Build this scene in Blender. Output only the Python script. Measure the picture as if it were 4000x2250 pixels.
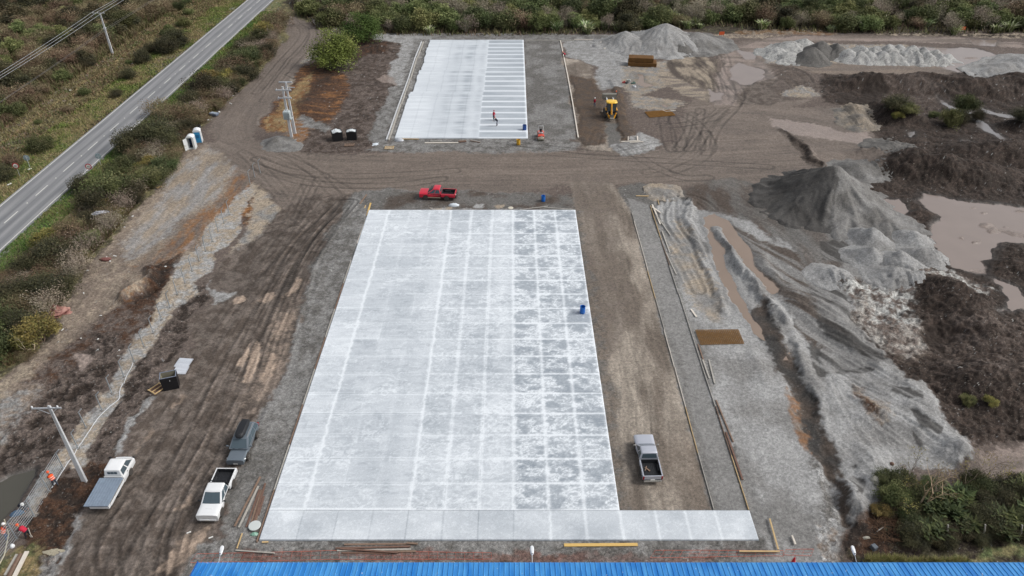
import bpy, math, random, bmesh
import numpy as np
from mathutils import Vector, Matrix
random.seed(7)
R = math.radians
for _o in list(bpy.data.objects): bpy.data.objects.remove(_o)
SC = bpy.context.scene
COL = SC.collection
# ------------------------------------------------------------------ camera (drone, 50 m up)
FPX, PITCH, CAMH = 2850.0, R(34.84), 50.0
cd = bpy.data.cameras.new('camera'); cam = bpy.data.objects.new('camera', cd); COL.objects.link(cam)
cd.sensor_width = 36.0; cd.lens = FPX / 4000 * 36.0; cd.clip_start = 0.5; cd.clip_end = 3000
cam.location = (0, 0, CAMH); cam.rotation_euler = (R(90) - PITCH, 0, 0)
SC.camera = cam
# ------------------------------------------------------------------ overcast daylight
SUN_EL, SUN_AZ = R(46), R(92)      # azimuth from +Y towards +X
w = bpy.data.worlds.new('World'); SC.world = w; w.use_nodes = True
nt = w.node_tree; bg = nt.nodes['Background']
sky = nt.nodes.new('ShaderNodeTexSky'); sky.sky_type = 'NISHITA'; sky.sun_disc = False
sky.sun_elevation = SUN_EL; sky.sun_rotation = SUN_AZ; sky.air_density = 1.0; sky.dust_density = 4.0; sky.ozone_density = 1.0
hs = nt.nodes.new('ShaderNodeHueSaturation'); hs.inputs['Saturation'].default_value = 0.30
nt.links.new(sky.outputs[0], hs.inputs['Color']); nt.links.new(hs.outputs[0], bg.inputs[0])
bg.inputs[1].default_value = 0.142
sd = bpy.data.lights.new('sun', 'SUN'); sd.energy = 1.5; sd.angle = R(18); sd.color = (1, .97, .93)
sun = bpy.data.objects.new('sun', sd); COL.objects.link(sun)
sun.rotation_euler = Vector((math.sin(SUN_AZ) * math.cos(SUN_EL), math.cos(SUN_AZ) * math.cos(SUN_EL), math.sin(SUN_EL))).to_track_quat('Z', 'Y').to_euler()
sun.location = (40, 60, 80)
vs = SC.view_settings; vs.view_transform = 'Standard'; vs.look = 'None'; vs.gamma = 1; vs.exposure = 0.0
SC.render.film_transparent = False
SC.cycles.use_denoising = True
SC.cycles.max_bounces = 5; SC.cycles.diffuse_bounces = 2; SC.cycles.glossy_bounces = 3; SC.cycles.transparent_max_bounces = 6

# ------------------------------------------------------------------ the ground under a pixel of the photograph (4000 x 2250)
def at(px, py, z=0.0):
    v = py - 1125.0; phi = PITCH + math.atan2(v, FPX)
    Z = (CAMH - z) * FPX / (math.cos(PITCH) * (v + FPX * math.tan(PITCH)))
    return ((px - 2000) * Z / FPX, (CAMH - z) / math.tan(phi))
def q(ox, oy, s, k=1.932):      # points of an enlarged view -> world
    out = []
    for t in s.split():
        a, b = t.split(','); out.append(at(ox + float(a) / k, oy + float(b) / k, -0.12))
    return out
def pxs(s): return q(0, 0, s, 1.0)
def srgb(r, g, b): return tuple(((c / 255 + .055) / 1.055) ** 2.4 if c > 10 else c / 255 / 12.92 for c in (r, g, b))

# ------------------------------------------------------------------ names, labels
def tag(o, label=None, cat=None, group=None, kind=None):
    if label: o['label'] = label
    if cat: o['category'] = cat
    if group: o['group'] = group
    if kind: o['kind'] = kind
    return o
def empty(name, loc=(0, 0, 0), rz=0, label=None, cat=None, group=None):
    o = bpy.data.objects.new(name, None); COL.objects.link(o); o.location = loc; o.rotation_euler = (0, 0, rz)
    o.empty_display_size = .3
    return tag(o, label, cat, group)
def copy_tree(o, parent=None):
    c = o.copy(); COL.objects.link(c)
    if parent: c.parent = parent
    for ch in [x for x in COL.objects if x.parent == o]: copy_tree(ch, c)
    return c

# ------------------------------------------------------------------ materials
def mat(name, col, rough=.7, metal=0, noise=0.0, nscale=6, bump=0.0, bscale=30, coat=0, spec=.5, col2=None, trans=0):
    m = bpy.data.materials.new(name); m.use_nodes = True; n = m.node_tree; b = n.nodes['Principled BSDF']
    b.inputs['Base Color'].default_value = (*col, 1); b.inputs['Roughness'].default_value = rough; b.inputs['Metallic'].default_value = metal
    b.inputs['Specular IOR Level'].default_value = spec
    if coat: b.inputs['Coat Weight'].default_value = coat; b.inputs['Coat Roughness'].default_value = .08
    if trans: b.inputs['Transmission Weight'].default_value = trans
    if noise or bump:
        tc = n.nodes.new('ShaderNodeTexCoord')
        if noise:
            nz = n.nodes.new('ShaderNodeTexNoise'); nz.inputs['Scale'].default_value = nscale; nz.inputs['Detail'].default_value = 6; nz.inputs['Roughness'].default_value = .65
            n.links.new(tc.outputs['Object'], nz.inputs['Vector'])
            mr = n.nodes.new('ShaderNodeMapRange'); mr.inputs[1].default_value = .3; mr.inputs[2].default_value = .7; n.links.new(nz.outputs[0], mr.inputs[0])
            mx = n.nodes.new('ShaderNodeMix'); mx.data_type = 'RGBA'
            c2 = col2 if col2 else tuple(c * (1 - noise) for c in col); c1 = col if col2 else tuple(min(1, c * (1 + noise * .6)) for c in col)
            mx.inputs[6].default_value = (*c1, 1); mx.inputs[7].default_value = (*c2, 1)
            n.links.new(mr.outputs[0], mx.inputs[0]); n.links.new(mx.outputs[2], b.inputs['Base Color'])
        if bump:
            n2 = n.nodes.new('ShaderNodeTexNoise'); n2.inputs['Scale'].default_value = bscale; n2.inputs['Detail'].default_value = 4
            n.links.new(tc.outputs['Object'], n2.inputs['Vector'])
            bp = n.nodes.new('ShaderNodeBump'); bp.inputs['Strength'].default_value = bump; bp.inputs['Distance'].default_value = .02
            n.links.new(n2.outputs[0], bp.inputs['Height']); n.links.new(bp.outputs[0], b.inputs['Normal'])
    return m

# ------------------------------------------------------------------ numpy noise
_rg = np.random.RandomState(11)
_P = np.concatenate([_rg.permutation(1024)] * 2); _T = _rg.rand(1024)
def vnoise(x, y, seed=0):
    x = x + seed * 17.31; y = y + seed * 9.77
    ix = np.floor(x).astype(np.int64); iy = np.floor(y).astype(np.int64); fx = x - ix; fy = y - iy
    u = fx * fx * (3 - 2 * fx); v = fy * fy * (3 - 2 * fy); ix &= 1023; iy &= 1023; ix1 = (ix + 1) & 1023; iy1 = (iy + 1) & 1023
    a = _T[_P[_P[ix] + iy]]; b = _T[_P[_P[ix1] + iy]]; c = _T[_P[_P[ix] + iy1]]; d = _T[_P[_P[ix1] + iy1]]
    return (a + (b - a) * u) * (1 - v) + (c + (d - c) * u) * v - .5
def fbm(x, y, o=4, seed=0, g=.5):
    s = 0; a = 1; t = 0
    for i in range(o): s = s + a * vnoise(x, y, seed + i * 3); t += a; a *= g; x = x * 2.03; y = y * 2.03
    return s / t * 2          # about -1..1
def sstep(a, b, x): t = np.clip((x - a) / (b - a), 0, 1); return t * t * (3 - 2 * t)
def seg_d(X, Y, pts, closed=False):
    n = len(pts); best = np.full(X.shape, 1e9); side = np.ones(X.shape); sp = np.zeros(X.shape); acc = 0
    rng = range(n) if closed else range(n - 1)
    for i in rng:
        ax, ay = pts[i]; bx, by = pts[(i + 1) % n]; dx, dy = bx - ax, by - ay; L2 = dx * dx + dy * dy + 1e-12; L = math.sqrt(L2)
        t = np.clip(((X - ax) * dx + (Y - ay) * dy) / L2, 0, 1); ex = X - ax - t * dx; ey = Y - ay - t * dy; d2 = ex * ex + ey * ey
        m = d2 < best; best = np.where(m, d2, best); sp = np.where(m, acc + t * L, sp)
        if not closed: side = np.where(m, np.where((X - ax) * dy - (Y - ay) * dx >= 0, 1.0, -1.0), side)
        acc += L
    return np.sqrt(best), sp, side
def poly_sd(X, Y, pts):        # signed distance, positive inside
    d, _, _ = seg_d(X, Y, pts, True); ins = np.zeros(X.shape, bool); n = len(pts)
    for i in range(n):
        ax, ay = pts[i]; bx, by = pts[(i + 1) % n]
        if ay == by: continue
        c = ((ay > Y) != (by > Y)) & (X < (bx - ax) * (Y - ay) / (by - ay) + ax); ins ^= c
    return np.where(ins, d, -d)
def smooth_line(pts, n=8):     # Catmull-Rom through the points
    P = [pts[0]] + list(pts) + [pts[-1]]; out = []
    for i in range(1, len(P) - 2):
        for k in range(n):
            t = k / n; p0, p1, p2, p3 = P[i - 1], P[i], P[i + 1], P[i + 2]
            out.append(tuple(.5 * (2 * p1[j] + (p2[j] - p0[j]) * t + (2 * p0[j] - 5 * p1[j] + 4 * p2[j] - p3[j]) * t * t + (3 * p1[j] - p0[j] - 3 * p2[j] + p3[j]) * t ** 3) for j in (0, 1)))
    out.append(tuple(pts[-1])); return out

# ------------------------------------------------------------------ mesh builder
class MB:
    def __init__(s): s.v = []; s.f = []; s.mi = []; s.cur = 0
    def add(s, vs, fs, M=None):
        o = len(s.v)
        for p in vs: s.v.append(tuple(M @ Vector(p)) if M else tuple(p))
        for f in fs: s.f.append(tuple(i + o for i in f)); s.mi.append(s.cur)
        return s
    def box(s, c, d, rz=0, M=None, taper=1.0, bev=0.0):
        x, y, z = d[0] / 2, d[1] / 2, d[2] / 2; T = Matrix.Translation(c) @ Matrix.Rotation(rz, 4, 'Z')
        if M: T = M @ T
        if bev > 0:
            b = min(bev, x * .9, y * .9, z * .9); vs = []
            for zz, i in ((-z, b), (-z + b, 0), (z - b, 0), (z, b)):
                k = taper if zz > 0 else 1
                X, Y = (x - i) * k, (y - i) * k; bb = b * .8
                vs += [(-X, -Y + bb, zz), (-X + bb, -Y, zz), (X - bb, -Y, zz), (X, -Y + bb, zz), (X, Y - bb, zz), (X - bb, Y, zz), (-X + bb, Y, zz), (-X, Y - bb, zz)]
            fs = [tuple(range(7, -1, -1)), tuple(range(24, 32))]
            for r in range(3):
                for i in range(8): j = (i + 1) % 8; fs.append((r * 8 + i, r * 8 + j, r * 8 + 8 + j, r * 8 + 8 + i))
            return s.add(vs, fs, T)
        k = taper
        vs = [(-x, -y, -z), (x, -y, -z), (x, y, -z), (-x, y, -z), (-x * k, -y * k, z), (x * k, -y * k, z), (x * k, y * k, z), (-x * k, y * k, z)]
        return s.add(vs, [(3, 2, 1, 0), (4, 5, 6, 7), (0, 1, 5, 4), (1, 2, 6, 5), (2, 3, 7, 6), (3, 0, 4, 7)], T)
    def bar(s, a, b, w, h=None, up=(0, 0, 1)):
        a, b = Vector(a), Vector(b); h = h or w; d = b - a; L = d.length; z = d.normalized(); u = Vector(up)
        if abs(z.dot(u)) > .98: u = Vector((0, 1, 0))
        x = u.cross(z).normalized(); y = z.cross(x)
        M = Matrix((x, y, z)).transposed().to_4x4(); M.translation = (a + b) / 2
        return s.box((0, 0, 0), (w, h, L), M=M)
    def tube(s, pts, r, n=8, caps=True):
        pts = [Vector(p) for p in pts]; rs = r if isinstance(r, (list, tuple)) else [r] * len(pts); o = len(s.v); px = None
        for i, p in enumerate(pts):
            d = (pts[min(i + 1, len(pts) - 1)] - pts[max(i - 1, 0)]).normalized()
            if px is None: px = d.orthogonal().normalized()
            px = (px - d * px.dot(d)).normalized(); py = d.cross(px)
            for k in range(n):
                a = 2 * math.pi * k / n; s.v.append(tuple(p + (px * math.cos(a) + py * math.sin(a)) * rs[i]))
        for i in range(len(pts) - 1):
            for k in range(n):
                j = (k + 1) % n; s.f.append((o + i * n + k, o + i * n + j, o + (i + 1) * n + j, o + (i + 1) * n + k)); s.mi.append(s.cur)
        if caps:
            s.f.append(tuple(o + k for k in range(n - 1, -1, -1))); s.mi.append(s.cur)
            s.f.append(tuple(o + (len(pts) - 1) * n + k for k in range(n))); s.mi.append(s.cur)
        return s
    def lathe(s, prof, n=20, M=None, caps=True):      # prof: (radius, z)
        vs = []; fs = []
        for r, z in prof:
            for k in range(n): a = 2 * math.pi * k / n; vs.append((r * math.cos(a), r * math.sin(a), z))
        for i in range(len(prof) - 1):
            for k in range(n): j = (k + 1) % n; fs.append((i * n + k, i * n + j, (i + 1) * n + j, (i + 1) * n + k))
        if caps: fs.append(tuple(range(n - 1, -1, -1))); fs.append(tuple((len(prof) - 1) * n + k for k in range(n)))
        return s.add(vs, fs, M)
    def loft(s, secs, M=None, cap0=True, cap1=True, closed=True):   # secs: rings with the same number of points
        vs = [p for r in secs for p in r]; n = len(secs[0]); fs = []
        for i in range(len(secs) - 1):
            for k in range(n if closed else n - 1): j = (k + 1) % n; fs.append((i * n + k, i * n + j, (i + 1) * n + j, (i + 1) * n + k))
        if cap0: fs.append(tuple(range(n - 1, -1, -1)))
        if cap1: fs.append(tuple((len(secs) - 1) * n + k for k in range(n)))
        return s.add(vs, fs, M)
    def prism(s, poly, y0, y1, M=None):      # poly in x,z, pulled along y
        n = len(poly); vs = [(x, y0, z) for x, z in poly] + [(x, y1, z) for x, z in poly]
        fs = [tuple(range(n)), tuple(range(2 * n - 1, n - 1, -1))] + [(k, k + n, (k + 1) % n + n, (k + 1) % n) for k in range(n)]
        return s.add(vs, fs, M)
    def build(s, name, m, parent=None, smooth=False, loc=None, rz=0, bevel=0, sub=0, angle=40):
        me = bpy.data.meshes.new(name); me.from_pydata(s.v, [], s.f)
        for x in (m if isinstance(m, (list, tuple)) else [m]): me.materials.append(x)
        if isinstance(m, (list, tuple)): me.polygons.foreach_set('material_index', s.mi)
        bm = bmesh.new(); bm.from_mesh(me); bmesh.ops.recalc_face_normals(bm, faces=bm.faces)
        if bevel: bmesh.ops.bevel(bm, geom=bm.edges[:], offset=bevel, segments=2, affect='EDGES', profile=.6)
        bm.to_mesh(me); bm.free()
        o = bpy.data.objects.new(name, me); COL.objects.link(o)
        if parent: o.parent = parent
        if loc: o.location = loc
        o.rotation_euler = (0, 0, rz)
        if sub:
            md = o.modifiers.new('sub', 'SUBSURF'); md.levels = sub; md.render_levels = sub
        if smooth or sub:
            me.polygons.foreach_set('use_smooth', [True] * len(me.polygons))
            if not sub:
                try: me.set_sharp_from_angle(angle=R(angle))
                except Exception: pass
        return o
# ================================================================== THE GROUND
GZ = -0.12
# colours as albedo
C = dict(mud=(106, 97, 90), mudd=(78, 69, 62), road=(112, 102, 94), strip=(90, 75, 62), gravel=(128, 127, 125), gravl=(150, 150, 149), graveld=(98, 96, 93), litter=(96, 86, 80), dark=(44, 36, 31), soil2=(63, 53, 47), moist_and_shade=(60, 58, 56),
         orange=(126, 88, 54), rust=(70, 50, 37), clay=(150, 138, 122), claybr=(121, 109, 98), tan=(160, 142, 126), pink=(140, 127, 119), lane=(148, 139, 128), laned=(108, 99, 90),
         grass=(84, 94, 60), drygrass=(116, 110, 78), scrub=(74, 70, 52), red=(112, 82, 74), white=(176, 176, 172), yellow=(152, 134, 96), peat=(46, 38, 33))
C = {k: np.array(srgb(*v)) for k, v in C.items()}
# grid that gets coarser away from the drone
_rows = []; _y = 27.0
while _y < 262: _rows.append(_y); _y += max(.09, 0.00000 + (_y * _y + CAMH ** 2) / CAMH / FPX * 2.1)
ROWS = np.array(_rows)
def halfw(y): return 30 + y * .70
NU = 1440; U = np.linspace(-1, 1, NU)
GX = U[None, :] * halfw(ROWS)[:, None]; GY = np.repeat(ROWS[:, None], NU, 1)
X = GX; Y = GY; SH = X.shape
print('grid', SH)
wx = X + fbm(X * .25, Y * .25, 3, 1) * 1.1 + fbm(X * 1.3, Y * 1.3, 3, 5) * .35
wy = Y + fbm(X * .25, Y * .25, 3, 21) * 1.1 + fbm(X * 1.3, Y * 1.3, 3, 25) * .35
n_big = fbm(X * .06, Y * .06, 3, 2); n_mid = fbm(X * .4, Y * .4, 4, 3); n_f = fbm(X * 2.2, Y * 2.2, 3, 4)
n_ff = fbm(X * 6.1, Y * 6.1, 2, 8); FADE = np.clip(75 / Y, 0, 1) ** 1.5; n_g = fbm(X * 1.1, Y * 1.1, 4, 9, .7)
Hh = n_mid * .03 + n_f * .012
colr = np.zeros(SH + (3,)); wet = np.zeros(SH); lit = np.zeros(SH)
def bbox(pts, pad):
    xs = [p[0] for p in pts]; ys = [p[1] for p in pts]
    r0 = max(0, np.searchsorted(ROWS, min(ys) - pad)); r1 = min(len(ROWS), np.searchsorted(ROWS, max(ys) + pad))
    if r1 <= r0: return None
    hw = halfw(ROWS[r0:r1]); lo, hi = min(xs) - pad, max(xs) + pad
    c0 = int(max(0, np.floor((min(lo / hw.min(), lo / hw.max()) + 1) / 2 * (NU - 1)))); c1 = int(min(NU, np.ceil((max(hi / hw.min(), hi / hw.max()) + 1) / 2 * (NU - 1)) + 1))
    if c1 <= c0: return None
    return slice(r0, r1), slice(c0, c1)
def zone(pts, col, soft=.25, col2=None, n2=None, wetv=None, litv=None, rough=0, lift=0, warp=1.0, a=1.0, edge=None):
    """a patch of ground of its own material, with an uneven border"""
    bb = bbox(pts, 2.5)
    if bb is None: return
    xx = X[bb] + (wx[bb] - X[bb]) * warp; yy = Y[bb] + (wy[bb] - Y[bb]) * warp
    sd = poly_sd(xx, yy, pts)
    m = sstep(-soft, soft, sd + n_f[bb] * soft * 1.6 * (warp > 0)) * a
    c = C[col] if isinstance(col, str) else col
    if col2 is not None:
        k = sstep(-.35, .35, (n_g[bb] if n2 is None else n2[bb]))[..., None]; c = c * (1 - k) + C[col2] * k
    colr[bb] = colr[bb] * (1 - m[..., None]) + c * m[..., None]
    if wetv is not None: wet[bb] = wet[bb] * (1 - m) + wetv * m
    if litv is not None: lit[bb] = lit[bb] * (1 - m) + litv * m
    if rough: Hh[bb] += m * rough * (n_g[bb] * 1.2 + n_f[bb] * .6)
    if lift: Hh[bb] += lift * sstep(0, edge or 1.0, sd)
    return bb, m
def streaks(bb, m, line, dark=.25, sx=2.4, ss=.10, seed=3, relief=.012, smooth=True):
    """long streaks left by wheels and blades along a line"""
    L = smooth_line(line, 6) if smooth else line
    d, s, side = seg_d(X[bb], Y[bb], L); d = d * side
    n = fbm(d * sx, s * ss, 3, seed, .65) * .6 + fbm(d * sx * .23, s * ss * .5, 2, seed + 9) * .35 + fbm(d * sx * 2.6, s * ss * 4, 3, seed + 5, .7) * .55
    colr[bb] *= (1 + m * n * dark)[..., None]; Hh[bb] += m * n * relief
def track(line, gauge=.85, wdt=.17, k=.72, depth=.03, tread=True, a=1.0, seed=0, tint=None):
    L = smooth_line(line, 8); bb = bbox(L, gauge + 1)
    if bb is None: return
    d, s, side = seg_d(X[bb], Y[bb], L); d = d * side
    r = np.maximum(np.exp(-((d - gauge) / wdt) ** 2), np.exp(-((d + gauge) / wdt) ** 2))
    r = r * a * np.clip(.75 + fbm(s * .15, d * .3, 2, seed + 40) * .9, 0, 1.1)
    t = 1.0
    if tread: t = .72 + .28 * np.sin(s * 2 * math.pi / .42 + np.abs(d) * 6)
    kk = r * t
    if tint is not None: colr[bb] = colr[bb] * (1 - kk[..., None] * .8) + C[tint] * kk[..., None] * .8
    else: colr[bb] *= (1 - kk * (1 - k))[..., None]
    Hh[bb] -= r * depth * t; ridge = np.exp(-((np.abs(np.abs(d) - gauge) - wdt * 1.9) / (wdt * .7)) ** 2) * a
    Hh[bb] += ridge * depth * .5; colr[bb] *= (1 + ridge * .07)[..., None]
    wet[bb] = np.maximum(wet[bb], r * .25)
def bump(px, py, rx, ry, h, rz=0, sharp=1.0, noisy=.15, z0=-.12):
    cx, cy = at(px, py, z0); rr = max(rx, ry) * 1.3; bb = bbox([(cx - rr, cy - rr), (cx + rr, cy + rr)], 0)
    if bb is None: return
    dx = wx[bb] - cx; dy = wy[bb] - cy; c, s = math.cos(rz), math.sin(rz); a = (dx * c + dy * s) / rx; b = (-dx * s + dy * c) / ry
    t = np.clip(1 - np.sqrt(a * a + b * b), 0, 1); hgt = (sstep(0, 1, t) if sharp == 1 else np.power(t, sharp)) * h
    Hh[bb] += hgt * (1 + noisy * n_mid[bb] * 2)
def ridge(line, hw, h, flat=0.0, noisy=.25, n_=6):
    L = smooth_line(line, n_); bb = bbox(L, hw + 1)
    if bb is None: return
    d, s, side = seg_d(wx[bb], wy[bb], L); t = np.clip(1 - (d - flat) / hw, 0, 1); Hh[bb] += sstep(0, 1, t) * h * (1 + noisy * n_mid[bb] * 2)
    return bb, t

# ---- base: site mud everywhere
base = C['litter'] * (1 + .0 * n_big[..., None]); colr[:] = base; lit[:] = .4
T1, T2, T3, T4 = (0, 0), (1000, 0), (2000, 0), (3000, 0); M1, M2, M3, M4 = (0, 750), (1000, 750), (2000, 750), (3000, 750); B1, B2, B3, B4 = (0, 1500), (1000, 1500), (2000, 1500), (3000, 1500)
# ---- left of the site: verge and scrub, both sides of the highway
SCRUB_EDGE = pxs("1140,120 1075,215 1000,290 958,352 900,409 828,460 776,507 725,595 678,668 621,725 560,800 518,853 455,931 352,1030 305,1123 248,1205 197,1319 129,1397 0,1485")
far = [(-200, 30)] + [(-200, 262)] + [(-30, 262)] + SCRUB_EDGE[0:1] + SCRUB_EDGE[1:] + [(-75, 62), (-100, 30)]
bbz = zone(far, 'scrub', .5, 'drygrass', litv=.8, rough=.10)
# far side scrub across the top
TOPE = pxs("1100,0 1180,70 1320,95 1380,120 1480,130 1640,132 2000,132 2340,128 2500,108 2800,130 2900,135 3200,128 3600,130 3820,118 4000,122 4300,125")
zone(TOPE + [(260, 262), (-40, 262)], 'scrub', .8, 'peat', litv=.9, rough=.2)
# verge bands beside the highway run parallel to it
b = slice(0, len(ROWS)), slice(0, int(NU * .5))
Xl, wl = X[b], wx[b]
def band(x0, x1, col, soft=.5, col2=None, litv=None, wetv=None, y0=0, y1=400):
    m = sstep(x0 - soft, x0 + soft, wl) * (1 - sstep(x1 - soft, x1 + soft, wl)) * sstep(y0 - 2, y0 + 2, wy[b]) * (1 - sstep(y1 - 2, y1 + 2, wy[b])); c = C[col]
    if col2: k = sstep(-.3, .3, n_g[b])[..., None]; c = c * (1 - k) + C[col2] * k
    colr[b] = colr[b] * (1 - m[..., None]) + c * m[..., None]
    if litv is not None: lit[b] = lit[b] * (1 - m) + litv * m
    if wetv is not None: wet[b] = wet[b] * (1 - m) + wetv * m
band(-102, -73, 'drygrass', 3.0, 'scrub', .8)
band(-90, -84, 'drygrass', 1.2, 'claybr', .6)
band(-86.4, -85.6, 'yellow', .25, None, .3, None, 100, 260)
band(-78.5, -73.5, 'grass', .8, 'drygrass', .7)
band(-76.5, -72.5, 'graveld', .6, 'mud', .4, None, 150, 205)
band(-74.6, -72.5, 'mudd', .35, 'peat', .5, None, 118, 150)
band(-66.5, -62.6, 'grass', .5, 'drygrass', .7)
band(-66.4, -65.6, 'gravel', .12, 'grass', .3)
# ---- left strip between scrub and fence posts
zone(pxs("725,595 830,560 930,610 1000,640 985,720 930,760 880,830 800,960 740,1000 640,1060 560,1110 480,1190 400,1240 300,1330 200,1450 100,1560 0,1640 0,1485 129,1397 197,1319 305,1123 455,931 518,853 621,725 678,668"), 'claybr', .5, 'clay', n2=n_g - .1, litv=.6, rough=.05)
zone(pxs("700,640 830,570 930,610 960,660 900,740 800,800 700,870 600,960 520,1010 480,960 560,850 640,760"), 'clay', .6, 'gravl', n2=fbm(X * .8, Y * .25, 4, 119), litv=.4, a=1)
_cl = zone(pxs("725,595 830,560 930,610 1000,640 985,720 930,760 880,830 800,960 740,1000 640,1060 560,1110 480,1190 400,1240 300,1330 129,1397 305,1123 455,931 518,853 621,725 678,668"), 'claybr', .8, 'litter', n2=fbm(X * .9, Y * .25, 4, 113) - .1, litv=.6, a=.35)
streaks(*_cl, pxs("900,600 740,800 560,1000 380,1200 150,1480"), .75, 1.5, .06, 15, .03)
zone(pxs("940,640 1010,655 990,740 930,770 860,850 790,930 700,990 600,1060 540,1070 640,960 720,890 800,830 880,760"), 'orange', 1.2, 'litter', n2=fbm(X * 1.1, Y * .3, 4, 117) - .15, litv=.5, a=.8)
zone(pxs("300,1330 420,1230 560,1130 700,1060 760,1080 700,1180 560,1300 400,1480 250,1600 100,1750 0,1800 0,1600 120,1500"), 'litter', .7, 'rust', litv=.9, rough=.10)
zone(q(*M1, "1150,560 1430,450 1340,580 1200,790 1080,870 1000,850 1110,700"), 'dark', .4, 'rust', litv=.9, rough=.12)
zone(q(*M1, "700,1100 850,1100 980,1180 850,1330 760,1449 560,1560 300,1600 450,1400 640,1260"), 'dark', .7, 'litter', litv=1.0, rough=.12)
zone(q(*B1, "0,400 200,250 430,0 760,-40 700,60 690,190 600,240 560,350 470,450 410,560 330,650 200,800 90,930 0,1020"), 'dark', .5, 'litter', litv=1.0, rough=.15)
zone(q(*B1, "0,180 130,60 300,0 330,60 220,180 80,420 0,520"), 'claybr', .6, 'gravel', litv=.6)
zone(q(*M1, "600,1230 690,1240 680,1300 600,1370 570,1360"), 'pink', .2, wetv=.5, litv=.1)
zone(q(*M1, "1440,380 1500,340 1490,370 1430,420 1390,420"), 'pink', .2, wetv=.5, litv=.1)
# gravel strip the posts stand in
FSTR = q(*M1, "1932,40 1900,60 1850,170 1820,260 1720,400 1620,480 1590,590 1470,680 1510,770 1370,850 1310,930 1230,1010 1130,1170 1030,1290 980,1380") + q(*B1, "940,20 870,130 820,250 740,400 690,480 725,540 700,600 590,620 540,560 480,650 430,740 380,860 340,960 260,960 300,800 350,650 420,560 480,460 560,360 610,240 690,200 730,80 840,0") + q(*M1, "870,1330 960,1200 1000,1150 1090,1010 1180,890 1210,810 1330,650 1380,530 1530,400 1560,300 1640,200 1750,60 1800,0 1932,-60")
# dark litter strip on its right
zone(q(*M1, "1932,40 2010,0 2000,90 1932,180 1870,290 1840,230 1870,80") , 'rust', .4, 'orange', litv=.7)
zone(q(*M1, "1460,680 1560,680 1590,790 1500,900 1450,1060 1330,1150 1290,1260 1230,1330 1210,1449 1190,1520 1040,1760 960,1850 900,1970 870,2020 760,2170 620,2400 560,2550 460,2680 350,2899 250,2899 400,2600 250,2440 630,2160 700,2030 690,1930 820,1700 940,1440 1030,1290 1230,1010 1370,850"), 'dark', .35, 'litter', litv=1.0, rough=.13)
zone(q(*B1, "640,720 560,620 430,760 330,950 240,1000 180,1180 120,1260 0,1340 0,1449 420,1449 560,1150 640,980 800,760 860,600 720,560"), 'dark', .35, 'rust', litv=.8, rough=.08)
zone(q(*B1, "80,1230 250,1180 330,1260 330,1380 280,1449 0,1449 0,1330"), 'yellow', .5, 'grass', litv=.7, a=.7)
zone(q(*B1, "330,1260 430,1280 380,1449 270,1449 290,1380"), 'gravel', .3, 'litter', litv=1.0)
zone(FSTR, 'gravl', .22, 'clay', litv=.5, rough=.03)
# kerb-like crust of clay beside the yard
zone(q(*B1, "1170,80 1200,90 1110,200 1050,260 990,400 930,500 900,540 880,520 940,420 1010,280 1060,170"), 'gravl', .15, 'gravel', litv=.3, lift=.08, edge=.4)
zone(q(*B1, "640,960 655,1010 590,1150 560,1200 470,1340 420,1449 350,1449 440,1290 520,1150 590,990"), 'gravl', .15, 'gravel', litv=.3, lift=.10, edge=.4)
# ---- upper left: litter, orange soil, gravel
zone(pxs("1140,640 1240,310 1370,180 1400,165 1690,150 1640,300 1560,540 1480,600 1150,600"), 'litter', .5, 'soil2', litv=1.0, rough=.07)
zone(pxs("1340,90 1540,130 1500,210 1420,210 1350,150"), 'dark', .5, 'rust', litv=.8, rough=.15)
zone(q(*T2, "700,330 900,300 1000,330 880,400 730,480 700,420"), 'dark', .5, 'rust', litv=.8)
ORG = q(*T2, "20,960 100,850 220,690 330,520 480,460 560,500 680,560 710,660 690,740 620,860 540,930 420,940 330,880 280,1000 100,1000")
bbz = zone(ORG, 'orange', .4, 'rust', n2=fbm(X * .45, Y * 1.6, 5, 61, .65) + .18, litv=.9, rough=.07)
zone(q(*T2, "40,960 140,850 250,690 330,610 430,540 380,720 330,850 270,1000 100,1000"), 'yellow', .4, 'orange', n2=fbm(X * 1.2, Y * .8, 4, 161, .7) - .1, litv=.8, a=.6)
zone(q(*T2, "300,800 480,560 560,500 640,540 500,660 330,860"), 'rust', .7, 'dark', litv=.6, a=.75)
zone(q(*T2, "240,960 330,880 420,940 400,1010 350,1100 220,1060"), 'claybr', .4, 'orange', litv=.8)
zone(q(*T2, "0,860 60,760 200,590 290,570 260,640 150,720 60,860 30,930"), 'gravel', .4, 'clay', litv=.7)
zone(q(*T2, "260,440 420,330 480,360 470,430 340,500 270,480"), 'clay', .4, 'gravel', litv=.7)
zone(q(*T2, "300,900 350,870 480,950 560,960 500,1010 360,960"), 'gravel', .3, 'graveld', litv=.6)
zone(q(*T2, "1100,320 1255,305 1215,440 1150,620 1110,650 1000,620 1010,520 1060,420"), 'gravel', .25, 'gravl', litv=.4)
zone(q(*T2, "1000,650 1140,640 1060,830 980,1085 920,1100 850,1060 900,960 950,800"), 'graveld', .25, 'gravel', litv=.5)
zone(q(*T2, "1000,620 1060,640 1050,600 1000,560 960,580 900,590 950,620"), 'pink', .3, litv=.2, a=.7)
zone(q(*T2, "860,250 1320,255 1932,250 1932,300 1310,300 1240,320 1100,330 900,300"), 'gravel', .25, 'gravl', litv=.4)
zone(q(*T2, "1310,250 2700,262 2780,290 2700,330 1310,300"), 'gravel', .2, 'graveld', litv=.4)
zone(q(*T2, "400,130 470,130 560,160 640,190 590,240 470,210"), 'gravel', .3, 'clay', litv=.6)
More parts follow.
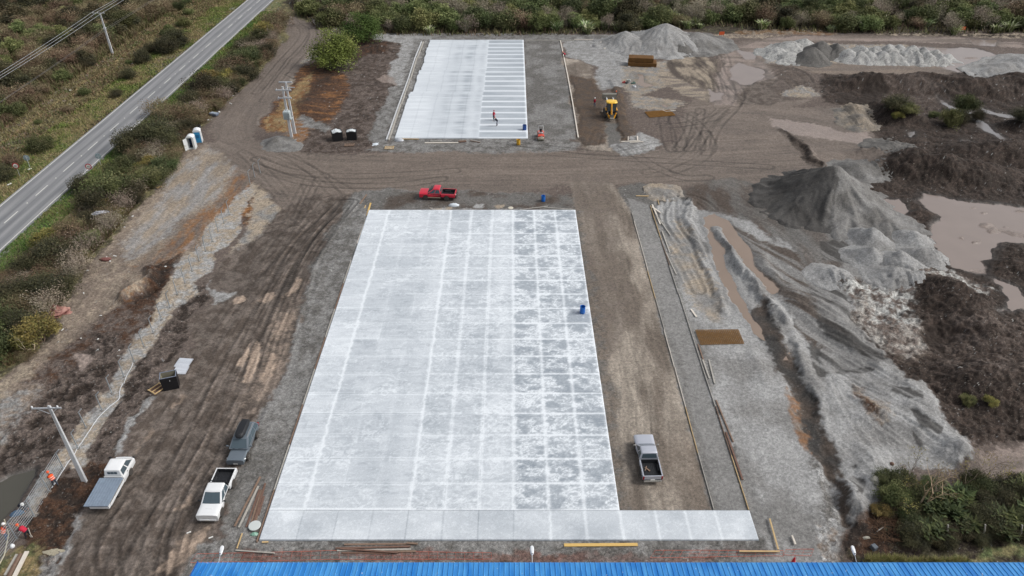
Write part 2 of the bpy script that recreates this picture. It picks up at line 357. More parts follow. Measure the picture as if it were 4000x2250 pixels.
# gravel around the upper slab
zone(pxs("1620,150 1690,155 1570,530 2200,525 2260,560 2240,590 2050,600 1650,600 1420,590 1480,560 1510,560"), 'graveld', .35, 'gravel', litv=.7, rough=.02)
# ---- brown yard on the left and the haul road
YARD = pxs("800,1240 850,1120 770,1230 745,1350 690,1410 640,1500 560,1640 480,1790 330,1990 270,2130 215,2250 190,2340 720,2340 780,2250 800,2150 950,1850 1010,1680 1080,1520 1180,1240 1215,1050 1255,960 1370,750 1420,690 1440,640 1300,600 1120,590 1000,640 985,700 1030,740 1100,820 1030,920 910,990 850,1030 835,1090")
zone(pxs("1000,700 1060,740 1120,800 1110,850 1030,940 930,1000 900,1000 960,900 990,830"), 'gravel', .4, 'clay', n2=n_mid, litv=.6, rough=.06)
bby = zone(YARD, 'mud', .4, 'mudd', n2=n_g, litv=.15, wetv=.18)
streaks(*bby, pxs("1360,700 1180,960 1000,1250 850,1550 700,1830 560,2050 450,2300"), .5, 2.0, .06, 3, .03)
bby2 = zone(pxs("1180,1150 1160,1320 1060,1560 1000,1640 950,1600 1000,1420 1100,1230"), 'tan', 1.1, 'mud', litv=.1, wetv=.3, a=.38)
streaks(*bby2, pxs("1180,1150 1060,1450 960,1650"), .5, 3.5, .1, 5)
zone(q(*M1, "1640,590 1800,600 1900,640 1932,700 1700,720 1570,650"), 'mudd', .4, 'mud', litv=.1, wetv=.4)
zone(q(*M1, "1580,680 1640,740 1760,740 1740,830 1640,830 1600,760"), 'gravl', .3, 'gravel', litv=.3, wetv=.3)
# tan wet patches
for s_ in ("1790,1290 1830,1210 1870,1150 1860,1260 1820,1330 1790,1310", "1890,1180 1932,1130 1960,1180 1932,1300 1890,1400 1850,1449 1830,1400", "1780,790 1840,780 1860,830 1780,850"):
    zone(q(*M1, s_), 'tan', .1, wetv=.9, litv=0, a=1, warp=.5)
zone(q(*M2, "20,830 60,770 150,750 160,800 100,850 40,850"), 'tan', .25, wetv=.7, litv=0, a=.75)
zone(q(*M2, "260,700 320,630 350,640 300,740 250,770"), 'tan', .25, wetv=.6, litv=0, a=.8)
zone(q(*M2, "0,1420 90,1230 130,1260 110,1340 40,1449"), 'tan', .3, wetv=.6, litv=0, a=.8)
zone(q(*M2, "90,1120 160,1000 230,930 290,900 260,1000 150,1110 110,1160"), 'tan', .4, wetv=.5, litv=0, a=.5)
bbt = zone(q(*B1, "1230,1340 1250,1250 1330,1150 1430,1110 1550,1060 1500,1180 1400,1290 1320,1350 1200,1400"), 'tan', .3, wetv=.6, litv=0, a=.85)
streaks(*bbt, q(*B1, "1160,1340 1550,1100"), -.9, 3.6, .12, 12)
zone(q(*B1, "1350,900 1420,880 1480,830 1460,880 1380,930"), 'tan', .25, wetv=.5, litv=0, a=.7)
for s_ in ("1290,200 1390,60 1400,80 1300,220", "1050,500 1150,330 1160,350 1070,480"):
    zone(q(*B1, s_), 'tan', .15, wetv=.3, litv=0, a=.45)
# ---- haul road from the top left
HAUL = pxs("1130,60 1190,80 1240,110 1260,150 1220,200 1150,290 1060,400 1010,480 1000,540 1060,580 1180,600 1500,610 1480,640 1240,760 1100,800 1000,660 900,600 830,560 828,470 900,400 1000,300 1075,215 1120,150 1120,100")
bbh = zone(HAUL, 'road', .4, 'mud', litv=.12, wetv=.15)
streaks(*bbh, pxs("1170,70 1190,130 1110,230 1000,360 920,480 930,560 1030,610 1250,660 1500,680"), .34, 2.0, .05, 6)
HR = pxs("820,560 1000,545 1060,575 1250,615 1500,600 2000,592 2230,590 2400,600 2560,590 2650,560 2680,420 2800,300 2830,230 2780,190 2900,160 3060,140 3040,190 3010,300 3000,340 3260,350 3100,420 3010,500 3500,560 3450,660 3230,690 3100,700 2900,730 2800,730 2500,720 2300,715 1980,760 1440,752 1200,760 1050,740 900,640")
bbr = zone(HR, 'road', .6, 'mud', n2=n_big + n_g * .4, litv=.12, wetv=.12)
streaks(*bbr, pxs("830,560 1100,650 1500,675 2000,680 2500,670 3000,640 3500,600"), .38, 1.7, .05, 7)
bbr3 = zone(pxs("2830,470 3010,500 3300,470 3420,560 3100,720 2840,700 2700,560"), 'road', 1.5, 'mud', n2=fbm(X * .1, Y * .9, 4, 141), litv=.2, a=.8)
streaks(*bbr3, pxs("2600,640 3000,620 3500,590"), .5, 2.2, .06, 17)
# gravel ground right below the haul road, around the main slab
zone(pxs("1370,752 1440,740 1480,742 2240,760 2480,716 2690,740 2700,900 2900,1280 3000,1500 3150,1900 3230,2190 3230,2300 760,2300 850,2110 1010,1640 1090,1500 1150,1320 1200,1150 1225,1040 1260,960"), 'graveld', .3, 'gravel', n2=n_big + n_g * .5, litv=.55, rough=.01)
zone(pxs("1380,760 1440,752 1500,800 1430,900 1330,1150 1220,1440 1160,1440 1200,1200 1230,1050 1290,960"), 'gravel', .3, 'graveld', litv=.5)
zone(pxs("1500,745 2240,760 2250,822 1440,822 1440,770"), 'mudd', .4, 'graveld', n2=n_mid, litv=.5, wetv=.15)
zone(q(*M2, "1300,115 1470,110 1480,132 1330,132"), 'clay', .12, 'gravl', litv=.3)
zone(q(*M2, "1660,95 1730,95 1720,128 1650,125"), 'gravl', .15, litv=.3); zone(q(*M2, "1830,100 1890,110 1860,130 1820,125"), 'clay', .15, litv=.3)
zone(pxs("760,2110 1000,2112 3000,2112 3100,2170 3190,2200 3190,2300 700,2300"), 'graveld', .3, 'gravel', litv=.8, rough=.02)
bbx = zone(pxs("770,2160 1000,2145 1400,2158 2000,2150 2600,2150 3180,2150 3170,2176 2600,2180 2000,2192 1300,2190 760,2200"), 'red', .25, 'graveld', n2=n_mid, litv=.7, a=.7)
zone(pxs("1940,2140 2230,2150 2200,2190 1930,2195"), 'rust', .3, 'red', litv=.9, a=.7)
# ---- lane between slab and boards (straight, parallel to the slab)
zl = [(9.0, 39.4), (16.8, 39.4), (16.8, 91), (15.2, 100), (9.0, 100)]
bbl = zone(zl, 'lane', .25, 'laned', n2=fbm(X * .5, Y * .12, 4, 71), litv=.2, warp=.25)
streaks(*bbl, [(12.5, 30), (12.5, 110)], .42, 2.0, .12, 21, smooth=False)
bbq = zone([(8.9, 60), (11.2, 60), (13.9, 66), (14.2, 80), (14.5, 104), (9.2, 104)], 'laned', .9, 'mud', litv=.1, warp=1, a=.65)
zone([(9.0, 38), (10.1, 38), (10.3, 60), (9.6, 92), (8.9, 92)], 'laned', .35, 'graveld', litv=.5, warp=.8, a=.8)
zone([(16.9, 39.4), (19.7, 39.4), (19.7, 93), (16.9, 95)], 'gravel', .12, 'gravel', litv=.12, warp=.1)
zone([(17.0, 38), (17.5, 38), (17.6, 60), (17.2, 70)], 'graveld', .2, litv=.5, warp=.6, a=.5)
# ---- upper right yard
zone(pxs("2047,158 2190,158 2215,300 2262,545 2062,540"), 'gravel', .25, 'graveld', n2=n_mid, litv=.5, warp=.4)
bbm = zone(pxs("2200,225 2300,250 2350,330 2340,430 2420,430 2480,560 2440,600 2270,590 2262,545 2215,300"), 'laned', .3, 'lane', n2=n_mid, litv=.15, wetv=.1)
streaks(*bbm, pxs("2230,220 2330,590"), .35, 1.9, .12, 23)
zone(pxs("2372,312 2415,308 2478,545 2418,545 2400,440"), 'strip', .25, 'mudd', litv=.3, lift=.3, edge=.8)
zone(pxs("2225,290 2330,310 2360,380 2360,560 2270,575 2250,450"), 'strip', .3, 'mudd', litv=.2, lift=.15, edge=.8)
zone(pxs("2362,480 2412,480 2415,570 2368,580"), 'graveld', .2, litv=.3)
zone(pxs("2200,160 2350,160 2460,210 2560,260 2470,330 2340,350 2330,260 2215,220"), 'gravel', .4, 'gravl', litv=.3, wetv=.35)
zone(pxs("2430,260 2640,230 2600,330 2500,370 2680,400 2600,440 2460,420 2440,330"), 'gravel', .6, 'clay', litv=.4, wetv=.3)
zone(pxs("2640,200 2800,230 2780,330 2760,400 2640,330 2600,250"), 'mudd', .6, 'clay', n2=fbm(X * .7, Y * .25, 4, 91), litv=.3, wetv=.3)
zone(q(*T3, "1100,500 1200,560 1400,660 1530,720 1500,760 1300,720 1150,640"), 'clay', .5, 'mud', n2=fbm(X * .25, Y * 1.1, 3, 95), litv=.3, wetv=.4)
PINK = q(*T3, "1560,570 1600,500 1660,420 1700,380 1850,400 1932,520 1990,600 1932,640 1780,650 1720,740 1650,790 1520,780 1500,700 1560,640")
zone(PINK, 'pink', .4, 'mud', n2=n_mid - .15, litv=.05, wetv=.6)
zone(q(*T3, "1780,640 1932,600 2080,620 2200,740 1932,800 1700,790 1720,700"), 'mudd', .5, 'mud', litv=.3, wetv=.2, rough=.03)
zone(q(*T4, "0,480 120,470 280,520 360,600 400,700 200,760 0,700 60,600 30,520"), 'mudd', .5, 'litter', litv=.5, rough=.06)
zone(q(*T4, "250,640 330,660 420,730 300,730 100,720 90,700"), 'clay', .4, 'gravel', litv=.6)
zone(q(*T4, "0,290 300,270 700,270 1460,285 1932,330 1932,360 1500,330 1000,310 300,310 120,350 0,400 -300,600 -350,430 -200,340"), 'pink', .5, 'road', n2=fbm(X * .08, Y * .8, 3, 33), litv=.08, wetv=.35)
zone(q(*T4, "0,400 120,330 1060,340 1600,400 1500,480 1250,510 600,520 200,490 0,480"), 'clay', .6, 'gravel', litv=.6)
bba = zone(q(*T4, "150,480 700,480 1250,500 1440,540 1300,590 900,560 400,560 250,520"), 'claybr', .5, 'mud', n2=fbm(X * .06, Y * .9, 3, 36), litv=.3, wetv=.15)
zone(q(*T4, "0,230 200,225 540,245 500,262 100,260 0,262 -300,250 -200,225"), 'orange', .5, 'clay', litv=.7, a=.6)
zone(q(*T3, "1280,255 1932,255 2100,262 1900,285 1500,290"), 'clay', .4, 'litter', litv=.9, rough=.05)
zone(q(*T4, "750,250 1932,250 1932,290 1500,280 800,262"), 'clay', .5, 'dark', litv=.9, rough=.05)
# wet bay right of the haul road
bbp = zone(q(*T4, "-350,870 0,810 560,815 800,850 830,1110 750,1130 500,1230 880,1260 800,1300 400,1250 300,1150 100,980 -350,1000"), 'road', .5, 'mud', n2=fbm(X * .12, Y * .8, 3, 41), litv=.25, wetv=.2)
streaks(*bbp, q(*T4, "-300,860 300,930 900,1100"), .3, 1.6, .08, 44)
zone(q(*T4, "0,890 350,930 600,1000 700,1000 760,980 830,1110 800,1130 640,1080 400,1050 200,1020 0,930"), 'pink', .4, wetv=.85, litv=0)
zone(q(*T4, "560,800 660,790 780,880 800,960 700,1000 600,930"), 'graveld', .3, 'clay', litv=.4, lift=.5, edge=2)
# ---- dark organic soil on the right
DARK = q(*T4, "400,560 900,560 1300,590 1440,540 1620,560 2200,480 2300,1449") + q(*M4, "2300,1449") + q(*B4, "2200,380 1932,440 1500,430 1300,250 1150,20") + q(*M4, "1000,1449 880,1290 640,1050 600,800 400,690 500,640 1000,690 1240,560 1130,230 760,0") + q(*T4, "700,1400 860,1260 900,1130 820,1000 700,830 450,770 400,690")
bbd, mdk = zone(DARK, 'dark', .6, 'soil2', n2=n_g - .05, litv=1.0)
Hh[bbd] += mdk * ((fbm(X[bbd] * .45, Y[bbd] * .45, 4, 203, .55) * .42 + (.25 - np.abs(fbm(X[bbd] * .9, Y[bbd] * .9, 3, 207, .6))) * .5 * FADE[bbd] ** .4) + n_f[bbd] * .05)
zone(DARK, 'claybr', 1.0, litv=1.0, a=.0)
zone(q(*T4, "1000,600 1250,700 1400,840 1200,880 900,780 760,700"), 'litter', .7, 'soil2', litv=1.0, a=.7)
zone(q(*T4, "760,620 930,700 900,720 780,850 690,830 520,760 560,720 680,740"), 'peat', .5, 'dark', litv=.4)
zone(q(*M4, "400,690 620,640 780,700 900,620 1100,580 1300,590 1500,640 1660,740 1600,760 1400,680 1150,690 1050,760 1040,860 940,900 1100,980 1180,1150 1000,1230 820,1150 680,980 600,820"), 'white', .7, 'litter', n2=n_g * 1.3 - .05, litv=1.0, rough=.06)
zone(q(*M4, "620,820 760,800 780,960 1150,1000 1180,1200 1000,1260 880,1200 700,1000"), 'claybr', .9, 'litter', litv=1.0, rough=.06, a=.6)
zone(q(*M4, "0,300 100,330 280,380 340,470 250,490 120,440 0,420"), 'rust', .5, 'claybr', litv=1.0, rough=.06)
zone(q(*M4, "1180,1010 1500,1000 1510,1130 1380,1190 1200,1150"), 'peat', .3, litv=.1)
zone(q(*M4, "1450,1000 1932,950 1932,1449 1350,1449 1360,1280"), 'soil2', 1.0, 'litter', n2=n_g - .1, litv=1.0, rough=.05, a=.7)
bbk = zone(q(*B4, "1280,820 1380,700 1600,520 1932,440 2300,400 2300,760 1932,740 1700,730 1500,790"), 'pink', .5, 'mud', n2=fbm(X * .1, Y * .7, 3, 53) + .2, litv=.15, wetv=.2, a=.85)
# ---- grey crushed stone field, lower right
GRAV = q(*M3, "1100,60 1250,30 1400,150 1700,150 1932,330") + q(*T4, "-60,1449 0,1400 430,1275") + q(*M4, "0,60 760,20 980,180 1120,240 1160,420 1270,460 1240,560 1060,600 1030,680 800,690 620,640 420,620 300,560 0,430 0,420 480,760 600,830 640,1030 880,1290 1020,1449") + q(*B4, "1150,20 1290,160 1300,260 1500,400 1550,490 1500,570 1300,600 1040,640 900,700 830,800 830,930 700,1000 640,1060 560,1050 580,1230 430,1370 380,1449 330,1449") + q(*B3, "2300,1449 1932,1449 1932,1200 1860,1180 1790,950 1500,0") + q(*M3, "1100,120")
bbg = zone(GRAV, 'gravel', .3, 'gravl', n2=fbm(X * .3, Y * .3, 4, 171), litv=.22, rough=.02)
streaks(*bbg, pxs("2600,800 2900,1300 3150,1900"), .16, 1.4, .15, 55)
zone(q(*M3, "1190,350 1260,200 1340,330 1480,620 1600,900 1600,1010 1520,1000 1380,850 1250,600"), 'gravel', .6, 'clay', n2=n_mid, litv=.2, a=.9)
# streaky dark haul lane left of the big pile
bbs = zone(q(*M3, "1250,30 1400,-60 1700,-100 1932,-60 2300,60 2650,240 2480,460 2480,760 2350,700 2200,600 2100,420 1932,330 1820,230 1640,170 1450,150"), 'mudd', .5, 'graveld', n2=fbm(X * .5, Y * .2, 4, 57), litv=.3, rough=.03, a=.85)
streaks(*bbs, q(*M3, "1300,-40 1700,120 2100,330 2500,760"), .5, 1.7, .08, 58)
# dark moist slopes
MO = [(*M4, "0,455 200,560 380,800 480,790 500,830 420,870 330,780 200,700 60,520"), (*M4, "330,60 410,100 400,240 300,270 180,250 130,200"), (*M4, "400,380 600,340 730,390 700,560 560,520 430,500"), (*M4, "790,440 880,430 990,540 950,580 870,580 800,500"), (*M4, "780,220 880,240 920,340 850,360 760,320"),
      (*M4, "280,1150 400,1130 370,1200 400,1260 480,1390 360,1400 320,1290"), (*M4, "480,1280 640,1200 880,1290 740,1370 600,1390 500,1390"), (*M4, "330,1040 440,1130 400,1140 300,1060"), (*M4, "480,1010 560,1090 570,1130 500,1110"), (*M4, "560,1030 700,1080 860,1270 700,1240 600,1150"), (*M4, "160,960 260,980 400,1130 350,1120 200,1040"),
      (*B4, "900,30 1140,130 1140,170 1030,150 920,90"), (*B4, "1070,250 1150,260 1330,350 1290,400 1130,320"), (*B4, "620,590 650,600 620,640 570,610"), (*B4, "600,690 700,720 700,860 640,870"), (*B4, "1050,330 1120,420 1140,480 1060,400")]
AC, AL = X * .83 + Y * .55, X * .55 - Y * .83; _rb = fbm(AC * 1.9, AL * .13, 2, 215) - .42
for o1, o2, s_ in MO: zone(q(o1, o2, s_), 'moist_and_shade', .12, 'gravel', n2=_rb, litv=.1, wetv=.1, a=.85, lift=-.12, edge=1.0, warp=.9)
# trench with stony bottom beside the stone field
TR = q(*M4, "-40,800 20,980 110,1150 200,1300 250,1449") + q(*B4, "330,90 400,280 450,420 530,560 540,700 590,860 600,1050") + q(*B4, "500,1030 490,760 400,640 330,500 270,300 200,100 150,-60") + q(*M4, "40,1300 -60,1050 -140,860")
zone(TR, 'moist_and_shade', .3, 'mudd', n2=n_mid, litv=.4)
ridge(q(*M4, "-60,800 60,1050 180,1350") + q(*B4, "320,200 400,380 480,600 520,860 560,1000"), 1.2, -.4, .2)
ridge(q(*M4, "60,900 200,1200 300,1449") + q(*B4, "420,350 520,620 600,900"), 1.2, .35)
zone(q(*B4, "130,0 190,60 280,260 350,370 360,540 300,520 250,330 160,120"), 'claybr', .2, 'orange', litv=.4, wetv=.5, a=.8)
zone(q(*B4, "330,520 400,640 490,800 500,1060 420,1000 400,800 330,640"), 'gravl', .3, 'graveld', n2=n_g, litv=1.0)
zone(q(*B4, "400,1040 500,1090 580,1240 560,1330 430,1360 390,1300 380,1200"), 'claybr', .3, 'gravl', litv=1.0, rough=.08)
zone(q(*B4, "600,1060 820,950 1000,1000 1300,1300 700,1340 560,1240"), 'rust', .5, 'dark', litv=1.0, rough=.12)
zone(q(*B4, "820,960 1000,680 1400,830 1600,720 2400,760 2400,1500 900,1449 600,1349 1000,1200"), 'peat', .6, 'scrub', litv=.9, rough=.15)
zone(q(*B4, "900,1290 1200,1310 1500,1300 1932,1230 2300,1230 2300,1380 1932,1340 1400,1380 1000,1350"), 'drygrass', .3, 'grass', litv=.9)
zone(q(*B4, "640,30 720,50 810,150 900,180 800,330 740,260 690,120"), 'rust', .4, 'claybr', litv=1.0, rough=.08)
zone(q(*B4, "800,160 900,180 920,240 800,330 780,270"), 'clay', .3, 'gravel', litv=.8, a=.7)
AC, AL = X * .83 + Y * .55, X * .55 - Y * .83
zone(pxs("2850,860 2960,930 3100,980 3180,1050 3220,1200 3300,1330 3220,1400 3130,1330 3060,1190 2960,1060 2880,960"), 'mudd', .4, 'gravel', n2=fbm(AC * .7, AL * .08, 4, 211, .6) * 1.6 - .1, litv=.4, a=.95)
zone(pxs("3150,1120 3260,1130 3350,1260 3460,1400 3420,1440 3250,1470 3180,1400 3200,1300"), 'moist_and_shade', .5, 'gravel', n2=fbm(AC * 1.1, AL * .09, 3, 213) * 1.8 + .1, litv=.1, a=.85)
# small piece of stone apron by the digger
zone(q(*T3, "720,1100 870,1050 940,1000 1090,1040 1135,1080 1080,1140 960,1170 820,1170 740,1140"), 'gravl', .2, 'gravel', litv=.4, lift=.25, edge=1.6)
# ---- relief: soil mounds and hollows
for a in [(3380, 330, 9, 6, 2.4), (3560, 335, 10, 6, 2.2), (3720, 360, 10, 7, 1.8), (3830, 360, 8, 6, 1.8), (4010, 345, 13, 8, 3.0), (3450, 440, 7, 4, 2.0), (3530, 470, 6, 4, 1.6), (3520, 640, 7, 5, 2.2), (3640, 680, 8, 5, 2.6), (3800, 600, 8, 6, 1.6), (3830, 690, 10, 5, 1.8),
          (3960, 600, 7, 6, 2.2), (3980, 500, 6, 3, 1.2), (3400, 600, 4, 3, 1.2), (3650, 1120, 6, 6, 1.2), (3760, 1200, 5, 5, 1.4), (3880, 1300, 6, 6, 1.2), (3960, 1500, 7, 6, 1.8), (3800, 1520, 5, 5, 1.3), (3700, 1330, 4, 3.6, -.7), (3660, 880, 2.6, 2.6, .9), (3590, 840, 2.6, 2.0, .8), (3650, 1010, 2.2, 2.4, .7), (3900, 950, 5, 2, .7), (3960, 1050, 6, 3, .8),
          (2420, 240, 2, 2, .3), (1130, 235, 3, 3, .3), (1200, 420, 5, 6, .7), (1480, 190, 4, 4, .8)]:
    bump(*a)
# hollows and low heaps in the stone field
for a in [(3120, 1180, 4, 6, .7), (3230, 1230, 4, 5, .8), (3330, 1330, 4, 4, .9), (3420, 1420, 4, 3.5, .7), (3300, 1120, 3, 4, .7), (3540, 1540, 4, 4, .9), (3640, 1650, 4.5, 3.5, 1.0), (3740, 1760, 3.2, 2.6, 1.3), (3420, 1620, 4, 4, .7), (3380, 1800, 3, 3, .6), (3330, 1960, 1.6, 3.4, .9), (3400, 1900, 2, 2.6, .6),
          (3000, 1050, 1.6, 5, .7), (2960, 1420, 2, 4, .3), (3240, 1540, 2.5, 3, .5)]: bump(*a)
RIB = fbm((X * .83 + Y * .55) * 1.5, (X * .55 - Y * .83) * .18, 2, 77)
bb = bbox(GRAV, 0); sdg = sstep(.2, 2.5, poly_sd(X[bb], Y[bb], [at(*p, -.12) for p in ((3000, 1120), (3250, 1080), (3500, 1400), (3780, 1750), (3700, 1830), (3350, 1800), (3200, 1450))]))
Hh[bb] += sdg * (RIB[bb] * .16 + fbm((X[bb] * .83 + Y[bb] * .55) * 3.4, (X[bb] * .55 - Y[bb] * .83) * .3, 2, 79) * .10)
for l_, h_, k_ in [("1340,70 1330,260 1420,420 1480,600 1560,740 1620,900", 1.0, .5), ("1500,290 1560,300 1640,420 1760,620 1932,900 2000,1100", 1.3, .75), ("1560,330 1700,520 1850,720 2050,1000", 1.0, .6)]:
    ridge(q(*M3, l_), h_, k_)
ridge(q(*T4, "100,980 250,1110 430,1260"), .9, .45)
zone(q(*T4, "90,960 250,1060 300,1150 440,1250 400,1290 280,1200 180,1110"), 'mudd', .3, 'peat', litv=.6)
# dug hole and clay lip, far left strip
ridge(q(*M1, "960,800 1020,740 1100,690 1160,600"), 1.2, .8); bump(600, 1120, 2.6, 1.6, -.9, .8)
zone(q(*M1, "940,790 1000,710 1110,640 1120,690 1050,740 990,820"), 'clay', .3, 'orange', litv=.4)
# ---- roughness of ordinary ruts: many wheel tracks
rnd = random.Random(5)
for i in range(15):
    o = rnd.uniform(-1, 1); w_ = .5 + .5 * o
    L = [at(*p, -.12) for p in ((1330 - 60 * o, 790), (1180 - 90 * o, 970 + 20 * o), (1010 - 130 * o, 1230), (880 - 170 * o, 1500), (720 - 190 * o, 1800), (590 - 200 * o, 2020), (480 - 210 * o, 2300))]
    L = [(x + rnd.uniform(-.8, .8), y) for x, y in L]; track(L, rnd.choice((.8, .9, 1.0)), rnd.uniform(.14, .26), rnd.uniform(.55, .78), .04, seed=i)
for s_, t_ in [("760,300 550,360 400,480 300,700 180,760", 1), ("740,20 520,150 430,60 380,-60", 1), ("150,0 260,150 420,270 560,280", 1), ("0,300 250,240 330,150 420,-40 520,-120", 1), ("30,500 200,330 300,100 400,-100", 1), ("0,400 160,300 380,280 560,320", 1), ("100,700 180,500 350,420 500,440", 1), ("40,640 150,420 300,260 540,120", 1)]:
    track(q(*M2, s_), .85, .2, .68, .035, seed=len(s_))
for s_ in ("640,1449 630,1250 700,1050 900,850 1100,700", "830,1449 800,1250 860,1080 1000,900", "1250,740 1400,730 1500,690 1560,640", "1290,930 1450,860 1550,760 1620,640", "1000,1449 980,1300 1010,1150 1100,1000", "1550,360 1620,430 1640,470", "1540,300 1640,410 1720,410"):
    track(q(*B1, s_), .8, .19, .7, .035, seed=len(s_))
for s_ in ("830,1100 1060,1250 1290,1340 1480,1340", "1130,940 1170,860 1300,870 1420,960 1500,1100 1420,1200 1230,1290", "1150,930 1170,1060 1200,1130", "1210,890 1260,1000 1280,1100", "1360,860 1330,1000 1250,1130", "1420,830 1380,1000 1330,1130", "1500,820 1340,930 1120,950", "1600,830 1480,960 1450,1120", "1700,780 1500,900 1150,960", "1560,640 1640,700 1690,790 1540,960 1460,1160", "1520,330 1600,420 1640,560 1720,700 1690,800", "1560,300 1700,300 1900,320", "1580,420 1570,520 1640,640 1670,760", "1230,430 1400,470 1520,560 1560,700", "1230,480 1380,520 1500,620 1540,740", "1010,1300 1230,1230 1350,1150 1460,1000", "0,1080 400,1130 800,1160 1200,1080", "600,1140 650,1000", "300,1160 900,1200 1932,1260"):
    track(q(*T3, s_), .85, .22, .62, .045, False, seed=len(s_))
for s_ in ("1850,590 1700,600 1000,640 400,600 250,560", "0,1200 300,1300 800,1330 1500,1290", "0,1260 400,1380 1000,1400 1400,1350", "100,1150 350,1250 700,1449", "150,1120 420,1290 620,1500", "300,180 420,210 400,330 200,560 60,760", "270,150 360,260 180,480 0,700", "640,1190 760,1180 900,1150", "200,1449 60,1300 -100,1150"):
    track(q(*T2, s_), .85, .22, .62, .045, False, seed=len(s_))
for s_ in ("40,560 160,500 330,560 370,620", "20,600 120,540 260,560 330,680", "-20,640 60,590 120,580 210,660", "1250,700 1460,830 1700,1000 1860,1090", "1600,800 1760,850 1932,890", "1560,860 1720,980 1932,1080"):
    track(q(*T4, s_), .85, .26, .7, .06, False, seed=len(s_))
for s_ in ("1150,60 1100,200 1180,350 1290,520 1400,740", "1200,40 1190,200 1260,330 1350,420 1420,560", "1260,30 1400,60 1500,130", "1300,120 1290,220 1400,400 1440,520 1520,640 1560,800"):
    track(q(*M3, s_), .8, .22, .7, .10, True, seed=len(s_))
for s_ in ("560,0 620,150 760,370 900,620", "440,430 600,600 700,760"): track(q(*B4, s_), .9, .2, .8, .05, True, seed=3)
for s_ in ("930,300 945,700", "1100,0 1120,500", "880,0 870,300"): track(q(*B3, s_), .8, .1, .85, .02, False, seed=3)
# soft edges, wet banks and water beds are cut below; the slabs and the road get level beds
def level(xa, xb, ya, yb, z, soft=.5):
    bb = bbox([(xa, ya), (xb, yb)], soft + .5); m = sstep(-soft, 0, np.minimum(np.minimum(X[bb] - xa, xb - X[bb]), np.minimum(Y[bb] - ya, yb - Y[bb]))); Hh[bb] = Hh[bb] * (1 - m) + z * m
level(-20.2, 8.8, 36.7, 91.0, -.10); level(8, 19.6, 36.7, 39.2, -.10, .3); level(-20.0, 2.6, 116.9, 173.6, -.10)
level(-73.4, -66.3, 26, 262, -.05, .8)
# water: polygons in which the ground dips below the water level
WATER = [  # (name, polygon, level, kind)
 ('puddle', q(*M4, "1130,60 1200,20 1500,60 1960,130 2000,400 1760,390 1700,500 1600,500 1640,610 1420,560 1340,500 1280,400 1240,250 1300,190 1200,120"), 'm'),
 ('puddle', q(*M4, "800,50 980,60 1070,150 1000,180 920,120"), 'm'),
 ('puddle', q(*M4, "1680,650 1830,700 1960,790 2000,900 1760,910 1820,790"), 'm'),
 ('puddle', q(*T4, "1060,345 1280,370 1560,360 1700,410 1760,440 1630,500 1600,560 1430,545 1290,500 1400,460 1250,400"), 'm'),
 ('puddle', q(*T4, "1540,298 1720,303 1710,345 1560,335"), 'm'),
 ('puddle', q(*T3, "1690,375 1830,395 1830,440 1760,445"), 'm'), ('puddle', q(*T3, "1365,385 1500,398 1500,428 1390,425"), 't'),
 ('puddle', q(*T3, "1180,395 1280,385 1270,408 1190,412"), 't'), ('puddle', q(*T3, "1475,675 1520,700 1605,700 1590,755 1500,760"), 'm'),
 ('puddle', q(*T3, "915,550 980,560 1010,620 1075,640 1000,660 940,630 950,590"), 't'), ('puddle', q(*T3, "735,365 800,365 800,385 745,380"), 't'),
 ('puddle', q(*T3, "1110,775 1180,795 1180,815 1120,800"), 't'),
 ('puddle', q(*T3, "1700,470 1880,530 1900,600 1760,640 1660,600 1640,520"), 'm'),
 ('puddle', pxs("2735,850 2760,920 2775,1000 2800,1070 2840,1150 2900,1230 2960,1310 3012,1378 3025,1372 2985,1290 2925,1200 2880,1130 2850,1060 2830,980 2800,910 2790,892 2803,888 2830,940 2870,990 2930,1060 2980,1130 3000,1155 3045,1145 3050,1125 3000,1080 2950,1000 2900,930 2850,862 2790,835"), 't'),
 ('pond', q(*B1, "-40,760 90,670 210,660 200,760 100,900 -40,1040"), 'd'),
 ('puddle', q(*T4, "1560,880 1640,930 1720,1000 1850,1090 1800,1100 1680,1010 1580,950"), 'c'), ('puddle', q(*T4, "1280,740 1460,830 1600,855 1440,850 1290,770"), 'c'),
 ('puddle', q(*T4, "1600,810 1740,850 1900,880 1820,890 1640,850"), 'c'), ('puddle', q(*T4, "1070,1000 1110,990 1110,1010 1080,1035 1065,1030"), 'c'), ('puddle', q(*T4, "1485,1060 1520,1065 1510,1090 1485,1080"), 'c'),
 ('puddle', q(*T1, "1730,60 1780,50 1770,80 1735,80"), 'c')]
WOBJ = []
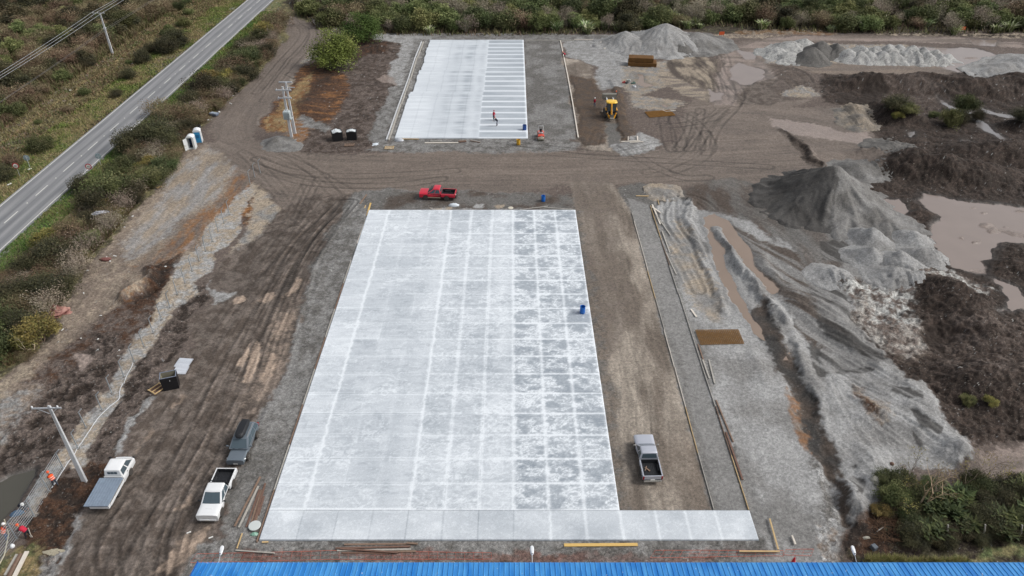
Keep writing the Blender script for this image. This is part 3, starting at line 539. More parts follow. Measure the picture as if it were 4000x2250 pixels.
for nm, pts, k in WATER:
    bb = bbox(pts, 3); sd = poly_sd(X[bb] + (wx[bb] - X[bb]) * .5, Y[bb] + (wy[bb] - Y[bb]) * .5, pts) + n_f[bb] * .15 + n_mid[bb] * (.9 if k == 'm' else .4) - (.4 if k == 't' else -.5 if k == 'd' else .15)
    big = k == 'd'; lev = (-.35 if big else -.03)
    if big: zt = lev - .5
    ins = sstep(-.45, .45, sd); near = sstep(-2.2, .6, sd); _fl = sstep(-3.2, -1.6, sd); Hh[bb] = np.maximum(Hh[bb], Hh[bb] * (1 - _fl) + (lev + .02) * _fl)
    Hh[bb] = Hh[bb] * (1 - near) + near * (np.clip(Hh[bb], lev + .02, lev + .12 + (0.25 if big else 0)))
    Hh[bb] = Hh[bb] * (1 - ins) + ins * (lev - .14)
    wet[bb] = np.maximum(wet[bb], sstep(-1.3, .2, sd) * .8); colr[bb] *= (1 - .28 * sstep(-1.6, -.2, sd + n_g[bb] * .6) * (1 - sstep(-.2, .3, sd)))[..., None]; WOBJ.append((nm, pts, k, lev))
    c = {'m': 'pink', 't': 'tan', 'd': 'graveld', 'c': 'pink'}[k]; mm = sstep(-.3, .3, sd)[..., None]; colr[bb] = colr[bb] * (1 - mm) + C[c] * mm * .9
    lit[bb] *= 1 - mm[..., 0]
for a in [(3765, 932, 1.0, .8, 0.25), (3822, 947, 1.3, .9, 0.28), (3852, 883, 2.2, 1.2, 0.33), (3890, 905, 2.4, 1.3, 0.33), (3940, 890, .9, .6, 0.22), (3980, 912, 2.5, 1.4, 0.33), (3795, 806, 1.6, .6, 0.22), (3835, 830, 1.5, .7, 0.25), (3980, 822, 2.2, .8, 0.28), (3960, 262, 4, 1.5, 0.28), (3800, 228, 3.5, 1.2, 0.28), (3820, 246, 3, 1.0, 0.25)]: bump(*a)
# keep dry ground above the puddle level only where puddles are; elsewhere nothing to do
# overall grain
grain = (1 + n_big * .10 + n_mid * .10 + n_f * .10)[..., None]
colr *= grain
sp = np.clip(n_ff, -1, 1); colr *= (1 + lit * sp * .5 + sp * .12)[..., None]
chip = (vnoise(X * 5.3, Y * 5.3, 91) > .455) & (lit > .3); colr[chip] = colr[chip] * .4 + C['gravl'] * .6 * np.minimum(1, lit[chip] + .3)[..., None]
chip = (vnoise(X * 2.9, Y * 2.9, 97) > .485) & (lit > .45); colr[chip] = C['white'] * .9
Hh += lit * n_ff * .03 * FADE
colr = np.clip(colr, 0.004, .9)
ZG = Hh + GZ
def gz(x, y):       # ground height at a point
    r = np.clip(np.searchsorted(ROWS, y) - 1, 0, len(ROWS) - 2); r = int(r); u = x / halfw(y); c = (u + 1) / 2 * (NU - 1)
    if c < 0 or c >= NU - 1: return GZ
    c0 = int(c); fc = c - c0; fr = float(np.clip((y - ROWS[r]) / (ROWS[r + 1] - ROWS[r]), 0, 1))
    return float((ZG[r, c0] * (1 - fc) + ZG[r, c0 + 1] * fc) * (1 - fr) + (ZG[r + 1, c0] * (1 - fc) + ZG[r + 1, c0 + 1] * fc) * fr)
def grid_mesh(name, VX, VY, VZ, colr, aux, m):
    nr, nc = VX.shape; me = bpy.data.meshes.new(name); co = np.stack([VX, VY, VZ], -1).reshape(-1, 3).astype(np.float32)
    idx = np.arange(nr * nc).reshape(nr, nc); f = np.stack([idx[:-1, :-1], idx[:-1, 1:], idx[1:, 1:], idx[1:, :-1]], -1).reshape(-1, 4)
    me.vertices.add(len(co)); me.vertices.foreach_set('co', co.ravel()); me.loops.add(f.size); me.loops.foreach_set('vertex_index', f.ravel().astype(np.int32))
    me.polygons.add(len(f)); me.polygons.foreach_set('loop_start', (np.arange(len(f)) * 4).astype(np.int32)); me.polygons.foreach_set('use_smooth', np.ones(len(f), bool))
    me.update(calc_edges=True)
    a = me.attributes.new('Tone', 'FLOAT_COLOR', 'POINT'); a.data.foreach_set('color', np.concatenate([colr.reshape(-1, 3), np.ones((len(co), 1))], 1).astype(np.float32).ravel())
    a = me.attributes.new('Aux', 'FLOAT_VECTOR', 'POINT'); a.data.foreach_set('vector', aux.reshape(-1, 3).astype(np.float32).ravel())
    me.materials.append(m); o = bpy.data.objects.new(name, me); COL.objects.link(o); return o
def ground_material(name='earth', fine=1.0):
    m = bpy.data.materials.new(name); m.use_nodes = True; n = m.node_tree; b = n.nodes['Principled BSDF']; L = n.links.new
    def N(t, **k):
        x = n.nodes.new(t)
        for a_, v_ in k.items(): setattr(x, a_, v_)
        return x
    A = N('ShaderNodeAttribute', attribute_name='Tone'); B = N('ShaderNodeAttribute', attribute_name='Aux'); S = N('ShaderNodeSeparateXYZ'); L(B.outputs['Vector'], S.inputs[0])
    tc = N('ShaderNodeTexCoord')
    n1 = N('ShaderNodeTexNoise'); n1.inputs['Scale'].default_value = 4.2; n1.inputs['Detail'].default_value = 6; n1.inputs['Roughness'].default_value = .85; L(tc.outputs['Object'], n1.inputs['Vector'])
    n2 = N('ShaderNodeTexNoise'); n2.inputs['Scale'].default_value = 11; n2.inputs['Detail'].default_value = 4; n2.inputs['Roughness'].default_value = .7; L(tc.outputs['Object'], n2.inputs['Vector'])
    mr = N('ShaderNodeMapRange'); mr.inputs[1].default_value = .37; mr.inputs[2].default_value = .63; mr.inputs[3].default_value = .66; mr.inputs[4].default_value = 1.38; L(n1.outputs[0], mr.inputs[0])
    m2 = N('ShaderNodeMapRange'); m2.inputs[1].default_value = .3; m2.inputs[2].default_value = .7; L(n2.outputs[0], m2.inputs[0])
    # litter contrast grows with Aux.y
    sc = N('ShaderNodeMath', operation='MULTIPLY_ADD'); sc.inputs[1].default_value = .9; sc.inputs[2].default_value = .26; L(S.outputs[1], sc.inputs[0])
    c1 = N('ShaderNodeMath', operation='SUBTRACT'); L(m2.outputs[0], c1.inputs[0]); c1.inputs[1].default_value = .5
    c2 = N('ShaderNodeMath', operation='MULTIPLY_ADD'); L(c1.outputs[0], c2.inputs[0]); L(sc.outputs[0], c2.inputs[1]); c2.inputs[2].default_value = 1.0
    mu = N('ShaderNodeMath', operation='MULTIPLY'); L(c2.outputs[0], mu.inputs[0]); L(mr.outputs[0], mu.inputs[1])
    vm = N('ShaderNodeVectorMath', operation='SCALE'); L(A.outputs['Color'], vm.inputs[0]); L(mu.outputs[0], vm.inputs['Scale'])
    n3 = N('ShaderNodeTexNoise'); n3.inputs['Scale'].default_value = 5.5; n3.inputs['Detail'].default_value = 3; n3.inputs['Roughness'].default_value = .8; n3.inputs['Distortion'].default_value = .6; L(tc.outputs['Object'], n3.inputs['Vector'])
    m4 = N('ShaderNodeMapRange'); m4.inputs[1].default_value = .60; m4.inputs[2].default_value = .68; L(n3.outputs[0], m4.inputs[0]); m5 = N('ShaderNodeMath', operation='MULTIPLY'); L(m4.outputs[0], m5.inputs[0]); L(S.outputs[1], m5.inputs[1]); m6 = N('ShaderNodeMath', operation='MULTIPLY'); L(m5.outputs[0], m6.inputs[0]); m6.inputs[1].default_value = .42
    mc = N('ShaderNodeMix', data_type='RGBA'); L(m6.outputs[0], mc.inputs[0]); L(vm.outputs[0], mc.inputs[6]); mc.inputs[7].default_value = (*srgb(168, 160, 148), 1)
    m7 = N('ShaderNodeMapRange'); m7.inputs[1].default_value = .40; m7.inputs[2].default_value = .32; L(n3.outputs[0], m7.inputs[0]); m8 = N('ShaderNodeMath', operation='MULTIPLY'); L(m7.outputs[0], m8.inputs[0]); L(S.outputs[1], m8.inputs[1]); m9 = N('ShaderNodeMath', operation='MULTIPLY'); L(m8.outputs[0], m9.inputs[0]); m9.inputs[1].default_value = .6
    md_ = N('ShaderNodeMix', data_type='RGBA'); L(m9.outputs[0], md_.inputs[0]); L(mc.outputs[2], md_.inputs[6]); md_.inputs[7].default_value = (*srgb(48, 42, 38), 1); L(md_.outputs[2], b.inputs['Base Color'])
    ro = N('ShaderNodeMapRange'); ro.inputs[3].default_value = .95; ro.inputs[4].default_value = .22; L(S.outputs[0], ro.inputs[0]); L(ro.outputs[0], b.inputs['Roughness'])
    b.inputs['Specular IOR Level'].default_value = .35
    bp = N('ShaderNodeBump'); bp.inputs['Strength'].default_value = .7; bp.inputs['Distance'].default_value = .05; L(n2.outputs[0], bp.inputs['Height']); L(bp.outputs[0], b.inputs['Normal'])
    return m
M_EARTH = ground_material()
aux = np.stack([wet, lit, np.zeros(SH)], -1)
g = grid_mesh('ground', X, Y, ZG, colr, aux, M_EARTH); tag(g, kind='structure')
# wide sheet to the horizon
far_m = mat('far_earth', tuple(C['scrub']), .95, noise=.5, nscale=.05)
me = MB(); me.add([(-1500, -300, -3), (1500, -300, -3), (1500, 2500, -3), (-1500, 2500, -3)], [(0, 1, 2, 3)]); tag(me.build('terrain', far_m), kind='structure')
# water
def water_mat(name, col, rough):
    m = mat(name, col, rough, spec=.5); n = m.node_tree; b = n.nodes['Principled BSDF']
    tc = n.nodes.new('ShaderNodeTexCoord'); nz = n.nodes.new('ShaderNodeTexNoise'); nz.inputs['Scale'].default_value = .35; nz.inputs['Detail'].default_value = 4; n.links.new(tc.outputs['Object'], nz.inputs['Vector'])
    mx = n.nodes.new('ShaderNodeMix'); mx.data_type = 'RGBA'; mx.inputs[6].default_value = (*col, 1); mx.inputs[7].default_value = (*[c * .82 for c in col], 1); n.links.new(nz.outputs[0], mx.inputs[0]); n.links.new(mx.outputs[2], b.inputs['Base Color'])
    return m
WM = {'m': water_mat('muddy_water', srgb(142, 129, 121), .07), 't': water_mat('tan_water', srgb(144, 127, 113), .10), 'd': water_mat('dark_water', srgb(84, 82, 74), .06), 'c': water_mat('clear_water', srgb(128, 124, 122), .05)}
for nm, pts, k, lev in WOBJ:
    cx = sum(p[0] for p in pts) / len(pts); cy = sum(p[1] for p in pts) / len(pts); mb = MB(); b_ = []
    xs = [p[0] for p in pts]; ys = [p[1] for p in pts]; x0, x1, y0, y1 = min(xs) - 1.2, max(xs) + 1.2, min(ys) - 1.2, max(ys) + 1.2
    nx, ny = max(2, int((x1 - x0) / .5)), max(2, int((y1 - y0) / .5)); gx, gy = np.meshgrid(np.linspace(x0, x1, nx), np.linspace(y0, y1, ny)); ok = poly_sd(gx, gy, pts) > -1.1
    ids = {}; vs = []; fs = []
    for r in range(ny - 1):
        for c_ in range(nx - 1):
            if ok[r, c_] or ok[r + 1, c_ + 1] or ok[r, c_ + 1] or ok[r + 1, c_]:
                f = []
                for rr, cc in ((r, c_), (r, c_ + 1), (r + 1, c_ + 1), (r + 1, c_)):
                    if (rr, cc) not in ids: ids[(rr, cc)] = len(vs); vs.append((gx[rr, cc], gy[rr, cc], lev + GZ))
                    f.append(ids[(rr, cc)])
                fs.append(tuple(f))
    mb.add(vs, fs); tag(mb.build(nm, WM[k]), kind='structure')
# ================================================================== HIGHWAY
def asphalt():
    m = mat('asphalt', srgb(118, 119, 121), .85, bump=.3, bscale=40); n = m.node_tree; b = n.nodes['Principled BSDF']; L = n.links.new
    tc = n.nodes.new('ShaderNodeTexCoord'); sx = n.nodes.new('ShaderNodeSeparateXYZ'); L(tc.outputs['Object'], sx.inputs[0])
    # worn wheel paths: lighter bands along the lanes
    wv = n.nodes.new('ShaderNodeMath'); wv.operation = 'MULTIPLY'; wv.inputs[1].default_value = 2 * math.pi / 1.72; L(sx.outputs[0], wv.inputs[0])
    si = n.nodes.new('ShaderNodeMath'); si.operation = 'SINE'; L(wv.outputs[0], si.inputs[0])
    mp = n.nodes.new('ShaderNodeMapping'); mp.inputs['Scale'].default_value = (1.4, .05, 1); L(tc.outputs['Object'], mp.inputs[0]); nz = n.nodes.new('ShaderNodeTexNoise'); nz.inputs['Scale'].default_value = 1.5; nz.inputs['Detail'].default_value = 5; L(mp.outputs[0], nz.inputs['Vector'])
    ad = n.nodes.new('ShaderNodeMath'); ad.operation = 'MULTIPLY_ADD'; ad.inputs[1].default_value = .16; L(si.outputs[0], ad.inputs[0]); L(nz.outputs[0], ad.inputs[2])
    cr = n.nodes.new('ShaderNodeValToRGB'); cr.color_ramp.elements[0].position = .25; cr.color_ramp.elements[1].position = .8; cr.color_ramp.elements[0].color = (*srgb(112, 114, 117), 1); cr.color_ramp.elements[1].color = (*srgb(148, 148, 149), 1)
    L(ad.outputs[0], cr.inputs[0])
    nf = n.nodes.new('ShaderNodeTexNoise'); nf.inputs['Scale'].default_value = 9; nf.inputs['Detail'].default_value = 4; L(tc.outputs['Object'], nf.inputs['Vector']); mr = n.nodes.new('ShaderNodeMapRange'); mr.inputs[3].default_value = .85; mr.inputs[4].default_value = 1.15; L(nf.outputs[0], mr.inputs[0])
    vm = n.nodes.new('ShaderNodeVectorMath'); vm.operation = 'SCALE'; L(cr.outputs[0], vm.inputs[0]); L(mr.outputs[0], vm.inputs['Scale']); L(vm.outputs[0], b.inputs['Base Color'])
    return m
mb = MB(); mb.box((-69.85, 170, -.11), (7.5, 300, .10)); tag(mb.build('road', asphalt()), kind='structure')
M_PAINT = mat('road_paint', srgb(214, 214, 208), .7, noise=.18, nscale=5)
mk = MB(); rr = random.Random(2)
for xx in (-73.25, -66.45):
    yy = 20.0
    while yy < 320: l_ = rr.uniform(6, 14); mk.box((xx + rr.uniform(-.01, .01), yy + l_ / 2, -.0545), (.13, l_ - rr.choice((0, 0, 0, .4)), .006)); yy += l_
for k in range(-9, 28): mk.box((-69.92, 97.3 + k * 8.05, -.0545), (.13, 3.4, .006))
tag(mk.build('road_markings', M_PAINT), kind='structure')
md = MB(); ms_ = mat('road_stud', srgb(225, 225, 215), .4)
for k in range(-9, 28, 1): md.box((-69.92, 101.4 + k * 8.05, -.04), (.16, .2, .035), taper=.6)
tag(md.build('road_studs', ms_), kind='structure')

# ================================================================== CONCRETE SLABS
ROWY = [91.22, 88.0, 84.69, 81.93, 79.04, 76.25, 73.46, 70.58, 67.75, 64.92, 62.09, 59.23, 56.42, 53.52, 50.71, 47.89, 44.99, 42.21, 39.38, 36.5]
COLX = [-20.30, -17.35, -14.45, -11.55, -8.62, -5.69, -2.77, .15, 3.1, 6.05, 8.98]
STRIPY = [173.81, 170.66, 167.81, 165.14, 162.53, 159.62, 156.7, 153.79, 150.79, 148.13, 145.15, 142.34, 139.47, 136.69, 133.79, 130.99, 128.08, 125.21, 122.32, 119.47, 116.62]
def slab_grid(name, x0, x1, y0, y1, fn, step=.11, kx=1.0, leftedge=None):
    """top sheet of a slab on a fine grid; fn gives tone 0..1 and wetness; sides follow down to the ground"""
    nx = int((x1 - x0) / (step * kx)) + 1; ny = int((y1 - y0) / step) + 1
    gx, gy = np.meshgrid(np.linspace(x0, x1, nx), np.linspace(y0, y1, ny))
    tone, rgh = fn(gx, gy)
    if leftedge is not None:
        le = leftedge(gy[:, 0]); t = (gx - x0) / (x1 - x0); gx = le[:, None] + t * (x1 - le[:, None])
    gz_ = np.zeros_like(gx)
    def ring(a, lr):
        if lr == 0: return np.concatenate([a[:, :1], a, a[:, -1:]], 1)
        return np.concatenate([a[:1], a, a[-1:]], 0)
    gx = ring(ring(gx, 0), 1); gy = ring(ring(gy, 0), 1); tone = ring(ring(tone, 0), 1); rgh = ring(ring(rgh, 0), 1); gz_ = np.pad(gz_, 1, constant_values=-.2)
    lo = np.array(srgb(130, 140, 150)); hi = np.array(srgb(217, 223, 228)); k = np.clip(tone, 0, 1.15)[..., None]; c = lo * (1 - k) + hi * k
    o = grid_mesh(name, gx, gy, gz_, c, np.stack([rgh, rgh * 0, rgh * 0], -1), M_CONC); 
    return tag(o, kind='structure')
M_CONC = ground_material('concrete'); 
for nd in M_CONC.node_tree.nodes:
    if nd.type == 'MAP_RANGE' and abs(nd.inputs[3].default_value - .66) < 1e-4: nd.inputs[3].default_value = .93; nd.inputs[4].default_value = 1.06
    if nd.type == 'MAP_RANGE' and abs(nd.inputs[4].default_value - .22) < 1e-4: nd.inputs[3].default_value = .8; nd.inputs[4].default_value = .3
    if nd.type == 'BUMP': nd.inputs['Strength'].default_value = .08
def line_mask(v, lines, w_): d = np.full(v.shape, 9.0); idx = np.zeros(v.shape, int)
def dist_lines(v, lines): a = np.array(sorted(lines)); i = np.clip(np.searchsorted(a, v), 1, len(a) - 1); return np.minimum(np.abs(v - a[i - 1]), np.abs(v - a[i])), i
def swirl(x, y, sx, sy, seed, sharp=7.0):      # trowel marks: thin bright curls
    a = fbm(x * .9, y * .9, 2, seed + 50) * 1.5; b = fbm(x * .9, y * .9, 2, seed + 60) * 1.5
    n = fbm(x * sx + a * 1.2, y * sy + b * 1.2, 4, seed, .6); r = 1 - np.abs(n) * sharp * .8; return np.clip(r, 0, 1)
def main_tone(x, y):
    dx, ix = dist_lines(x, COLX + [11.9, 14.4, 16.9, 19.8]); dy, iy = dist_lines(y, ROWY)
    rnd_ = _T[_P[_P[(ix * 7) & 1023] + iy * 13 & 1023]] - .5
    right = sstep(.10, .2, x); strip = (y < 39.38).astype(float); mid = ((x > -8.62) & (x <= .15)).astype(float); left = (x <= -8.62).astype(float); edgeL = (x < -17.35).astype(float)
    big = fbm(x * .12, y * .12, 3, 31); mm = fbm(x * .5, y * .5, 4, 33)
    cover = .5 + big * .6 + mm * .3
    s1 = swirl(x, y, .55, 1.6, 41) * sstep(-.2, .35, fbm(x * .35, y * .35, 3, 47)); s2 = swirl(x, y, 1.1, 1.9, 43)
    hz = fbm(x * .35, y * 3.4, 4, 49, .65) * .2
    patch = sstep(-.25, .2, fbm(x * .8, y * 1.2, 4, 71, .7) + rnd_ * .2)
    # left and middle fields
    bl = sstep(-.1, .4, fbm(x * .9, y * 1.5, 4, 151, .7)); t = .66 + big * .10 + mm * .08 + hz * .8 + rnd_ * .20 - bl * .15 + .12 * edgeL + (s1 * .34 + swirl(x, y, 1.5, 2.6, 91, 11) * (.12 + .28 * bl)) * (1 - strip)
    t = t + mid * (s2 * .26 - .10) * (1 - strip)
    # right field: dark glass-like panels with white clouds
    s3 = swirl(x, y, 1.7, 4.2, 95, 9); tr = .22 + rnd_ * .16 + patch * .30 + s3 * .8 * (patch * .7 + .3) + s2 * .50 * (patch * .75 + .25) + mm * .12
    t = t * (1 - right * (1 - strip)) + tr * right * (1 - strip)
    # near strip is smoother and greyer
    ts = .64 + big * .12 + mm * .26 + rnd_ * .10 + swirl(x, y, 1.5, 2.6, 97, 11) * .2 + sstep(.25, .6, fbm(x * .4, y * .6, 3, 81)) * .25; t = t * (1 - strip) + ts * strip
    # white bands along joints
    wob = fbm(x * 2, y * 2, 3, 83) * .1
    jy = np.exp(-((dy + wob * .6) / .11) ** 2); jx = np.exp(-((dx + wob) / .17) ** 2)
    jr = right * (1 - strip); t = t + jy * (.85 * jr + .5 * mid * (1 - strip) + .2 * left * (1 - strip)) + jx * (.6 * jr + .5 * mid * (1 - strip) + .12 * left * (1 - strip))
    for xl, wd, am in ((-17.35, .14, .38), (-8.62, .12, .34)): t = t + np.exp(-((x - xl + wob * 2) / wd) ** 2) * am * (1 - strip)
    t = t + sstep(1.7, .2, np.abs(x + 1.1)) * .14 * (1 - strip) + sstep(1.4, 0, np.abs(x + 9.6)) * .12 * (1 - strip)
    t = t + np.exp(-((y - 39.5) / .12) ** 2) * .5 * (x < -8) + (np.exp(-((x - 8.98 + wob) / .13) ** 2) + np.exp(-((x - 11.9) / .1) ** 2) + np.exp(-((x - 14.4) / .1) ** 2) + np.exp(-((x - 16.9) / .1) ** 2)+ np.exp(-((x - 3.15 + wob) / .12) ** 2) + np.exp(-((x - 6.05) / .12) ** 2)) * .45 * strip
    # sawn joints: thin dark lines
    t = t - np.exp(-(dy / .05) ** 2) * (.34 * (1 - jr)) + np.exp(-((dy - .14) / .08) ** 2) * .12 * left - np.exp(-(dx / .05) ** 2) * (.26 * (mid + strip * .6) + .12 * left * (vnoise(y * .3, x * 0 + ix, 7) > 0))
    return t, .45 * (1 - patch) * right + .2
def up_tone(x, y):
    dx, ix = dist_lines(x, COLX); dy, iy = dist_lines(y, STRIPY); right = sstep(-5.8, -5.6, x); big = fbm(x * .1, y * .1, 3, 131); mm = fbm(x * .5, y * .9, 4, 133)
    hz = fbm(x * .15, y * 1.7, 3, 134)
    t = .86 + big * .12 + mm * .10 + hz * .18
    for xl, wd, am in ((-14.5, 1.2, -.10), (-12.2, 1.3, -.24), (-9.2, 1.3, -.32), (-6.6, .7, -.2)): t = t + np.exp(-((x - xl + fbm(x * .3, y * .2, 2, 5) * .8) / wd) ** 2) * am * (1 + hz * 2.2)
    tr = .38 + mm * .14 + big * .1 + hz * .12 + np.exp(-((dy + mm * .12) / .34) ** 2) * .75
    t = t * (1 - right) + tr * right + np.exp(-((x + 5.69) / .1) ** 2) * .2 - (np.exp(-(dx / .09) ** 2) * .16 + np.exp(-(dy / .12) ** 2) * .12) * (1 - right) + sstep(2.3, 2.6, x) * .6
    return t, .3 + 0 * t
slab_grid('concrete_slab', -20.30, 8.98, 39.38, 91.22, main_tone, .085, 1.15)
_s = slab_grid('concrete_slab', -20.30, 19.8, 36.5, 39.375, main_tone, .08)
def ledge(y): return -20.0 + .55 * (y > 139) + .35 * (y > 152) - .2 * (y > 160) + vnoise(y * .8, y * 0, 4) * .3 * (y > 130)
slab_grid('concrete_slab', -20.0, 2.72, 116.62, 173.81, up_tone, .17, .7, ledge)
# ================================================================== GRAVEL HEAPS (each a body of its own standing on the ground)
def heap(label, cones, tone='gravel', tone2='graveld', res=.22, ribs=.0, group=None, cat='gravel heap', name='gravel_heap', litv=.25, seed=1, mottled=None, shade_side=None):
    W = []
    for c in cones:
        cx, cy = at(c[0], c[1], -.12); W.append((cx, cy, c[2], c[3]) + tuple(c[4:]))
    x0 = min(c[0] - c[2] * 1.3 for c in W); x1 = max(c[0] + c[2] * 1.3 for c in W); y0 = min(c[1] - c[2] * 1.3 for c in W); y1 = max(c[1] + c[2] * 1.3 for c in W)
    gx, gy = np.meshgrid(np.arange(x0, x1, res), np.arange(y0, y1, res)); ax = gx + fbm(gx * .5, gy * .5, 3, seed) * .6; ay = gy + fbm(gx * .5, gy * .5, 3, seed + 7) * .6
    z = np.full(gx.shape, -1.0)
    for c in W:
        cx, cy, r_, h_ = c[:4]; ex = c[4] if len(c) > 4 else 1.0; an = c[5] if len(c) > 5 else 0
        dx, dy = ax - cx, ay - cy; u = dx * math.cos(an) + dy * math.sin(an); v = (-dx * math.sin(an) + dy * math.cos(an)) * ex
        d = np.sqrt(u * u + v * v + (.06 * r_) ** 2); th = np.arctan2(dy, dx)
        zz = h_ * (1 - d / r_) * 1.06 + ribs * fbm(th * 3.2 * r_ / 4, d * .22, 3, seed + 11) * np.clip(d / r_ * 1.6, 0, 1)
        zz = zz + np.clip(d - r_ * .8, 0, r_ * .35) ** 2 / r_ * .8
        k = .3 + .02 * r_; z = np.where(np.abs(z - zz) < k, np.maximum(z, zz) + (k - np.abs(z - zz)) ** 2 / (4 * k), np.maximum(z, zz))
    z += fbm(gx * 1.2, gy * 1.2, 4, seed + 3, .6) * (.05 if name == 'gravel_heap' else .16)
    base = np.array([[gz(float(a), float(b)) for a, b in zip(ra, rb)] for ra, rb in zip(gx[::3, ::3], gy[::3, ::3])]); base = np.repeat(np.repeat(base, 3, 0), 3, 1)[:gx.shape[0], :gx.shape[1]]
    keep = z > -.12; Zw = np.where(keep, base + z, base - .3)
    f = fbm(gx * .45, gy * .45, 4, seed + 20, .6)[..., None]; k = np.clip(.5 + f * 1.1, 0, 1); c = C[tone] * k + C[tone2] * (1 - k); c = c * (1 + fbm(gx * 3, gy * 3, 3, seed + 5)[..., None] * .2)
    if shade_side: m = sstep(-.4, .4, W[0][0] + shade_side - gx + f[..., 0] * 2.2 - .35 * (W[0][1] - gy))[..., None] * .8; c = c * (1 - m) + C['moist_and_shade'] * m  # shade of the left flank painted into the heap colour, with a noisy border
    if mottled: m = (fbm(gx * 1.4, gy * 2.2, 4, seed + 31, .7) > -.05)[..., None]; c = np.where(m, c * .4 + C[mottled] * .6, c)
    nr, nc = gx.shape; fm = keep[:-1, :-1] | keep[1:, 1:] | keep[:-1, 1:] | keep[1:, :-1]
    idx = np.arange(nr * nc).reshape(nr, nc); F = np.stack([idx[:-1, :-1], idx[:-1, 1:], idx[1:, 1:], idx[1:, :-1]], -1)[fm]
    used, inv = np.unique(F.ravel(), return_inverse=True); P_ = np.stack([gx, gy, Zw], -1).reshape(-1, 3)[used]; cc = c.reshape(-1, 3)[used]
    me = bpy.data.meshes.new(name); cx0, cy0 = W[0][0], W[0][1]; P_ = P_ - np.array([cx0, cy0, 0])
    me.vertices.add(len(P_)); me.vertices.foreach_set('co', P_.astype(np.float32).ravel()); me.loops.add(len(inv)); me.loops.foreach_set('vertex_index', inv.astype(np.int32)); me.polygons.add(len(F)); me.polygons.foreach_set('loop_start', (np.arange(len(F)) * 4).astype(np.int32)); me.polygons.foreach_set('use_smooth', np.ones(len(F), bool)); me.update(calc_edges=True)
    a = me.attributes.new('Tone', 'FLOAT_COLOR', 'POINT'); a.data.foreach_set('color', np.concatenate([cc, np.ones((len(cc), 1))], 1).astype(np.float32).ravel())
    a = me.attributes.new('Aux', 'FLOAT_VECTOR', 'POINT'); a.data.foreach_set('vector', np.tile([0, litv, 0], (len(cc), 1)).astype(np.float32).ravel())
    me.materials.append(M_EARTH); o = bpy.data.objects.new(name, me); COL.objects.link(o); o.location = (cx0, cy0, 0); return tag(o, label, cat, group)
heap('largest grey gravel heap with a pointed top, right of the haul road', [(3222, 784, 8.6, 5.6), (3150, 795, 6.6, 2.8), (3300, 800, 5.4, 3.2), (3385, 838, 4.6, 1.9), (3290, 872, 3.8, 1.3), (3470, 885, 3.6, 1.1)], 'gravel', 'graveld', .2, .5, seed=3, shade_side=.3)
for i, (px_, py_, r_, h_, lb) in enumerate([(3600, 1010, 3.0, 1.3, 'rounded grey gravel heap nearest the big muddy pond'), (3500, 1035, 3.6, 1.9, 'hollowed grey gravel heap in the middle of the lower group'), (3480, 1085, 3.2, 1.2, 'flat-topped grey gravel heap at the front of the lower group'), (3400, 1010, 3.4, 1.6, 'grey gravel heap just below the largest heap'), (3245, 1082, 2.7, 1.0, 'small smooth grey gravel heap set apart to the left of the lower group'), (3560, 940, 3.0, 1.4, 'grey gravel heap at the right foot of the largest heap'), (3400, 940, 3.4, 1.9, 'grey gravel heap between the largest heap and the lower group')]):
    heap(lb, [(px_, py_, r_ * .85, h_ * 1.05, 1.0, 0), (px_ - 34, py_ - 12, r_ * .7, h_ * .75)], 'gravl', 'gravel', .17, .12, 'gravel heaps tipped below the largest heap', seed=10 + i)
heap('pale ridged gravel heap behind the upper yard, leftmost of the back row', [(2440, 172, 6, 2.9), (2490, 185, 5, 1.8), (2500, 150, 4.5, 1.6)], 'gravl', 'gravel', .25, .5, 'gravel heaps behind the upper yard', seed=21)
heap('tallest pale gravel heap of the back row with a sharp peak', [(2592, 172, 9.5, 4.6), (2560, 195, 5.5, 2.2), (2620, 185, 5, 2)], 'gravl', 'gravel', .25, .5, 'gravel heaps behind the upper yard', seed=22)
heap('darker grey gravel heap right of the tallest one in the back row', [(2712, 172, 7.5, 2.7), (2755, 172, 5.5, 1.7)], 'gravel', 'graveld', .25, .3, 'gravel heaps behind the upper yard', seed=23)
heap('small dark round gravel heap in front of the back row', [(2652, 192, 4.8, 2.2)], 'graveld', 'graveld', .25, .05, 'gravel heaps behind the upper yard', seed=24)
for i, (a, b_, r_, h_, dk) in enumerate([(60, 400, 6, 1.6, 0), (160, 370, 7, 2, 0), (260, 350, 6, 2.2, 0), (320, 445, 6.5, 2.7, 2), (385, 400, 7, 2.9, 2), (510, 405, 6, 2.6, 2), (150, 430, 6, 1.4, 0), (600, 430, 5.5, 2.0, 1), (680, 440, 5, 1.9, 1), (700, 390, 5, 1.6, 0), (760, 440, 5, 1.9, 0), (800, 400, 5, 1.8, 0), (850, 445, 5, 2.1, 0), (900, 405, 5, 2.3, 0), (940, 445, 5, 2.0, 0), (985, 395, 4.6, 2.0, 0), (1030, 440, 5, 2.2, 0), (1075, 400, 4.8, 2.0, 0), (1110, 450, 5, 2.1, 0), (1165, 410, 4.6, 1.9, 0), (1195, 455, 5, 2.1, 0), (1260, 420, 4.6, 1.6, 0), (1280, 460, 4.8, 1.8, 0), (1345, 440, 4.4, 1.3, 0)]):
    lb = ('dark grey gravel heap among paler rubble in the long far row' if dk == 2 else 'pale broken stone heap in the long row across the far right')
    heap(lb, [(3000 + a / 1.932, b_ / 1.932 + 6, r_ * .66, h_ * 1.05)], ('graveld' if dk == 2 else 'gravel'), ('graveld' if dk == 2 else 'gravl'), .27, .35, 'stone heaps dumped in the long far row', litv=.8 if dk != 2 else .2, seed=30 + i, mottled=None if dk == 2 else 'white', name='stone_heap', cat='stone heap')
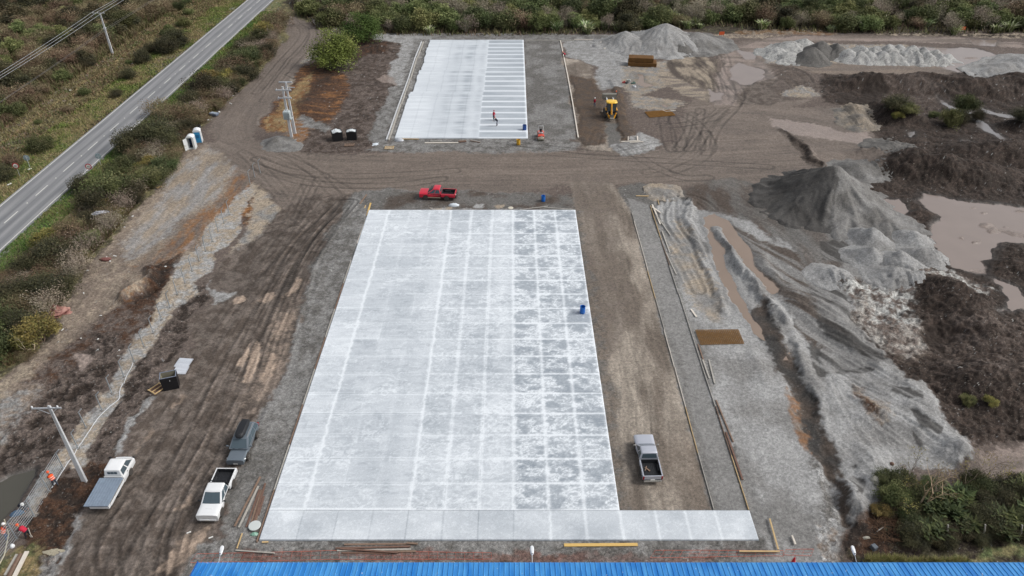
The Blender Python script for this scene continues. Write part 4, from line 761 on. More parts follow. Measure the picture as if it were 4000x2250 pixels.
heap('grey gravel bank at the right edge beside the far pond', [(3870, 283, 4.5, 1.0), (3920, 274, 5, 1.5), (3975, 262, 6, 1.8), (4030, 255, 6, 1.8)], 'gravel', 'gravl', .25, .2, seed=60)
heap('grey gravel heap half mixed with soil behind the largest heap', [(3335, 668, 3.6, 1.4), (3385, 668, 2.8, .8)], 'graveld', 'gravel', .2, .2, seed=61)
heap('low dark gravel heap beside the sloping dark soil bank', [(3480, 585, 3.8, 1.3), (3525, 590, 2.6, .7)], 'graveld', 'graveld', .2, .2, seed=62)
heap('low grey gravel heap under the pink mud flat', [(3350, 478, 3.2, .9), (3335, 442, 2.6, .7)], 'graveld', 'clay', .22, .2, seed=63)
heap('small dark gravel heap beside the double power pole', [(1082, 560, 2.5, 1.1), (1105, 566, 2.0, .7), (1135, 573, 1.7, .5)], 'graveld', 'gravel', .17, .1, seed=64)
heap('low clay heap near the corner of the boards', [(2593, 752, 2.2, .5)], 'clay', 'gravel', .15, .1, seed=65, cat='clay heap', name='clay_heap')

# ================================================================== BLUE ROOFED BUILDING along the bottom edge
EZ, EY, SL = 5.0, 30.92, .21
M_BLUE = mat('blue_sheet', srgb(42, 138, 212), .42, noise=.2, nscale=1.5, col2=srgb(62, 142, 204))
def _roofmat():
    n = M_BLUE.node_tree; b = n.nodes['Principled BSDF']; L = n.links.new; tc = n.nodes.new('ShaderNodeTexCoord'); mp = n.nodes.new('ShaderNodeMapping'); mp.inputs['Scale'].default_value = (1.4, .12, 1); L(tc.outputs['Object'], mp.inputs[0])
    nz = n.nodes.new('ShaderNodeTexNoise'); nz.inputs['Scale'].default_value = 2; nz.inputs['Detail'].default_value = 5; L(mp.outputs[0], nz.inputs['Vector']); cr = n.nodes.new('ShaderNodeValToRGB'); cr.color_ramp.elements[0].position = .35; cr.color_ramp.elements[1].position = .66; cr.color_ramp.elements[0].color = (*srgb(34, 120, 196), 1); cr.color_ramp.elements[1].color = (*srgb(74, 152, 214), 1); L(nz.outputs[0], cr.inputs[0])
    n2 = n.nodes.new('ShaderNodeTexNoise'); n2.inputs['Scale'].default_value = 4.5; n2.inputs['Detail'].default_value = 2; L(tc.outputs['Object'], n2.inputs['Vector']); mr = n.nodes.new('ShaderNodeMapRange'); mr.inputs[1].default_value = .72; mr.inputs[2].default_value = .75; L(n2.outputs[0], mr.inputs[0])
    mx = n.nodes.new('ShaderNodeMix'); mx.data_type = 'RGBA'; L(mr.outputs[0], mx.inputs[0]); L(cr.outputs[0], mx.inputs[6]); mx.inputs[7].default_value = (*srgb(205, 215, 220), 1); L(mx.outputs[2], b.inputs['Base Color'])
_roofmat()
M_BLUED = mat('blue_edge', srgb(20, 92, 170), .45)
M_WALLB = mat('wall_panel', srgb(190, 190, 186), .7, noise=.1)
bld = empty('blue_roof_building', (0, 25, 0), label='long building with a ribbed blue metal roof along the bottom edge', cat='building')
X0, X1 = -22.0, 42.0
mb = MB(); pw = .353; k = 0; x = X0
def roofz(y): return EZ + SL * (EY - y)
ys = [EY + .14, EY + .13, EY + .09, EY, EY - .25, 27.5, 24.0]; zs = [-.20, -.08, -.02, .0, .0, .0, .0]
prof = []
while x < X1:
    prof += [(x, 0), (x + pw - .085, 0), (x + pw - .06, .045), (x + pw - .025, .045)]; x += pw
secs = [[(px_, yy - 25, roofz(yy) + zz_ + dz_ * (1 if i_ > 1 else .6)) for px_, dz_ in prof] for i_, (yy, zz_) in enumerate(zip(ys, zs))]
mb.loft(secs, cap0=False, cap1=False, closed=False); mb.build('roof', M_BLUE, bld)
mb = MB()
secs = [[(px_, 48 - yy - 25, roofz(yy) + zz_ + dz_) for px_, dz_ in prof] for yy, zz_ in zip(ys, zs)]; mb.loft(secs, cap0=False, cap1=False, closed=False); mb.build('roof', M_BLUE, bld)
mb = MB(); mb.box((10, 24 - 25, roofz(24) + .04), (64, .5, .08)); mb.build('ridge_cap', M_BLUED, bld)
mb = MB(); mb.box((10, EY - .25 - 25, 2.38), (63.6, .2, 5.0)); mb.box((10, 17.3 - 25, 2.38), (63.6, .2, 5.0)); mb.box((X0 + .2, 24 - 25, 2.38), (.2, 13.2, 5.0)); mb.box((X1 - .3, 24 - 25, 2.38), (.2, 13.2, 5.0)); mb.build('wall', M_WALLB, bld)
mb = MB(); mb.bar((X0 - .03, EY + .1 - 25, EZ - .06), (X0 - .03, 24 - 25, roofz(24) - .02), .05, .22); mb.bar((X0 - .03, 17.1 - 25, EZ - .06), (X0 - .03, 24 - 25, roofz(24) - .02), .05, .22); mb.build('edge_trim', M_BLUED, bld)
# gable infill
mb = MB(); mb.prism([(17.4 - 25, 4.88), (EY - .3 - 25, 4.88), (24 - 25, roofz(24) - .12)], -.05, .05, Matrix.Translation((X0 + .2, 0, 0)) @ Matrix.Rotation(R(90), 4, 'Z')); 
mb.build('gable', M_WALLB, bld)
M_WH = mat('white_plastic', srgb(225, 228, 230), .4); M_DK = mat('dark_plastic', srgb(38, 40, 44), .5); M_GALV = mat('galvanised', srgb(196, 200, 205), .45, metal=.3, noise=.1, nscale=3)
for xx, lb in ((-20.6, 'white floodlight on an arm above the roof edge, leftmost of three'), (1.42, 'white floodlight on an arm at the middle of the roof edge'), (24.2, 'white floodlight on an arm above the roof edge, rightmost of three')):
    t = empty('floodlight', (xx, EY, 4.9), 0, lb, 'floodlight', 'floodlights along the blue roof'); t.scale = (.85, .95, .9)
    mb = MB(); mb.tube([(0, -.1, -.1), (0, .25, .05), (0, .62, .22)], .022, 8); mb.build('arm', M_GALV, t)
    mb = MB(); mb.loft([[(a * sx, y_, z_ + b_ * sz) for a, b_ in ((-1, 0), (-.7, .75), (0, 1), (.7, .75), (1, 0), (.8, -.5), (0, -.6), (-.8, -.5))] for y_, z_, sx, sz in ((.62, .22, .07, .05), (.75, .27, .14, .09), (1.0, .35, .17, .11), (1.2, .41, .15, .09), (1.27, .43, .08, .05))]); mb.build('lamp_housing', M_WH, t, smooth=True)
    mb = MB(); mb.box((.0, .66, .34), (.09, .07, .05), bev=.01); mb.build('light_sensor', M_DK, t)
    mb = MB(); mb.lathe([(.12, -.03), (.13, 0), (.12, .01)], 14, Matrix.Translation((0, 1.02, .26)) @ Matrix.Rotation(R(20), 4, 'X')); mb.build('lens', mat('lens', (.75, .77, .8), .15), t)

# ================================================================== POLES
M_CPOLE = mat('concrete_pole', srgb(200, 202, 204), .8, noise=.12, nscale=3, bump=.2, bscale=12)
M_INS = mat('porcelain', srgb(214, 216, 218), .3); M_WIRE = mat('wire', srgb(190, 192, 196), .4, metal=.5); M_WIRED = mat('dark_wire', srgb(96, 92, 90), .6)
def taper_pole(p, h, w0, w1, mat_=None):
    mb = MB(); mb.loft([[(-w0, -w0 * .6, -.3), (w0, -w0 * .6, -.3), (w0, w0 * .6, -.3), (-w0, w0 * .6, -.3)], [(-w1, -w1 * .6, h), (w1, -w1 * .6, h), (w1, w1 * .6, h), (-w1, w1 * .6, h)]]); return mb.build('pole', mat_ or M_CPOLE, p, bevel=.012)
def insulator(mb, x, y, z): mb.lathe([(.03, 0), (.03, .06), (.075, .07), (.05, .1), (.08, .12), (.05, .15), (.045, .2)], 10, Matrix.Translation((x, y, z)))
def each_ins(p, pts, nm='insulator'):
    for c_ in pts: mb = MB(); insulator(mb, *c_); mb.build(nm, M_INS, p)
def top_of(px, py, bx, by):      # height at which the pixel lies above a base point
    lo, hi = 0, 25
    for _ in range(40):
        m = (lo + hi) / 2
        if at(px, py, m)[1] > by: lo = m
        else: hi = m
    return lo
# single pole beside the parked truck
bx, by = at(331, 1880, -.1); hp = top_of(205, 1583, bx, by); print('pole h', hp)
p = empty('power_pole', (bx, by, gz(bx, by)), R(12), 'leaning-looking single concrete power pole with a white crossarm beside the white flatbed truck', 'power pole')
taper_pole(p, hp, .20, .10); lean = (at(189, 1583, hp)[0] - bx); p.rotation_euler = (0, math.atan2(lean, hp), R(3))
mb = MB(); mb.box((-.15, -.16, hp - .12), (2.3, .09, .12)); mb.build('crossarm', M_GALV, p)
each_ins(p, [(a, -.16, hp - .06) for a in (-1.22, .2, .75)])
for a, b_ in ((-.9, -.1), (.7, .05)): mb = MB(); mb.bar((a, -.17, hp - .15), (b_, -.17, hp - .7), .04); mb.build('brace', M_GALV, p)
mb = MB(); mb.tube([(.1, -.2, hp - .5), (.13, -.24, hp - 1.6), (.1, -.22, hp - 3)], .012, 6); mb.build('cable', M_WIRED, p)
# double pole with transformer
bx, by = at(1139, 535, -.1); hp = top_of(1109, 335, bx, by); print('double h', hp); bx2, by2 = at(1152, 521, -.1)
p = empty('double_power_pole', (bx, by, gz(bx, by)), 0, 'pair of concrete poles carrying three crossarms and a grey transformer', 'power pole')
dx2, dy2 = bx2 - bx, by2 - by
for ox, oy, hh in ((0, 0, hp), (dx2, dy2, hp + .2)):
    mb = MB(); mb.loft([[(ox + a * .24, oy + b_ * .16, -.3) for a, b_ in ((-1, -1), (1, -1), (1, 1), (-1, 1))], [(ox + a * .14, oy + b_ * .1, hh) for a, b_ in ((-1, -1), (1, -1), (1, 1), (-1, 1))]]); mb.build('pole', M_CPOLE, p, bevel=.012)
mx, my = dx2 / 2, dy2 / 2
for zz, y_, L_ in ((hp + .15, dy2 + .16, 2.2), (hp - .55, -.16, 2.6), (hp - 1.9, -.16, 2.3)):
    mb = MB(); mb.box((mx, y_, zz), (L_, .16, .2)); mb.build('crossarm', M_GALV, p)
mb = MB(); mb.box((mx + .5, dy2 + .14, hp - .75), (1.8, .1, .1)); mb.build('crossarm', M_GALV, p)
each_ins(p, [(mx + a, -.16, hp - 1.83) for a in (-1.0, -.1, .35, .95)] + [(mx + a, -.16, hp - .48) for a in (.6, 1.1, -1.1)])
mb = MB(); zt = hp - 4.6; mb.box((mx, -.55, zt), (1.15, .85, 1.35), bev=.12); [mb.box((mx - .5 + .17 * i, -1.0, zt - .05), (.05, .16, .95)) for i in range(7)]; mb.box((mx, -.3, zt - .8), (1.3, .9, .1))
mb.build('transformer', mat('transformer_grey', srgb(178, 188, 190), .5, noise=.08), p)
each_ins(p, [(mx + a, -.5, zt + .66) for a in (-.35, 0, .35)], 'bushing')
for a in (-.9, .1, .9): mb = MB(); mb.tube([(mx + a, -.2, hp - 1.8), (mx + a * .9, -.5, hp - 2.6), (mx + a * .4, -.5, zt + .85)], .012, 5); mb.build('cable', M_WIRED, p)
# highway line pole + wires
bx, by = at(440, 211, -.1); hp = top_of(386, 50, bx, by); print('hw pole', hp, bx, by)
p = empty('power_pole', (bx, by, gz(bx, by)), 0, 'slim concrete pole carrying the roadside wires across the scrub', 'power pole')
taper_pole(p, hp, .24, .13)
mb = MB(); mb.box((-.3, 0, hp + .02), (2.6, .1, .12)); mb.build('crossarm', M_GALV, p)
mb = MB(); XI = (-1.5, -.45, .85); each_ins(p, [(a, 0, hp + .08) for a in XI])
zc = top_of(408, 108, bx, by); mb = MB(); mb.box((0, 0, zc), (.6, .6, .08)); mb.build('bracket', M_GALV, p); mb = MB(); mb.box((0, 0, zc - .4), (.5, .5, .06)); mb.build('bracket', M_GALV, p)
zb = gz(bx, by) + hp
def wire_pt(px, py, x): # point above the line X = x seen at a pixel
    lo, hi = 0, 40
    for _ in range(40):
        m = (lo + hi) / 2; xx = at(px, py, m)[0]
        if xx < x: lo = m
        else: hi = m
    return (x, at(px, py, lo)[1], lo)
def sag(a, b, s_=.5, n=24): return [tuple(a[j] * (1 - k / n) + b[j] * (k / n) - (s_ * 4 * (k / n) * (1 - k / n) if j == 2 else 0) for j in range(3)) for k in range(n + 1)]
for j, (xi, pl, pr) in enumerate(zip(XI, ((0, 284), (0, 296), (0, 307)), ((448, 0), (462, 0), (484, 0)))):
    a = (bx + xi, by, zb + .28); l_ = at(pl[0], pl[1], zb - .3); r_ = at(pr[0], pr[1], zb - .2)
    dl = (l_[0] - a[0], l_[1] - a[1]); dr = (r_[0] - a[0], r_[1] - a[1])
    mb = MB(); mb.tube(sag((a[0] + dl[0] * 1.5, a[1] + dl[1] * 1.5, zb - .1), a, .35), .035, 5)
    mb.tube(sag(a, (a[0] + dr[0] * 3, a[1] + dr[1] * 3, zb - .1), .35), .035, 5)
    tag(mb.build('power_line', M_WIRE), ['bright overhead wire, left of the three on the roadside pole', 'bright overhead wire, middle one of the three on the roadside pole', 'bright overhead wire, right of the three on the roadside pole'][j], 'power line', 'bright wires on the roadside pole')
for j, (pl, pr, zz) in enumerate((((88, 330), (560, 15), zc), ((0, 392), (590, 2), zc - .35))):
    a = (bx + .25, by - .1, zz + gz(bx, by)); l_ = at(*pl, a[2]); r_ = at(*pr, a[2]); dl = (l_[0] - a[0], l_[1] - a[1]); dr = (r_[0] - a[0], r_[1] - a[1])
    mb = MB(); mb.tube(sag((a[0] + dl[0] * 1.8, a[1] + dl[1] * 1.8, a[2]), a, .3), .025, 5); mb.tube(sag(a, (a[0] + dr[0] * 3, a[1] + dr[1] * 3, a[2]), .3), .025, 5)
    tag(mb.build('telephone_line', M_WIRED), ['thin dark cable low on the roadside pole, upper of two', 'thin dark cable low on the roadside pole, lower of two'][j], 'telephone line', 'dark cables on the roadside pole')

# ================================================================== ROAD SIGNS
M_RED = mat('sign_red', srgb(178, 40, 50), .5); M_WHITE = mat('sign_white', srgb(232, 230, 224), .5); M_BLACK = mat('sign_black', srgb(30, 32, 36), .6); M_SIGNB = mat('sign_back', srgb(158, 176, 182), .5, metal=.3, noise=.1)
def text_mesh(s, size, m, parent, loc, rot, name='lettering'):
    cu = bpy.data.curves.new(name, 'FONT'); cu.body = s; cu.size = size; cu.align_x = 'CENTER'; cu.align_y = 'CENTER'; cu.extrude = .004; o = bpy.data.objects.new(name, cu); COL.objects.link(o)
    dg = bpy.context.evaluated_depsgraph_get(); me = bpy.data.meshes.new_from_object(o.evaluated_get(dg)); bpy.data.objects.remove(o)
    me.materials.clear(); me.materials.append(m); n = bpy.data.objects.new(name, me); COL.objects.link(n); n.parent = parent; n.location = loc; n.rotation_euler = rot; return n
def disc_sign(px, py, tx, ty, front, label, rz=0):
    bx, by = at(px, py, -.1); h = top_of(tx, ty, bx, by); t = empty('road_sign', (bx, by, gz(bx, by)), rz, label, 'road sign', 'round road signs beside the highway')
    mb = MB(); mb.tube([(0, 0, -.2), (0, 0, h + .3)], .035, 8); mb.build('post', M_GALV, t)
    MX = Matrix.Translation((0, -.045 if front else .045, h)) @ Matrix.Rotation(R(90), 4, 'X')
    mb = MB(); mb.lathe([(.47, -.01), (.47, .01)], 32, MX); mb.build('disc', M_RED if front else M_SIGNB, t)
    if front:
        mb = MB(); mb.lathe([(.335, -.003), (.335, .003)], 32, Matrix.Translation((0, -.062, h)) @ Matrix.Rotation(R(90), 4, 'X')); mb.build('face', M_WHITE, t)
        text_mesh('60', .40, M_BLACK, t, (0, -.072, h - .01), (R(90), 0, 0))
    else: mb = MB(); mb.bar((-.3, .0, h), (.3, .0, h), .04); mb.build('bracket', M_GALV, t)
    return t
disc_sign(79, 690, 57, 645, True, 'round red and white 60 speed sign on the left verge', R(10)); disc_sign(119, 657, 102, 615, False, 'round grey back of a sign on the left verge', R(8))
disc_sign(353, 671, 344, 648, True, 'round red and white 60 speed sign on the right verge above a bush', R(8)); disc_sign(395, 645, 384, 609, False, 'round grey back of a sign on the right verge', R(8))
M_OR = mat('orange_sign', srgb(236, 120, 52), .6); M_OR2 = mat('orange_red', srgb(222, 96, 50), .6)
bx, by = at(1297, 78, 0); t = empty('warning_sign', (bx, by, gz(bx, by)), R(10), 'orange diamond warning sign at the end of the haul road', 'warning sign')
mb = MB(); mb.box((0, -.05, 1.1), (1.25, .03, 1.25), M=Matrix.Translation((0, 0, 1.1)) @ Matrix.Rotation(R(45), 4, 'Y') @ Matrix.Translation((0, 0, -1.1))); mb.build('panel', M_OR, t)
mb = MB(); mb.box((0, 0, 0), (.95, .01, .95), M=Matrix.Translation((0, -.075, 1.1)) @ Matrix.Rotation(R(45), 4, 'Y')); mb.build('face', mat('orange_pale', srgb(246, 160, 96), .6), t)
mb = MB(); mb.bar((-.8, 0, .3), (-.1, 0, 1.1), .05); mb.bar((-1, 0, 2.6), (-1, 0, -.2), .06); mb.build('stand', M_GALV, t)
for px_, py_, lb in ((2818, 140, 'small orange panel sign at the wood edge, nearer the tall gravel heap'), (3759, 121, 'small orange panel sign at the wood edge near the far pond')):
    bx, by = at(px_, py_, 0); t = empty('warning_sign', (bx, by, gz(bx, by)), R(4), lb, 'warning sign', 'orange panels at the wood edge')
    mb = MB(); mb.box((0, 0, .75), (1.25, .04, .75)); mb.build('panel', M_OR2, t)
    for a in (-.5, .5): mb = MB(); mb.bar((a, .05, -.2), (a, .05, 1.2), .06); mb.build('stand', M_DK, t)

# ================================================================== FENCE POSTS with bent tops
posts = [(q(*M1, s_)[0]) for s_ in ("1815,52", "1775,108", "1732,172", "1690,236", "1648,302", "1604,375", "1552,447", "1505,520", "1453,598", "1398,688", "1340,775", "1285,873", "1220,963", "1158,1066", "1087,1168", "1015,1283", "937,1395", "845,1520")] + [q(*B1, s_)[0] for s_ in ("770,200", "650,330", "592,490", "480,640", "375,815", "260,1000", "130,1170")]
posts = [q(540, 660, "1730,60", 3.622)[0], q(540, 660, "1650,115", 3.622)[0], q(540, 660, "1585,215", 3.622)[0]] + posts[3 - 1:]
A_, B_ = np.array(posts[0]), np.array(posts[-1])
M_POST = mat('post_steel', srgb(176, 184, 190), .5, metal=.5, noise=.1); M_CREAM = mat('cement', srgb(120, 116, 110), .9, noise=.2)
pr_ = None
for i, (x, y) in enumerate(posts):
    if pr_ is None:
        pr_ = empty('fence_post', (0, 0, 0)); mb = MB(); mb.box((0, 0, 1.0), (.075, .075, 2.1)); mb.bar((0, 0, 2.04), (.32, .12, 2.36), .07); mb.build('post', M_POST, pr_, bevel=.008)
        mb = MB(); mb.lathe([(.17, -.05), (.16, .02), (.1, .05)], 10); mb.build('footing', M_CREAM, pr_); t = pr_
    else: t = copy_tree(pr_)
    t.location = (x, y, gz(x, y)); t.rotation_euler = (R(random.uniform(-1.5, 1.5)), R(random.uniform(-1.5, 1.5)), R(random.uniform(-6, 6)))
    tag(t, 'grey steel fence post with a bent top in the gravel strip' if i < len(posts) - 4 else 'grey steel fence post holding the wire mesh by the pond', 'fence post', 'bent-topped fence posts along the left strip')
M_MESH = mat('fence_wire', srgb(170, 176, 180), .5, metal=.4)
for i in range(len(posts) - 3, len(posts) + 0):
    a = posts[i - 1]; b_ = posts[i]; 
    if i == len(posts) - 3: a = posts[i - 1]
    mb = MB(); dx, dy = b_[0] - a[0], b_[1] - a[1]; L_ = math.hypot(dx, dy)
    for z_ in np.linspace(.1, 2.0, 9): mb.tube([(a[0], a[1], z_ - .1), (b_[0], b_[1], z_ - .1)], .016, 5)
    n_ = int(L_ / .16)
    for k in range(n_ + 1): t_ = k / n_; mb.tube([(a[0] + dx * t_, a[1] + dy * t_, 0), (a[0] + dx * t_, a[1] + dy * t_, 1.9)], .006, 4)
    tag(mb.build('wire_fence', M_MESH), ['wire mesh fence panel beside the worker in the orange vest', 'wire mesh fence panel in the middle of the three by the pond', 'wire mesh fence panel behind the two workers at the left edge'][i - len(posts) + 3], 'fence panel', 'wire mesh panels by the pond')
a = posts[-1]; mb = MB(); b_ = (a[0] + (a[0] - posts[-2][0]) * 1.5, a[1] + (a[1] - posts[-2][1]) * 1.5)
for z_ in np.linspace(.1, 2.0, 9): mb.tube([(a[0], a[1], z_ - .1), (b_[0], b_[1], z_ - .1)], .016, 5)
tag(mb.build('wire_fence', M_MESH), 'last wire mesh fence panel running out of the picture at the left', 'fence panel', 'wire mesh panels by the pond')
pts = q(*B1, "925,0 905,60 900,110 870,140 820,180 740,260 680,350 620,440 590,480 560,540 520,590 480,650 430,730 395,790"); mb = MB(); mb.tube([(x, y, gz(x, y) + .05) for x, y in smooth_line(pts, 3)], .035, 6)
tag(mb.build('cable', mat('cable_white', srgb(205, 208, 212), .5)), 'white cable lying along the gravel strip by the fence posts', 'cable')
pts = q(*M1, "1005,1290 990,1330 960,1380 935,1449"); mb = MB(); mb.tube([(x, y, gz(x, y) + .05) for x, y in smooth_line(pts, 3)], .03, 6); tag(mb.build('cable', mat('cable_white', srgb(205, 208, 212), .5)), 'short white cable end between two fence posts', 'cable')
mb = MB(); pts = q(*B1, "80,1100 75,1150 50,1270 40,1310 0,1370 -40,1420"); mb.tube([(x, y, gz(x, y) + (1.3 if i < 1 else .25 if i < 4 else .1)) for i, (x, y) in enumerate(pts)], .05, 8); tag(mb.build('pipe', mat('pipe_beige', srgb(176, 170, 150), .5)), 'bent beige pipe leaning down beside the white-helmeted worker', 'pipe')

# ================================================================== TIMBER, BOARDS
M_PINE = mat('pine', srgb(200, 172, 126), .7, noise=.15, nscale=4); M_PINEY = mat('new_pine', srgb(216, 180, 108), .65, noise=.08, nscale=3); M_OLD = mat('old_timber', srgb(134, 112, 96), .85, noise=.3, nscale=4); M_OLDR = mat('stained_timber', srgb(116, 90, 78), .85, noise=.3, nscale=4); M_GREYW = mat('grey_timber', srgb(172, 168, 160), .85, noise=.2, nscale=3); M_PALE = mat('pale_timber', srgb(216, 208, 196), .7, noise=.1, nscale=3)
def plank(px0, py0, px1, py1, w, t_, m, label, group=None, zoff=0.0, name='plank', z0=None, z1=None, cat='plank'):
    a = at(px0, py0, -.1); b_ = at(px1, py1, -.1); za = gz(*a) if z0 is None else z0; zb_ = gz(*b_) if z1 is None else z1
    cx, cy = (a[0] + b_[0]) / 2, (a[1] + b_[1]) / 2; mb = MB(); mb.bar((a[0] - cx, a[1] - cy, za + t_ / 2 + zoff + .01), (b_[0] - cx, b_[1] - cy, zb_ + t_ / 2 + zoff + .01), w, t_)
    o = mb.build(name, m, loc=(cx, cy, 0)); return tag(o, label, cat, group)
# form boards beside the grey strip: lengths laid end to end
def board_run(X_, ya, yb, mats, side, base_z, lens, grp, n0):
    y = ya; i = 0; rr = random.Random(n0)
    while y < yb - .2:
        L_ = min(rr.choice(lens), yb - y); mb = MB(); mb.box((0, 0, 0), (.05, L_ - .03, .17)); m = mats[min(len(mats) - 1, i)] if i < len(mats) else rr.choice(mats)
        where = 'nearest the slab' if i == 0 else ('farthest from the slab' if y + L_ >= yb - .3 else 'in the middle of the run')
        o = mb.build('form_board', m, loc=(X_ + rr.uniform(-.04, .04), y + L_ / 2, base_z), rz=R(rr.uniform(-.3, .3))); tag(o, f'form board {where} on the {side} of the grey strip', 'form board', grp)
        y += L_; i += 1
board_run(16.88, 39.42, 90.5, [M_GREYW, M_PINE, M_PALE, M_PALE, M_GREYW, M_PINE], 'left side', -.07, [6.3, 5.9, 6.6], 'form boards left of the grey strip', 4)
board_run(19.78, 39.42, 92.5, [M_PINE, M_OLD, M_GREYW, M_GREYW, M_GREYW], 'right side', -.06, [6.3, 6.0, 6.8], 'form boards right of the grey strip', 9)
def zp(o, s_, k): a, b_ = s_.split(); ax, ay = map(float, a.split(',')); bx, by = map(float, b_.split(',')); return (o[0] + ax / k, o[1] + ay / k, o[0] + bx / k, o[1] + by / k)
Z7 = (2360, 720)
for s_, w_, m, lb in [("530,197 870,202", .17, M_PINE, 'yellow timber board closing the far end of the grey strip'), ("875,205 915,350", .08, M_PINE, 'short timber board at the far right corner of the grey strip'), ("795,385 935,485", .22, M_PALE, 'short white board crossing the others near the far end'), ("800,345 935,668", .2, M_PALE, 'long white board in the fan beside the grey strip'), ("850,495 1098,858", .14, M_GREYW, 'grey board slanting away to the right of the fan'), ("962,785 1095,1150", .16, M_GREYW, 'grey board lying below the fan of boards'), ("1030,1140 1200,1500", .12, M_GREYW, 'thin grey board leaning off the right form boards')]:
    plank(*zp(Z7, s_, 4.2625), w_, .07, m, lb, 'loose boards right of the grey strip', zoff=.03)
for s_, w_, m, lb in [("1350,888 1392,944", .2, M_PALE, 'short white board lying alone between strip and rusty mesh'), ("1405,1150 1450,1290", .12, M_OLD, 'brown board below the left end of the rusty mesh sheet'), ("1440,1270 1490,1410", .16, M_GREYW, 'wide grey board under the rusty mesh sheet'), ("1485,1268 1530,1449", .14, M_GREYW, 'grey board right of the wide one under the mesh sheet')]:
    plank(*zp(M3, s_, 1.932), w_, .07, m, lb, 'loose boards right of the grey strip', zoff=.03)
for s_, w_, m, lb in [("1540,125 1670,440", .12, M_OLD, 'long thin brown board beside the right form boards'), ("1615,365 1740,725", .16, M_OLDR, 'red-brown board lying against the right form boards')]:
    plank(*zp(B3, s_, 1.932), w_, .07, m, lb, 'loose boards right of the grey strip', zoff=.03)
plank(*zp(B3, "393,1218 948,1214", 1.932), .28, .05, M_PINEY, 'long bright yellow plank in front of the slab', zoff=.02)
for s_, w_, m, lb in [("665,240 820,790", .12, M_PINE, 'timber board of the corner frame, running away from the roof'), ("120,828 845,826", .12, M_PINE, 'orange timber board of the corner frame, parallel to the roof'), ("1068,540 1130,700", .14, M_PALE, 'short pale stake lying on the gravel right of the corner frame')]:
    plank(*zp((2860, 1980), s_, 4.6), w_, .08, m, lb, zoff=.15 if 'frame' in lb else .02)
for s_, w_, m, lb in [("1350,65 1180,530", .09, M_PINE, 'thin timber board running up from the netting'), ("1140,595 2370,680", .1, M_GREYW, 'whitish timber board on the netting left of the slab corner'), ("1970,345 2170,328", .12, M_PINE, 'small yellow wood offcut by the slab corner')]:
    plank(*zp((780, 2080), s_, 8.05), w_, .07, m, lb, zoff=.1)
# form board along the left edge of the slab
def srun(y0, y1, x0, m, lb): mb = MB(); mb.box((0, 0, 0), (.09, y1 - y0, .2)); tag(mb.build('form_board', m, loc=(x0, (y0 + y1) / 2, -.06)), lb, 'form board', 'form boards along the left edge of the slab')
yy = 36.3; k = 0
while yy < 74: srun(yy, yy + 5.2, -20.42, M_GREYW if k % 2 else M_OLD, 'weathered form board along the left edge of the slab' if k else 'nearest form board on the left edge of the slab, by the barrel lid'); yy += 5.22; k += 1
plank(*zp(M2, "865,85 838,175", 1.932), .22, .08, M_PINEY, 'bright yellow board at the far left corner of the slab'); plank(*zp(M2, "835,190 765,388", 1.932), .2, .08, M_PALE, 'pale board along the far left side of the slab')
plank(*zp(M2, "835,20 785,92", 1.932), .16, .08, M_OLD, 'brown board above the far left corner of the slab'); plank(*zp(M2, "828,102 820,122", 1.932), .14, .05, M_PINE, 'wood offcut above the far left corner of the slab')
plank(*zp(M3, "60,133 270,108", 1.932), .12, .06, M_GREYW, 'thin board behind the slab, left of its far right corner'); plank(*zp(M3, "240,115 462,133", 1.932), .12, .06, M_GREYW, 'thin board behind the far right corner of the slab')
# far plank line of the upper yard
for a_, b_, lb in [((2189, 160), (2216, 290), 'farthest'), ((2216, 290), (2236, 400), 'middle'), ((2236, 400), (2259, 541), 'nearest')]:
    plank(*a_, *b_, .2, .16, M_PALE, f'pale form board right of the upper slab, {lb} of the line', 'form boards right of the upper slab')
plank(*zp(T3, "100,305 470,307", 1.932), .2, .12, M_GREYW, 'grey board along the far edge of the upper yard'); plank(*zp(T3, "470,300 685,303", 1.932), .25, .14, M_PALE, 'pale board at the far right corner of the upper yard')
plank(*zp(T3, "672,316 702,368", 1.932), .45, .1, M_PALE, 'short white plank lying by the far corner of the upper yard')
for s_, w_, lb in [("825,1076 966,1078", .22, 'front board of the timber frame on the stone apron'), ("946,1038 946,1078", .22, 'right board of the timber frame on the stone apron'), ("888,1092 990,1085", .16, 'loose board lying across the stone apron'), ("876,1048 876,1066", .14, 'short stake of the timber frame on the stone apron')]:
    plank(*zp(T3, s_, 1.932), w_, .1, M_PALE, lb, 'boards on the stone apron', zoff=.1)
# long concrete beams left of the upper slab
Z = [(zp(T2, "1250,320 1200,440", 1.932)), (zp(T2, "1200,440 1150,600", 1.932)), (zp(T2, "1150,600 1080,790", 1.932)), (zp(T2, "1080,790 985,1060", 1.932))]
for i, c_ in enumerate(Z):
    for s_ in (0, 1): plank(c_[0] + s_ * 7, c_[1], c_[2] + s_ * 9, c_[3], .24, .22, M_GREYW if s_ else M_CPOLE, f'{["farthest", "second farthest", "second nearest", "nearest"][i]} {["left", "right"][s_]} beam of the line beside the upper slab', 'beams laid left of the upper slab', name='beam', cat='beam')
Z8 = (1440, 500); k8 = 5.6
for s_, w_, m, lb in [("680,250 1100,250", .16, M_PINE, 'yellow board under the lower left edge of the upper slab'), ("1230,338 1960,332", .28, M_PALE, 'long white beam in front of the upper slab'), ("1350,300 1600,298", .18, M_GREYW, 'short grey board above the long white beam'), ("2220,285 2440,325", .12, M_OLD, 'dark thin board right of the short stack'), ("1960,300 2130,285", .2, M_OLD, 'brown board on the small stack in front of the upper slab'), ("1990,318 2140,305", .2, M_OLDR, 'lower board of the small stack in front of the upper slab')]:
    plank(*zp(Z8, s_, k8), w_, .1, m, lb, 'timber in front of the upper slab', zoff=.04)
